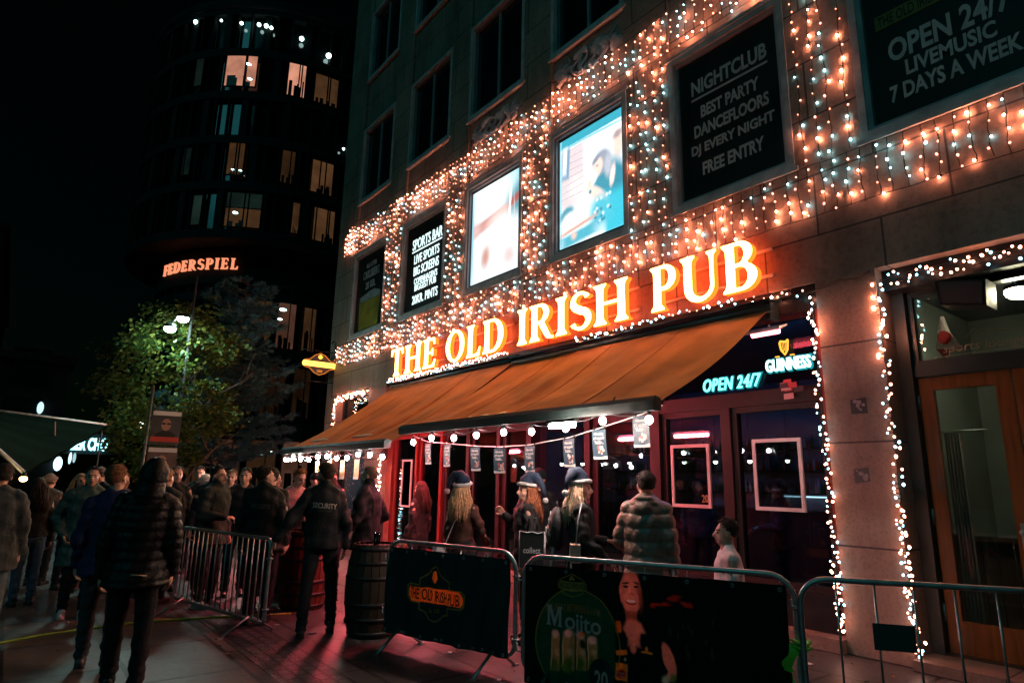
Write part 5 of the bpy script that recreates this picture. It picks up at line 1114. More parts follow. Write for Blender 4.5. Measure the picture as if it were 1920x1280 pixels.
def street_lamp(label, base, heads, L):
    t = thing('street_lamp', label, 'street lamp', base)
    w = MB(); w.tube([base, (base[0], base[1], base[2] + 6.2)], [.045, .03], 10); part('pole', w, M_rub, t)
    for hx in heads:
        w = MB(); w.tube([(base[0], base[1], hx[2] + .35), ((base[0] + hx[0]) / 2, (base[1] + hx[1]) / 2, hx[2] + .42), (hx[0], hx[1], hx[2] + .12)], .022, 6); w.lathe([(.15, 0.02), (.10, .10), (.03, .14)], hx, 12); part('arm', w, M_blackm, t)
        w = MB(); w.ball(hx, (.115, .115, .075), 12, 8); part('lamp_head', w, glow('street_head', (.62, 1.0, .93), L), t)
street_lamp('tall street lamp with two bright teal white heads before the tower', (-15.75, -4.15, 0), [(-15.30, -4.63, 4.78), (-15.28, -4.41, 5.04)], 250)
t = thing('market_stall', 'dark green canopied market stall at the left edge', 'stall', (-14, -7.5, 0))
M_can = fabric('stall_canvas', (.004, .014, .008), .1, .9, .03)
ridge = [(-14.6, -10.2, 2.95), (-14.4, -5.85, 2.45)]
def cn(u, v):
    a = Vector((-14.5, -9.6, 2.9)).lerp(Vector((-13.95, -5.66, 2.53)), u); b = Vector((-11.5, -8.4, 3.1)).lerp(Vector((-12.0, -6.80, 1.65)), u); p = a.lerp(b, v); p.z -= .10 * math.sin(PI * v) * (.6 + .4 * math.sin(u * 9)) * (1 - u * .8) + .012 * math.sin(v * 30 + u * 5); return p
w = MB(); w.grid(cn, 24, 24); w.grid(lambda u, v: cn(1 - u, v) - Vector((0, 0, .005)), 24, 24); part('canopy', w, M_can, t)
w = MB()
for k in range(24): 
    a, b = cn(1, k / 24), cn(1, (k + 1) / 24); w.add([a, b, b - Vector((0, 0, .04)), a - Vector((0, 0, .04))], [(0, 1, 2, 3), (3, 2, 1, 0)])
part('valance', w, M_can, t)
w = MB(); w.tube([cn(0, 1), cn(1, 1)], .03, 8); w.tube([cn(0, 0), cn(1, 0)], .025, 8); part('edge_rail', w, M_galv, t)
for p in (Vector((-13.95, -5.72, 2.5)), Vector((-14.5, -9.5, 2.88)), Vector((-11.6, -8.3, 3.0))):
    w = MB(); w.tube([(p.x, p.y, 0), p], .016, 8); part('post', w, M_rub, t)
w = MB(); w.box(-14.3, -13.0, -10.2, -7.9, 0, .95); w.box(-14.35, -12.95, -10.25, -7.85, .95, 1.0); part('counter', w, M_brown, t)
w = MB(); w.tube([(-13.3, -6.47, 2.50), (-13.28, -6.44, 2.22), (-13.3, -6.47, 1.95)], .03, 6, flat=.3); solo('strap', w, mat('strap_pink', (.6, .25, .2), .7), 'pink strap hanging from the green stall canopy', 'strap', (-13.28, -6.44, 2.2))
bq = (-11.97, -6.79, 1.56); w = MB(); w.ball(bq, (.05, .05, .04), 8, 6)
t2 = thing('stall_light', 'small amber lamp at the lower corner of the stall canopy', 'lamp', bq); part('bulb', w, glow('amber', (1, .62, .25), 14), t2)
w = MB(); w.lathe([(.03, .03), (.03, .08), (.01, .10)], bq, 8); part('socket', w, M_blackm, t2)
def far_sign(s, c, wd, h, key, col, st, label):
    w = MB(); text(w, s, wd, h, (0, 0), .06, .035, f=lambda u, v, n: (c[0] + n, c[1] + u, c[2] + v)); solo('shop_sign', w, glow(key, col, st), label, 'sign', c)
far_sign('EIER CHO', (-33.85, -4.3, 2.93), 1.42, .56, 'far_teal', (.30, .85, 1.0), 3.6, 'teal lit shop lettering beyond the green stall')
far_sign('BILL', (-18.7, -4.42, 2.86), .40, .28, 'far_warm', (1, .72, .50), 22, 'small warm lit lettering behind the leafy tree')
w = MB(); w.box(-34.2, -33.95, -5.8, -3.2, 2.5, 3.4); solo('signboard', w, M_tow, 'dark panel behind the teal lit shop lettering', 'panel', (-34.05, -4.3, 2.95))
for k, (c, s_) in enumerate((((-33.7, -5.3, 2.05), (.05, .16, .30)), ((-33.7, -4.9, 2.30), (.05, .06, .26)), ((-33.7, -6.24, 4.36), (.05, .12, .26)), ((-33.7, -4.75, 2.32), (.05, .06, .22)))):
    w = MB(); w.ball(c, s_, 8, 6); t = thing('shop_light', ['wide cool light low beside the teal lettering', 'narrow cool light just left of the teal lettering', 'cool light above the stall canopy', 'faint cool light under the teal lettering'][k], 'lamp', c); part('bulb', w, glow('far_cool%d' % k, (.55, .9, 1.0), [2.2, 1.2, .9, .5][k]), t)
    w = MB(); w.box(c[0] - .3, c[0] - .06, c[1] - .05, c[1] + .05, c[2] + s_[2] * .5, c[2] + s_[2] * .7); part('bracket', w, M_blackm, t)

w = MB(); rr = random.Random(77)
for q in range(150):
    x, y = rr.uniform(-9.5, -1.5), rr.uniform(-6.9, -.3)
    a = rr.uniform(0, PI); l_, b_ = (rr.uniform(.012, .022), .004) if q % 3 else (rr.uniform(.015, .045), rr.uniform(.010, .03)); c_, s_ = math.cos(a), math.sin(a)
    w.add([(x + c_ * u - s_ * v, y + s_ * u + c_ * v, zz) for zz in (.006, .012) for u, v in ((-l_, -b_), (l_, -b_ * .8), (l_ * .9, b_), (-l_, b_))], [(0, 3, 2, 1), (4, 5, 6, 7), (0, 1, 5, 4), (1, 2, 6, 5), (2, 3, 7, 6), (3, 0, 4, 7)], q % 3)
solo('litter', w, [M_white, mat('litter_leaf', (.10, .06, .02), .8), mat('litter_filter', (.45, .30, .18), .8)], 'scattered cigarette ends, paper scraps and leaves on the paving', 'litter', (-5.5, -3.6, 0), kind='stuff')

# ================================================================ TREES
def tree_leafy(base, label, crown, n, seed, mats, size):
    rr = random.Random(seed); t = thing('leafy_tree', label, 'tree', base); w = MB(); tips = []
    def br(p, d, L, r, lev):
        pts = [p]; q = Vector(p)
        for k in range(5):
            d = (d + Vector((rr.uniform(-.25, .25), rr.uniform(-.25, .25), rr.uniform(-.05, .2)))).normalized(); q = q + d * L / 5; pts.append(q.copy())
        w.tube(pts, [r * (1 - .12 * k) for k in range(6)], 7)
        if lev == 0: tips.append(q.copy())
        else:
            for k in range(4 if lev > 1 else 3):
                a = rr.uniform(0, 2 * PI); dd = (d * .5 + Vector((math.cos(a), math.sin(a), rr.uniform(.0, .7))) * .8).normalized(); br(pts[2 + k % 4], dd, L * rr.uniform(.55, .75), r * .5, lev - 1)
            tips.append(q.copy())
    b = Vector(base); br(b, Vector((0, 0, 1)), crown[0], .11, 3); part('trunk', w, mat('bark', (.055, .042, .035), .8, nz=(12, .3)), t)
    lv = MB(); cc, cr = Vector(crown[1]), Vector(crown[2])
    cl = []
    while len(cl) < 105:
        v = Vector((rr.gauss(0, 1), rr.gauss(0, 1), rr.gauss(0, 1))).normalized() * rr.uniform(.35, 1.0) ** .6
        if noise.noise(v * 2.3 + Vector((seed, 0, 0))) > -.12: cl.append((cc + Vector((v.x * cr.x, v.y * cr.y, v.z * cr.z)), rr.uniform(.10, .26)))
    for k in range(n):
        c, s_ = cl[rr.randrange(len(cl))]; p = c + Vector((rr.gauss(0, 1) * s_, rr.gauss(0, 1) * s_, rr.gauss(0, 1) * s_ * .6))
        a = Vector((rr.uniform(-1, 1), rr.uniform(-1, 1), rr.uniform(-.7, .4))).normalized(); bb_ = a.orthogonal().normalized(); L = size * rr.uniform(.6, 1.3); h_ = L * .32; up = a.cross(bb_) * L * .08
        lv.add([p, p + a * L * .5 + bb_ * h_ + up, p + a * L, p + a * L * .5 - bb_ * h_ + up], [(0, 1, 2, 3)], rr.randrange(len(mats)))
    part('crown', lv, mats, t); return t
LM = [fabric('leaf_a', (.075, .105, .018), .35, .5), fabric('leaf_b', (.115, .125, .028), .35, .5), fabric('leaf_c', (.035, .075, .02), .35, .5)]
tree_leafy((-17.0, -4.22, 0), 'leafy green tree lit by the street lamp heads', (2.3, (-17.0, -4.20, 3.7), (1.6, 1.55, 2.15)), 9000, 3, LM, .13)
t = thing('pine_tree', 'tall dark bluish pine close to the building corner', 'tree', (-18.6, -2.75, 0))
rr = random.Random(9); w = MB(); lv = MB()
tr = [Vector((-18.6 + .05 * math.sin(z), -2.75 + .06 * z + .03 * math.sin(z * 2), z)) for z in [k * .4 for k in range(19)]]
w.tube(tr, [.11 * (1 - k / 21) for k in range(19)], 9)
def tuft(p, d, L):
    for q in range(9):
        a = (d + Vector((rr.uniform(-1, 1), rr.uniform(-1, 1), rr.uniform(-.5, 1))) * .8).normalized(); o = a.orthogonal().normalized() * .012
        lv.add([p - o, p + o, p + a * L], [(0, 1, 2)], rr.randrange(2))
for k in range(104):
    z = 1.8 + 5.3 * (k / 104) + rr.uniform(-.1, .1); i = min(17, int(z / .4)); b = tr[i].lerp(tr[i + 1], z / .4 - i); a = rr.uniform(0, 2 * PI)
    R_ = 2.25 * (1 - ((z - 1.8) / 5.7)) ** .75 * rr.uniform(.55, 1.1) + .15; d = Vector((math.cos(a), math.sin(a), rr.uniform(-.05, .35))); pts = [b + d * R_ * s_ + Vector((0, 0, .12 * R_ * s_ * s_)) for s_ in (0, .25, .5, .75, 1)]
    w.tube(pts, [.028, .02, .016, .011, .006], 5)
    for s_ in range(int(R_ * 16) + 3):
        f_ = rr.uniform(.2, 1); p = b + d * R_ * f_ + Vector((0, 0, .12 * R_ * f_ * f_)); sd = Vector((-d.y, d.x, rr.uniform(-.2, .4))) * rr.choice((-1, 1)) + d * .7; sd.normalize(); Ls = rr.uniform(.15, .5) * (1.15 - f_ * .6)
        w.tube([p, p + sd * Ls], [.007, .004], 4, cap=False)
        for q in range(4): tuft(p + sd * Ls * (q + 1) / 4, sd, rr.uniform(.10, .17))
    tuft(pts[-1], d, .18)
part('trunk', w, MATS['bark'], t); part('needles', lv, [mat('needle_a', (.05, .16, .19), .8), mat('needle_b', (.03, .10, .13), .8)], t)
# ================================================================ PEOPLE
def fuse(mb, vox, smooth=4):
    """voxel-fuse overlapping closed shapes into one continuous skin; returns (verts Nx3, faces)"""
    me = mb.mesh("tmp", []); ob = bpy.data.objects.new("tmp", me); COL.objects.link(ob)
    r = ob.modifiers.new("r", 'REMESH'); r.mode = 'VOXEL'; r.voxel_size = vox
    s = ob.modifiers.new("s", 'SMOOTH'); s.factor = .5; s.iterations = smooth
    dg = bpy.context.evaluated_depsgraph_get(); m2 = bpy.data.meshes.new_from_object(ob.evaluated_get(dg))
    bpy.data.objects.remove(ob); bpy.data.meshes.remove(me)
    return m2
def verts(me): v = np.empty(len(me.vertices) * 3); me.vertices.foreach_get("co", v); return v.reshape(-1, 3)
def norms(me): v = np.empty(len(me.vertices) * 3); me.vertices.foreach_get("normal", v); return v.reshape(-1, 3)
def finish(me, name, mats, parent, idx=None):
    me.name = name
    for m in mats: me.materials.append(m)
    me.polygons.foreach_set("use_smooth", [True] * len(me.polygons))
    if idx is not None: me.polygons.foreach_set("material_index", idx)
    me.update(); return link(name, me, parent)
def cap(mb, a, b, ra, rb, n=12):
    a, b = Vector(a), Vector(b); mb.tube([a, a.lerp(b, .33), a.lerp(b, .67), b], [ra, ra + (rb - ra) * .28, ra + (rb - ra) * .64, rb], n); mb.ball(a, ra * .995, 12, 8); mb.ball(b, rb * .995, 12, 8)
def loft(mb, secs, n=20):
    vs = []; k = len(secs)
    for z, cx, cy, rx, ry in secs:
        for j in range(n): t = 2 * PI * j / n; vs.append((cx + rx * math.cos(t), cy + ry * math.sin(t), z))
    fs = [(i * n + j, i * n + (j + 1) % n, (i + 1) * n + (j + 1) % n, (i + 1) * n + j) for i in range(k - 1) for j in range(n)]
    fs += [tuple(reversed(range(n))), tuple((k - 1) * n + j for j in range(n))]; mb.add(vs, fs, 0, True)
def hand(mb, w, d, nrm, side, curl=.5, r=.0088):
    """palm, four unequal bent fingers and a thumb; d = along the hand, nrm = out of the palm's back"""
    d = Vector(d).normalized(); nrm = Vector(nrm); nrm = (nrm - d * nrm.dot(d)).normalized(); s = d.cross(nrm) * side; w = Vector(w)
    for k in range(4):
        o = (k - 1.5) * .0195; cap(mb, w + d * .005 + s * o * .55, w + d * .082 + s * o, .0135, .0115, 8)
        L = (.036, .043, .040, .031)[k]; p = w + d * .085 + s * o; a = curl * .6
        for q in range(3):
            dd = (d * math.cos(a) - nrm * math.sin(a)).normalized(); p2 = p + dd * L * (1, .75, .6)[q]; cap(mb, p, p2, r * (1 - .08 * q), r * (.95 - .08 * q), 7); p = p2; a += curl * .95
    p = w + d * .022 - s * .026; dd = (d * .75 - s * .75 - nrm * .25).normalized(); p2 = p + dd * .04; cap(mb, p, p2, .0125, .0105, 7); p3 = p2 + (d * .85 - s * .2 - nrm * .45).normalized() * .032; cap(mb, p2, p3, .0105, .0085, 7)
ARM = {'relax': ((.232, .035, 1.13), (.245, -.05, .885)), 'pocket': ((.295, .09, 1.15), (.205, -.085, .95)), 'hold': ((.25, -.0, 1.13), (.13, -.26, 1.12)), 'up': ((.27, -.06, 1.16), (.16, -.25, 1.36)), 'low': ((.26, -.03, 1.14), (.20, -.24, .98)), 'back': ((.27, .10, 1.15), (.24, .12, .93))}
HAIRM = {}
def cloth(key, col, rough=.75, sc=40, amt=.12, sheen=.0, spec=.22): return mat('cloth_' + key, col, rough, nz=(9, amt), bump=(sc, .35), sheen=sheen, spec=spec)
SKIN = mat('skin', (.58, .31, .23), .48, nz=(25, .10), spec=.4); SKIN2 = mat('skin_tan', (.40, .20, .14), .5, nz=(25, .10), spec=.4)
M_eye = mat('eye_dark', (.03, .02, .018), .2); M_lip = mat('lips', (.36, .11, .10), .45); M_brow = mat('brow', (.09, .05, .035), .8); M_teeth = mat('teeth', (.7, .66, .6), .3)
def person(label, pos, heading, H, top=('jacket', (.02, .02, .022)), hem=.84, legs=(.02, .02, .025), shoes=(.02, .02, .02), hair=None, hat=None, arms=('relax', 'relax'), yaw=0, pitch=0, lean=0.0, sit=False, stance=.10, stride=0.0, puffer=0.0, collar=.0, bulk=.024, glasses=False, smile=False, tan=False, vox=.0115, LW=None, RW=None, curl=.6, extra=None, female=False, hood=None, hoodback=False, beard=None, brough=.75, skirt=0, sheen=0.0):
    t = thing('person', label, 'person', (pos[0], pos[1], 0), math.radians(heading + 90)); s = H / 1.75
    Minv = Matrix.Rotation(-math.radians(heading + 90), 3, 'Z')
    dz = -.40 if sit else 0.0
    pr = random.Random(int(abs(pos[0]) * 1000 + abs(pos[1]) * 77)); swx = pr.uniform(-.028, .028); tilt = pr.uniform(-6, 6); shd = pr.uniform(-.022, .022)
    def U(p): p = Vector(p); return Vector((p.x + swx * max(0, p.z - .95) * 2 - shd * p.x * 0, p.y - lean * max(0, p.z - .92), p.z + dz + shd * p.x * 4 * (1 if 1.25 < p.z < 1.47 else 0)))
    hy = math.radians(yaw); hp = math.radians(pitch); Rh = Matrix.Rotation(hy, 3, 'Z') @ Matrix.Rotation(math.radians(tilt), 3, 'Y') @ Matrix.Rotation(hp, 3, 'X'); piv = Vector((0, -.005, 1.52))
    def Hd(p): return U(piv + Rh @ (Vector(p) - piv))
    fw = .90 if female else 1.0
    # skeleton
    sh = {sd: U((sd * .178 * fw, 0, 1.405)) for sd in (-1, 1)}; el = {}; wr = {}
    for i, sd in ((0, -1), (1, 1)):
        a = ARM[arms[i]]; el[sd] = U((a[0][0] * sd * (fw if arms[i] == 'relax' else 1), a[0][1], a[0][2])); wr[sd] = U((a[1][0] * sd, a[1][1], a[1][2]))
        tgt = (RW, LW)[i]
        if tgt is not None:
            q = (Minv @ (Vector(tgt) - Vector((pos[0], pos[1], 0)))) / s; d = q - sh[sd]; L = min(d.length, .56); q = sh[sd] + d.normalized() * L; mid = (sh[sd] + q) / 2; off = math.sqrt(max(0, .29 ** 2 - (L / 2) ** 2))
            el[sd] = mid + Vector((sd * .5, .3, -.8)).normalized() * off; wr[sd] = q
    if sit:
        kn = {sd: Vector((sd * .13, -.42, .53)) for sd in (-1, 1)}; hpj = {sd: Vector((sd * .09, 0, .52)) for sd in (-1, 1)}; an = {sd: Vector((sd * .13, -.42, .09)) for sd in (-1, 1)}
    else:
        hpj = {sd: Vector((sd * .088, 0, .90)) for sd in (-1, 1)}; an = {sd: Vector((sd * stance, .015 - sd * stride, .085)) for sd in (-1, 1)}; kn = {sd: (hpj[sd] + an[sd]) / 2 + Vector((sd * .008, -.03, .02)) for sd in (-1, 1)}
    # ---- body
    b = MB()
    def torso(mb, g, z0=.86, top_=1.46):
        sec = [(.86, .150, .105), (.95, .165, .118), (1.08, .142 if not female else .125, .102), (1.28, .168 * fw, .118), (1.38, .175 * fw, .108), (1.44, .125 * fw, .085), (1.475, .075, .068)]
        sec = [x for x in sec if z0 <= x[0] <= top_ + .02]; out = []
        for z, rx, ry in sec: p = U((0, 0, z)); out.append((p.z, p.x, p.y, rx + g, ry + g))
        return out
    loft(b, torso(b, 0)); cap(b, U((0, .005, 1.43)), Hd((0, -.010, 1.57)), .068, .058)
    hd = [((0, .008, 1.668), (.077, .096, .086)), ((0, -.032, 1.618), (.064, .066, .098)), ((0, -.058, 1.560), (.040, .038, .036)), ((.036, -.045, 1.60), (.032, .035, .03)), ((-.036, -.045, 1.60), (.032, .035, .03)), ((0, -.082, 1.668), (.052, .018, .016)), ((.079, .008, 1.632), (.010, .022, .031)), ((-.079, .008, 1.632), (.010, .022, .031)), ((0, -.094, 1.585), (.024, .014, .013)), ((0, -.092, 1.570), (.018, .012, .009))]
    for c, r in hd:
        m_ = MB(); m_.ball((0, 0, 0), r, 16, 12); b.add([Hd(Vector(c) + Vector(v)) for v in m_.v], m_.f, 0, True)
    cap(b, Hd((0, -.092, 1.655)), Hd((0, -.118, 1.612)), .010, .0165, 8); b.ball(Hd((0, -.106, 1.607)), .015, 8, 6)
    for sd in (-1, 1):
        cap(b, sh[sd], el[sd], .054 * fw, .040 * fw); cap(b, el[sd], wr[sd], .041 * fw, .028 * fw)
        d = (wr[sd] - el[sd]).normalized(); hand(b, wr[sd] + d * .012, d, Vector((sd, .25, .1)) if abs(d.z) > .6 else Vector((sd * .3, 0, 1)), sd, curl)
        cap(b, hpj[sd], kn[sd], .082, .056); cap(b, kn[sd], an[sd], .056, .038); cap(b, an[sd] + Vector((0, .03, -.04)), an[sd] + Vector((0, -.13, -.055)), .035, .028)
    me = fuse(b, vox); v = verts(me)
    # face colouring by position in the head's own frame
    idx = np.zeros(len(me.polygons), int); cen = np.empty(len(me.polygons) * 3); me.polygons.foreach_get("center", cen); cen = cen.reshape(-1, 3)
    q = cen.copy(); q[:, 2] -= dz; q[:, 0] -= swx * np.maximum(0, q[:, 2] - .95) * 2; q[:, 1] += lean * np.maximum(0, q[:, 2] - .92); q = (q - np.array(piv)) @ np.array(Rh) + np.array(piv)
    fr = q[:, 1] < -.06; ax = np.abs(q[:, 0])
    idx[fr & (((ax - .031) / .015) ** 2 + ((q[:, 2] - 1.640) / .008) ** 2 < 1)] = 1
    idx[fr & (((ax - .032) / .022) ** 2 + ((q[:, 2] - 1.662) / .006) ** 2 < 1)] = 3
    idx[fr & ((ax / .027) ** 2 + ((q[:, 2] - 1.577 - (.25 * ax if smile else 0)) / .010) ** 2 < 1)] = 2
    if smile: idx[fr & ((ax / .018) ** 2 + ((q[:, 2] - 1.579 - .2 * ax) / .005) ** 2 < 1)] = 4
    if beard: idx[(q[:, 1] < -.005) & (q[:, 2] < 1.60) & (q[:, 2] > 1.535) & (idx == 0)] = 5; idx[(idx == 5) & (ax < .016) & (q[:, 2] > 1.588)] = 0
    me.vertices.foreach_set("co", (v * s).ravel())
    body = finish(me, 'body', [SKIN2 if tan else SKIN, M_eye, M_lip, M_brow, M_teeth, mat('beard_%d' % int((beard or (0, 0, 0))[0] * 1000), beard or (.05, .03, .02), .85)], t, idx)
    # ---- clothes
    kind, col = top; key = '%s_%d_%d_%d' % (kind, int(col[0] * 999), int(col[1] * 999), int(col[2] * 999))
    m_top = cloth(key, col, brough, sheen=sheen, spec=.5 if kind == 'puffer_jacket' and col[0] > .1 else .22); g = MB()
    lo = hem + (0 if not sit else .0)
    sec = [(a, b_, c, max(d, .152 * fw + bulk) if a < 1.3 and not (female and bulk < .02) else d, e) for a, b_, c, d, e in torso(None, bulk, .95, 1.46)]
    bot = U((0, 0, max(lo, .5))); flare = .0 if lo > .8 else .045
    sec = [(bot.z + (.10 if sit else 0), bot.x, bot.y, .163 + bulk + flare, .118 + bulk + flare)] + [x for x in sec if x[0] > bot.z + .05 + (.1 if sit else 0)]
    sec = sec[:-1] + [(sec[-1][0] + .005, sec[-1][1], sec[-1][2], .074 + bulk * .6, .070 + bulk * .6)]
    loft(g, sec)
    for sd in (-1, 1): cap(g, U((sd * .035, .008, 1.485)), sh[sd] + Vector((-.02 * sd, 0, .004)), .058 + bulk * .4, .058 + bulk * .6)
    if collar: p0, p1 = U((0, .0, 1.46)), Hd((0, .0, 1.53 + collar)); cap(g, p0, p1, .082, .078)
    for sd in (-1, 1):
        cap(g, sh[sd] + Vector((-.02 * sd, 0, .005)), el[sd], .062 * fw + bulk * .55, .046 * fw + bulk * .6); cap(g, el[sd], el[sd].lerp(wr[sd], .97), .046 * fw + bulk * .6, .034 + bulk * .45)
    if hoodback:
        for k in range(9): a = PI * (k / 8); g.ball(U((.10 * math.cos(a), .055 + .055 * math.sin(a), 1.475 + .03 * math.sin(a))), .040, 10, 8)
        g.ball(U((0, .12, 1.42)), (.085, .05, .08), 12, 8)
    me = fuse(g, .013, 5); v = verts(me); n = norms(me); z = v[:, 2]; x = v[:, 0]; y = v[:, 1]
    if puffer:
        f = np.abs(np.sin(PI * (z - .05 * np.abs(x)) / puffer)) ** .55; d = (f - .55) * min(.022, puffer * .19) + .003 * np.sin(x * 60 + z * 20)
    else:
        ph = pos[0] * 7; d = .007 * np.sin(z * 38 + 9 * x + ph) * np.sin(x * 17 + y * 21 + ph) + .009 * np.sin(z * 17 - x * 23 + y * 13 + ph) * (np.abs(x) > .14) + .004 * np.sin(z * 63 + x * 31 + ph) * (np.abs(x) > .15) + .003 * np.sin(x * 41 + y * 37 + z * 11)
    v = v + n * d[:, None]; me.vertices.foreach_set("co", (v * s).ravel()); tp = finish(me, kind, [m_top], t)
    # trousers
    g = MB(); m_leg = cloth('leg_%d_%d_%d' % tuple(int(c * 999) for c in legs), legs, .8)
    cr = hpj[1].z; loft(g, [(cr - .06, 0, 0, .125, .10), (cr, 0, 0, .168, .122), (cr + .07, 0, 0, .172, .128), (cr + .14, 0, 0, .160, .118)])
    for sd in (-1, 1): cap(g, hpj[sd], kn[sd], .094, .070); cap(g, kn[sd], an[sd] + Vector((0, 0, -.005)), .070, .056)
    me = fuse(g, .014, 5); v = verts(me); n = norms(me); d = .006 * np.sin(v[:, 2] * 44 + v[:, 0] * 25 + pos[0] * 5) * np.sin(v[:, 1] * 30 + v[:, 2] * 9) + .004 * np.sin(v[:, 2] * 90 + v[:, 1] * 20) * (v[:, 2] < .25)
    v = v + n * d[:, None]; me.vertices.foreach_set("co", (v * s).ravel()); finish(me, 'trousers', [m_leg], t)
    for sd in (-1, 1):
        g = MB(); a = an[sd]; cap(g, a + Vector((0, .04, -.045)), a + Vector((sd * .012, -.15, -.055)), .044, .034); cap(g, a + Vector((0, .02, .01)), a + Vector((0, -.05, -.03)), .046, .040); g.box(a.x - .040, a.x + .040 + .0, a.y - .165, a.y + .075, a.z - .088, a.z - .070)
        me = fuse(g, .010, 3); v = verts(me); v[:, 2] = np.maximum(v[:, 2], a.z - .083); me.vertices.foreach_set("co", (v * s).ravel())
        cen = np.empty(len(me.polygons) * 3); me.polygons.foreach_get("center", cen); cz = cen.reshape(-1, 3)[:, 2] / s
        finish(me, 'shoe', [mat('shoe_%d' % int(shoes[0] * 999), shoes, .45, nz=(20, .15)), M_rub if shoes[0] < .3 else M_white], t, ((cz < a.z - .066) & True).astype(int))
    # ---- hair and hats
    if hair:
        style, hc = hair; hk = 'hair_%d_%d' % (int(hc[0] * 999), int(hc[1] * 999)); mh = HAIRM.get(hk)
        if mh is None: mh = mat(hk, hc, .6, nz=(60, .35), bump=(140, .6), spec=.18); HAIRM[hk] = mh
        w = MB(); rr = random.Random(int(abs(pos[0]) * 100)); nu, nv = 36, 22; gs = {'buzz': .004, 'short': .013, 'curly': .022, 'long': .012}[style]
        vs = []; keep = []
        for i in range(nv + 1):
            for j in range(nu):
                p = PI * i / nv; a = 2 * PI * j / nu; d = Vector((math.sin(p) * math.cos(a), math.sin(p) * math.sin(a), math.cos(p)))
                gg = gs * (.7 + .5 * noise.noise(d * (9 if style == 'curly' else 5) + Vector((pos[0], 0, 0))) * (2 if style == 'curly' else 1) + (.5 * max(0, d.z) if style == 'short' else 0)) + .003
                if style == 'short' and d.z < .25: gg *= .55
                vs.append(Hd((d.x * (.078 + gg), .008 + d.y * (.097 + gg), 1.664 + d.z * (.092 + gg))))
                front = -d.y; keep.append(d.z > (.58 if front > .55 else .58 * (front - .1) / .45 if front > .1 else -.05 - .62 * min(1, max(0, (.1 - front) / .5)) if style != 'buzz' else -.05 - .5 * min(1, max(0, (.1 - front) / .5))))
        fs = []
        for i in range(nv):
            for j in range(nu):
                f = (i * nu + j, (i + 1) * nu + j, (i + 1) * nu + (j + 1) % nu, i * nu + (j + 1) % nu)
                if sum(keep[k] for k in f) >= 3: fs.append(f)
        w.add(vs, fs, 0, True)
        if style == 'curly':
            for k in range(70):
                d = Vector((rr.gauss(0, 1), rr.gauss(0, 1) + .5, rr.gauss(0, 1) + .7)).normalized()
                if d.y < -.5 and d.z < .5: continue
                w.ball(Hd((d.x * .092, .008 + d.y * .112, 1.668 + d.z * .105)), rr.uniform(.013, .022), 7, 5)
        if style in ('short',):
            for k in range(150):
                d = Vector((rr.gauss(0, 1), rr.gauss(0, 1) + .35, abs(rr.gauss(0, 1)) + .1)).normalized()
                if -d.y > .62 and d.z < .6: continue
                p0 = Vector((d.x * .086, .008 + d.y * .105, 1.668 + d.z * .10)); p1 = p0 + d * rr.uniform(.004, .012) + Vector((rr.uniform(-.012, .012), -.012, .002)); w.tube([Hd(p0), Hd((p0 + p1) / 2 + d * .003), Hd(p1)], [.006, .005, .002], 5)
        if style == 'long':
            for k in range(290):
                a = rr.uniform(-.32, PI + .32); c = math.cos(a); sn = math.sin(a); L = rr.uniform(.26, .40)
                p0 = Vector((c * .085, .008 + sn * .10, 1.66 + rr.uniform(-.03, .03))); of = .005 + .06 * rr.random(); pts = [Hd(p0)]
                for q in range(1, 7):
                    f = q / 6; zz = p0.z - L * f; jx = pr.uniform(-.004, .004); tx = c * (.088 + of * min(1, f * 1.6)) ; ty = .015 + sn * (.10 + of * min(1, f * 1.5)) + (.0 if zz > 1.5 else .01)
                    pts.append(Hd((tx + .010 * math.sin(f * 7 + k), ty + .006 * math.sin(f * 9 + k * 2), zz)) if zz > 1.52 else U((tx + .010 * math.sin(f * 7 + k), ty - .0, zz)))
                w.tube(pts, [.009, .0085, .008, .0075, .0065, .005, .002], 5)
        me = w.mesh('hair', [mh]); me.vertices.foreach_set("co", [c * s for v_ in w.v for c in v_]); link('hair', me, t)
    def put(name, w, mats, par=t):
        w.v = [tuple(Vector(p) * s) for p in w.v]; return part(name, w, mats, par, False)
    if hat:
        kind = hat[0]
        if kind == 'santa':
            w = MB(); M_hat = mat('hat_navy', (.010, .024, .052), .85, nz=(30, .2), bump=(90, .4)); M_trim2 = mat('hat_fur', (.62, .60, .58), .95, nz=(60, .15), bump=(120, .8))
            side = hat[1]; dr = hat[2] if len(hat) > 2 else 0.0; pts = [Hd((0, .012, 1.70)), Hd((0, .018, 1.755)), Hd((side * .03, .045, 1.80)), Hd((side * .07, .085, 1.80)), Hd((side * (.105 + dr * .3), .115 + dr * .2, 1.745 - dr * .5)), Hd((side * (.12 + dr * .2), .13 + dr * .3, 1.66 - dr))]
            w.tube(pts, [.104, .098, .075, .052, .034, .018], 16); hto = put('party_hat', w, M_hat)
            w = MB(); w.tube([Hd((.092 * math.cos(a), .010 + .108 * math.sin(a), 1.700 - .018 * math.sin(a))) for a in [2 * PI * k / 20 for k in range(20)]], .024, 8, closed=True); put('hat_trim', w, M_trim2, hto)
            w = MB(); c = Hd((side * (.122 + dr * .2), .135 + dr * .3, 1.635 - dr)); w.ball(c, .036, 12, 8); w.v = [tuple(Vector(c) + (Vector(p) - Vector(c)) * (1 + .14 * noise.noise(Vector(p) * 60))) for p in w.v]; put('pompom', w, M_trim2, hto)
        elif kind in ('beanie', 'cap'):
            w = MB(); nu, nv = 28, 10; vs = []
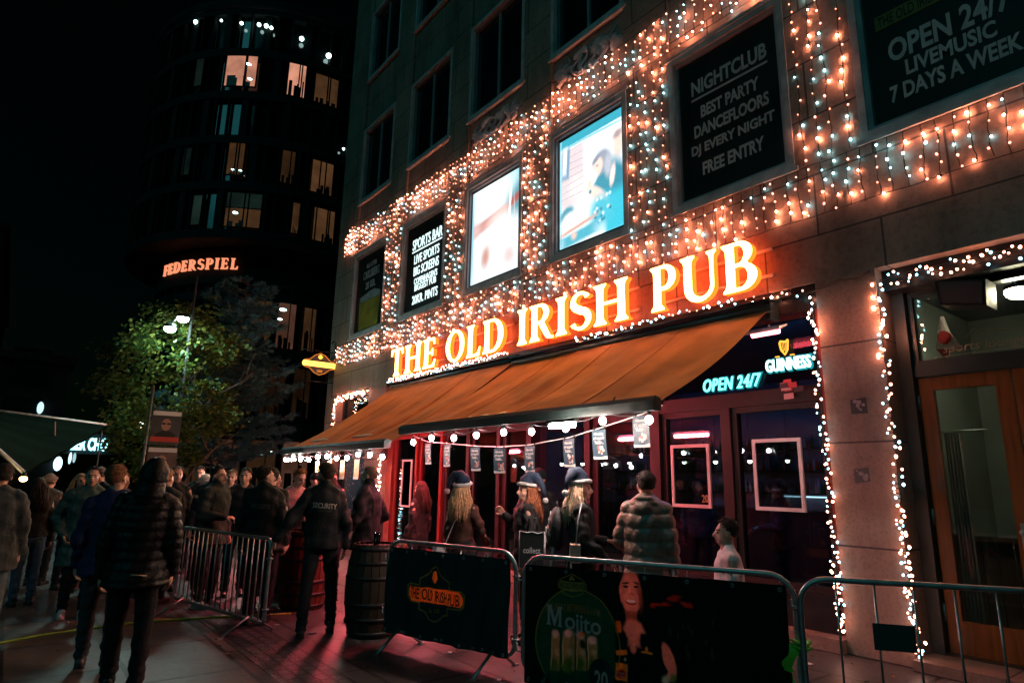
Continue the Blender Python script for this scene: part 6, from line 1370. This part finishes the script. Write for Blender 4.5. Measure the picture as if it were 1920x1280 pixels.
            for i in range(nv + 1):
                p = PI * .56 * i / nv
                for j in range(nu): a = 2 * PI * j / nu; g_ = .014 + (.004 * math.sin(j * PI) if 0 else 0); vs.append(Hd((math.sin(p) * math.cos(a) * (.080 + g_), .008 + math.sin(p) * math.sin(a) * (.099 + g_), 1.668 + math.cos(p) * (.092 + g_ + .008))))
            w.add(vs, [(i * nu + j, (i + 1) * nu + j, (i + 1) * nu + (j + 1) % nu, i * nu + (j + 1) % nu) for i in range(nv) for j in range(nu)], 0, True)
            if kind == 'beanie':
                for k, zz in enumerate((1.660, 1.678)): w.tube([Hd((.097 * math.cos(a), .008 + .116 * math.sin(a), zz + .03 + .012 * math.sin(-a))) for a in [2 * PI * q / 24 for q in range(24)]], .012, 6, k if len(hat) > 2 else 0, closed=True)
                if len(hat) > 2:
                    for zz, r_ in ((1.735, .082), (1.755, .062)): w.tube([Hd((r_ * math.cos(a), .008 + r_ * 1.2 * math.sin(a), zz)) for a in [2 * PI * q / 24 for q in range(24)]], .008, 6, 1, closed=True)
            else: w.prism([(-.075, -.09), (.075, -.09), (.05, -.165), (0, -.178), (-.05, -.165)], 1.700, 1.707, 0, f=lambda a, b_, c: Hd((a, c, b_ - .12 * (-.09 - c) * 0)))
            put('cap' if kind == 'cap' else 'knit_hat', w, [cloth('hat_%d' % int(hat[1][0] * 999), hat[1], .9), cloth('hat2', (.05, .05, .06), .9)])
    if hood:
        w = MB(); nu, nv = 34, 22; vs = []
        for i in range(nv + 1):
            for j in range(nu):
                p = PI * i / nv; a = 2 * PI * j / nu; d = Vector((math.sin(p) * math.cos(a), math.sin(p) * math.sin(a), math.cos(p))); k_ = 1 + .05 * abs(math.sin(d.z * 9)) ** .6
                vs.append(Hd((d.x * .103 * k_, .018 + d.y * .124 * k_, 1.640 + d.z * (.140 if d.z > 0 else .142) * k_ - .02 * (d.z < -.5))))
        fs = [(i * nu + j, (i + 1) * nu + j, (i + 1) * nu + (j + 1) % nu, i * nu + (j + 1) % nu) for i in range(nv) for j in range(nu)]
        def ok(f): c = sum((Vector(vs[k]) for k in f), Vector()) / 4; loc = piv + Rh.transposed() @ (c - Vector((0, 0, dz)) - piv); return not (loc.y < -.055 and abs(loc.x) < .085 and 1.54 < loc.z < 1.735)
        w.add(vs, [f for f in fs if ok(f)], 0, True); cap(w, U((0, .03, 1.455)), Hd((0, .03, 1.56)), .118, .108); put('hood', w, m_top)
    if glasses:
        w = MB()
        for sd in (-1, 1): w.tube([Hd((sd * .031 + .023 * math.cos(a), -.106 + .006 * abs(math.cos(a)), 1.638 + .017 * math.sin(a))) for a in [2 * PI * q / 12 for q in range(12)]], .0028, 5, closed=True); w.tube([Hd((sd * .054, -.10, 1.643)), Hd((sd * .076, -.03, 1.643)), Hd((sd * .082, .01, 1.638))], .0026, 5)
        w.tube([Hd((-.009, -.112, 1.642)), Hd((.009, -.112, 1.642))], .0026, 5); put('glasses', w, M_blackm)
    t['_f'] = 0; del t['_f']
    return t, U, Hd, put, wr, s
def back_text(put, U, s_, w_, h_, z, m, bulk, par=None):
    w = MB(); ry = .118 + bulk + .010; rx = .172 + bulk
    text(w, s_, w_, h_, (0, z), .002, .01, f=lambda u, v, n: U((-u, ry * math.sqrt(max(.02, 1 - (u / rx) ** 2)) * (1.0 if v < 1.33 else .97) + n + .004, v))); put('lettering', w, m)
B = (.014, .014, .016)
M_sec = mat('print_reflective', (.42, .38, .34), .5); M_secd = mat('print_dull', (.055, .065, .06), .6)
# the queue and passers-by, far left to right
person('man in a rough tweed coat at the left picture edge, back turned', (-8.30, -7.02), 185, 1.72, ('coat', (.028, .042, .048)), .72, (.10, .14, .17), B, ('short', (.03, .025, .02)), lean=.16, bulk=.05, stride=.16, sheen=.3)
person('woman in blue jeans and black jacket behind the tweed coat', (-10.6, -6.62), 190, 1.58, ('jacket', B), .93, (.05, .10, .16), B, ('long', (.03, .02, .016)), female=True)
person('person in a grey fuzzy knit hat far behind the tweed coat', (-12.4, -6.42), 150, 1.62, ('jacket', (.10, .09, .09)), hair=('short', (.1, .06, .04)), hat=('beanie', (.22, .17, .16)))
person('man in a grey green parka and white trainers facing the camera', (-9.45, -6.16), -4, 1.72, ('parka', (.052, .088, .080)), .60, (.014, .014, .016), (.62, .58, .56), ('short', (.03, .022, .018)), arms=('pocket', 'pocket'), collar=.03, bulk=.035, stride=.05, yaw=-4, brough=.5, vox=.008)
person('ginger haired man in a navy blue jacket seen from behind', (-6.95, -6.17), 172, 1.72, ('jacket', (.012, .022, .075)), .80, (.035, .045, .055), (.05, .045, .04), ('short', (.20, .085, .035)), bulk=.034, yaw=-28, stride=.12)
hd_ = person('hooded man in a black quilted puffer jacket, nearest to the camera', (-6.0, -6.08), 166, 1.76, ('puffer_jacket', (.010, .010, .010)), .80, (.010, .010, .012), B, ('short', (.02, .016, .014)), hood=True, puffer=.075, bulk=.034, stride=.10, brough=.5)
w = MB(); w.tube([(-.09, .175, .885), (.02, .182, .895)], .005, 6); hd_[3]('reflective_piping', w, mat('piping', (.65, .42, .25), .4))
person('woman in a striped white knit hat among the queue', (-10.55, -5.33), 62, 1.68, ('jacket', (.05, .05, .05)), hair=('short', (.05, .03, .02)), hat=('beanie', (.62, .55, .52), 1), female=True)
person('curly blond haired person in a dark smoky jacket seen from behind', (-9.95, -5.22), 130, 1.71, ('jacket', (.04, .042, .04)), hair=('curly', (.42, .22, .11)), bulk=.03)
person('dark haired man in a grey jacket looking right with his fist forward', (-9.3, -4.75), 38, 1.77, ('jacket', (.026, .031, .029)), .78, B, (.3, .28, .27), ('short', (.035, .025, .02)), arms=('hold', 'relax'), bulk=.04, yaw=6, curl=.95, vox=.009, collar=.02)
person('person in a small white knit cap behind the shoulder of the spectacled man', (-11.75, -4.32), 20, 1.66, ('jacket', (.05, .05, .055)), hat=('beanie', (.65, .60, .56)))
person('smiling man with glasses in a navy jacket facing the camera', (-10.25, -4.56), -14, 1.80, ('jacket', (.016, .02, .032)), .8, B, B, ('short', (.06, .05, .045)), glasses=True, smile=True, vox=.008, collar=.02)
person('grinning dark haired man half hidden behind the first guard', (-9.95, -4.24), -12, 1.76, ('jacket', B), hair=('short', (.02, .015, .012)), smile=True, vox=.009, yaw=-14)
g1 = person('security guard in black behind the plain barrier, dull lettering on his back', (-7.98, -4.50), 150, 1.77, ('jacket', (.012, .014, .014)), .80, B, B, ('short', (.025, .018, .014)), bulk=.042, yaw=-52, collar=.01, vox=.009)
back_text(g1[3], g1[1], 'SECURITY', .21, .055, 1.30, M_secd, .042)
w = MB(); w.ball(Vector((-.245, .03, 1.27)), (.012, .03, .03), 10, 8); g1[3]('arm_badge', w, mat('badge', (.45, .42, .38), .5))
person('dark haired man in a black hooded jacket beside the red lit barrel', (-8.42, -4.32), 140, 1.75, ('jacket', (.010, .011, .013)), .8, B, B, ('short', (.018, .014, .012)), hoodback=True, bulk=.035, yaw=20)
person('ginger young man in a red lit shirt leaning over the barrel', (-9.36, -3.70), 0, 1.76, ('shirt', (.42, .20, .18)), .86, B, B, ('short', (.22, .07, .025)), lean=.22, arms=('low', 'hold'), pitch=18, yaw=15, bulk=.012, vox=.009)
person('bent young man with glasses at the barrel beside the ginger man', (-9.42, -3.18), -40, 1.70, ('jacket', (.03, .02, .02)), hair=('short', (.06, .03, .02)), glasses=True, lean=.12, pitch=14, vox=.009)
person('short man in black looking down at the barrel under the bulbs', (-8.86, -3.28), 190, 1.66, ('jacket', (.02, .02, .022)), hair=('short', (.05, .025, .018)), lean=.15, pitch=16, yaw=30, arms=('hold', 'low'))
g2 = person('bearded security guard resting a hand on the plain barrier', (-7.10, -4.12), 160, 1.80, ('jacket', (.012, .014, .015)), .86, B, B, ('short', (.045, .028, .02)), bulk=.036, yaw=40, LW=(-7.17, -4.60, 1.00), stance=.15, stride=-.08, vox=.008, beard=(.05, .03, .022), tan=True, collar=.005)
back_text(g2[3], g2[1], 'SECURITY', .25, .055, 1.315, M_sec, .036); back_text(g2[3], g2[1], 'EVENT STAFF', .14, .02, 1.262, M_secd, .036)
person('close cropped man in a dark jacket holding a glass at the oak barrel', (-7.46, -3.42), 222, 1.80, ('jacket', (.016, .016, .018)), .80, B, B, ('buzz', (.15, .09, .06)), RW=None, arms=('pocket', 'low'), bulk=.042, collar=.035, vox=.009)
person('red haired person in dark clothes beside the far red-framed window', (-8.5, -2.1), 200, 1.62, ('jacket', (.03, .02, .02)), hair=('long', (.05, .016, .012)), female=True)
person('broad man in black between the blue jacket and the dark hood, deep in the crowd', (-12.6, -5.75), 30, 1.74, ('jacket', (.02, .02, .022)), hair=('short', (.03, .02, .016)), yaw=20)
person('pink faced person with pale hair just right of the dark hood', (-11.2, -5.62), 40, 1.66, ('jacket', (.05, .035, .035)), hair=('short', (.30, .20, .13)))
person('tall man in black far behind the spectacled man', (-12.6, -4.25), -30, 1.80, ('jacket', (.016, .016, .018)), hair=('short', (.03, .022, .018)), yaw=10)
person('woman with dark hair far behind the first guard', (-12.2, -3.85), 10, 1.68, ('jacket', (.03, .022, .022)), hair=('long', (.03, .018, .014)), female=True)
person('man in a dark cap at the far barrel side under the farther awning', (-10.6, -2.9), -20, 1.72, ('jacket', (.02, .02, .02)), hair=('buzz', (.03, .02, .015)), hat=('cap', (.012, .014, .016)))
person('bearded man in black by the grey pier under the farther awning', (-11.3, -2.3), -30, 1.78, ('jacket', (.02, .018, .018)), hair=('short', (.04, .025, .02)), beard=(.04, .025, .02))
person('grey haired man in a dark coat in the gap left of the first guard', (-10.9, -4.95), -8, 1.77, ('jacket', (.02, .02, .022)), hair=('short', (.22, .20, .19)), collar=.02, yaw=12)
person('man with light brown hair laughing behind the grinning man', (-11.4, -4.05), -25, 1.74, ('jacket', (.03, .022, .02)), hair=('short', (.16, .09, .05)), smile=True)
person('young man in a maroon jacket between the first guard and the red lit barrel', (-9.85, -3.82), 10, 1.73, ('jacket', (.10, .025, .025)), hair=('short', (.05, .03, .02)), yaw=30)
person('woman with light hair at the left behind the parka', (-11.8, -6.12), 20, 1.64, ('jacket', (.05, .04, .04)), hair=('long', (.38, .22, .12)), female=True)
person('bald man in black far behind the navy blue jacket', (-11.4, -5.92), 160, 1.75, ('jacket', (.018, .018, .02)), hair=('buzz', (.12, .08, .06)))
# the pub front
w1 = person('woman in a brown sweater with long blonde hair and party hat, back turned', (-6.31, -2.77), 112, 1.66, ('sweater', (.075, .030, .022)), .90, (.02, .02, .022), B, ('long', (.70, .38, .20)), hat=('santa', 1, .03), female=True, bulk=.010, yaw=-12, arms=('low', 'relax'))
w2 = person('woman in a black jacket and party hat raising her right hand', (-5.56, -2.44), 236, 1.66, ('jacket', (.016, .016, .017)), .82, B, B, ('long', (.26, .085, .04)), hat=('santa', 1, .11), female=True, bulk=.040, yaw=16, arms=('up', 'relax'), smile=True, vox=.008)
person('doorman in black with a cap deep under the awning', (-6.36, -1.62), -28, 1.80, ('jacket', (.012, .012, .013)), hair=('buzz', (.03, .02, .015)), hat=('cap', (.012, .012, .013)), bulk=.04, yaw=-40, arms=('hold', 'hold'))
w3 = person('blonde woman with backpack and party hat looking right', (-4.74, -2.42), 48, 1.70, ('jacket', (.020, .021, .021)), .84, B, B, ('long', (.85, .58, .40)), hat=('santa', -1, .05), female=True, bulk=.034, arms=('low', 'hold'), yaw=-4, vox=.008)
pf = person('man in a brown grey quilted puffer jacket with its hood down', (-4.10, -2.20), 118, 1.75, ('puffer_jacket', (.23, .14, .11)), .82, B, B, ('short', (.028, .017, .012)), puffer=.125, hoodback=True, bulk=.046, yaw=22, arms=('relax', 'low'), brough=.38, vox=.009)
sd_ = person('seated man in a white shirt in front of the large right window', (-3.55, -1.72), 222, 1.74, ('shirt', (.78, .68, .66)), .95, B, B, ('short', (.035, .02, .015)), sit=True, bulk=.014, arms=('hold', 'hold'), vox=.009, yaw=-6)
person('person in a red top inside behind the right framed poster', (-4.75, 1.35), 200, 1.72, ('shirt', (.45, .06, .06)), hair=('short', (.03, .02, .018)), arms=('hold', 'hold'))
person('person in dark clothes inside behind the left framed poster', (-6.4, 1.8), -60, 1.74, ('shirt', (.05, .05, .06)), hair=('short', (.03, .02, .018)))
# things they carry
def strap_bag(P, put, U, name): ...
w = MB(); w.tube([w1[1]((-.10, .115, 1.43)), w1[1]((.02, .150, 1.25)), w1[1]((.15, .135, 1.02)), w1[1]((.20, .10, .93))], .016, 8, flat=.35)
M_bagw = mat('bag_white', (.50, .50, .52), .5, nz=(12, .1))
def world(P, p): R_ = Matrix.Rotation(P.rotation_euler.z, 3, 'Z'); return P.location + R_ @ Vector(p)
t = thing('shoulder_bag', 'pale shoulder bag hanging on the back of the woman in brown', 'bag', world(w1[0], (.20, .12, .86)))
s_ = w1[5]; w.v = [tuple(world(w1[0], Vector(p) * s_)) for p in w.v]; part('strap', w, M_bagw, t)
w = MB(); w.prism([(-.12, -.10), (.12, -.10), (.10, .08), (-.10, .08)], -.03, .03); w.v = [tuple(world(w1[0], Vector((.22, .13, .86)) + Vector((p[1], p[0], p[2])))) for p in w.v]; part('pouch', w, M_bagw, t)
def bag_at(P, c, name, label, cat, wd, h, d, m, build):
    t = thing(name, label, cat, world(P[0], c)); t.rotation_euler = (0, 0, P[0].rotation_euler.z); build(t); return t
def bp(t):
    w = MB(); w.ball((0, 0, 0), (.155, .085, .215), 18, 14); w.v = [(x, max(-.055, y), z) for x, y, z in w.v]; part('pack', w, mat('pack_black', (.018, .018, .019), .6, nz=(8, .25), bump=(30, .3)), t, False)
    w = MB(); w.ball((0, .055, -.08), (.115, .055, .10), 14, 10); part('pocket', w, MATS['pack_black'], t, False)
    w = MB()
    for sd in (-1, 1): w.tube([(sd * .09, -.03, .19), (sd * .10, -.14, .24), (sd * .10, -.27, .16), (sd * .11, -.26, -.02), (sd * .12, -.10, -.15)], .02, 8, flat=.4)
    w.tube([(-.04, .0, .21), (-.03, .0, .26), (.03, .0, .26), (.04, .0, .21)], .008, 6); part('strap', w, MATS['pack_black'], t, False)
    w = MB(); rr = random.Random(2)
    for k in range(34):
        u = rr.uniform(-.5, .5); z = .14 - .30 * k / 34; x = .05 * math.sin(k * .6) + .045 * u; r_ = rr.uniform(.006, .016); yy = .085 * math.sqrt(max(.05, 1 - (x / .155) ** 2 - (z / .215) ** 2)) + (.028 if z < 0 else .004)
        w.ball((x, yy, z), (r_, .008, r_ * 1.6), 7, 5)
    part('white_print', w, M_white, t, False)
bag_at(w3, (.02, .235, 1.20), 'backpack', 'black backpack with a white printed pattern on the blonde woman', 'backpack', 0, 0, 0, None, bp)
M_pb = mat('bag_pink', (.55, .34, .28), .5, nz=(10, .12))
def hb(t):
    w = MB(); w.box(-.12, .12, -.045, .045, -.08, .08); part('body', w, M_pb, t, False)
    w = MB(); w.prism([(-.125, .085), (.125, .085), (.125, -.01), (0, -.04), (-.125, -.01)], .046, .054); part('flap', w, M_pb, t, False)
    w = MB(); w.box(-.015, .015, .0545, .062, -.045, -.015); w.tube([(-.11, 0, .08), (-.10, -.02, .30), (.0, -.06, .46)], .007, 6); w.tube([(.11, 0, .08), (.10, -.02, .30), (.0, -.06, .46)], .007, 6); part('strap', w, MATS['bag_white'], t, False)
bag_at(w3, (-.24, .06, 1.0), 'handbag', 'pale pink handbag at the hip of the blonde woman', 'bag', 0, 0, 0, None, hb)
def scarf(t):
    w = MB(); w.tube([(.0, .0, .12), (.02, .03, 0), (-.02, .05, -.14), (.01, .05, -.26)], .035, 8, flat=.4); w.tube([(.0, .0, .10), (.10, .03, .03), (.20, .02, .06)], .035, 8, flat=.4); part('cloth', w, mat('scarf_white', (.60, .54, .52), .8, nz=(30, .3)), t, False)
bag_at(w3, (-.02, .25, .98), 'scarf', 'white scarf hanging below the backpack of the blonde woman', 'scarf', 0, 0, 0, None, scarf)
def tote(t):
    w = MB(); w.box(-.13, .13, -.03, .03, -.19, .17); part('bag', w, M_board, t, False)
    w = MB()
    e = [(-.13, -.19), (-.13, .17), (-.05, .155), (0, .165), (.06, .15), (.13, .17), (.13, -.19)]
    w.tube([(a, .033, b) for a, b in e], .006, 6); w.tube([(a, -.033, b) for a, b in e], .006, 6); part('edge', w, M_bagw, t, False)
    w = MB(); text(w, 'collect', .18, .06, (0, -.02), .002, .01, f=lambda u, v, n: (-u, .031 + n, v)); text(w, 'collect', .18, .06, (0, -.02), .002, .01, f=lambda u, v, n: (u, -.031 - n, v)); part('lettering', w, M_bagw, t, False)
    w = MB()
    for y in (-.03, .03): w.tube([(-.05, y, .16), (-.04, y, .30), (.04, y, .30), (.05, y, .16)], .006, 6)
    part('handle', w, M_board, t, False)
tb = bag_at(w2, (.30, .03, .98), 'tote_bag', 'black shopping bag with pale edge reading collect, beside the black jacketed woman', 'bag', 0, 0, 0, None, tote); tb.rotation_euler = (0, 0, math.radians(40))
t = thing('stool', 'dark bar stool under the seated man', 'stool', (-3.55, -1.72, 0))
w = MB(); w.lathe([(.17, .40), (.18, .42), (.17, .44)], (-3.55, -1.72, 0), 18); part('seat', w, M_brown, t)
for a in range(4): w = MB(); c, s2 = math.cos(a * PI / 2 + .7), math.sin(a * PI / 2 + .7); w.tube([(-3.55 + .12 * c, -1.72 + .12 * s2, .40), (-3.55 + .2 * c, -1.72 + .2 * s2, 0)], .014, 6); part('leg', w, M_blackm, t)
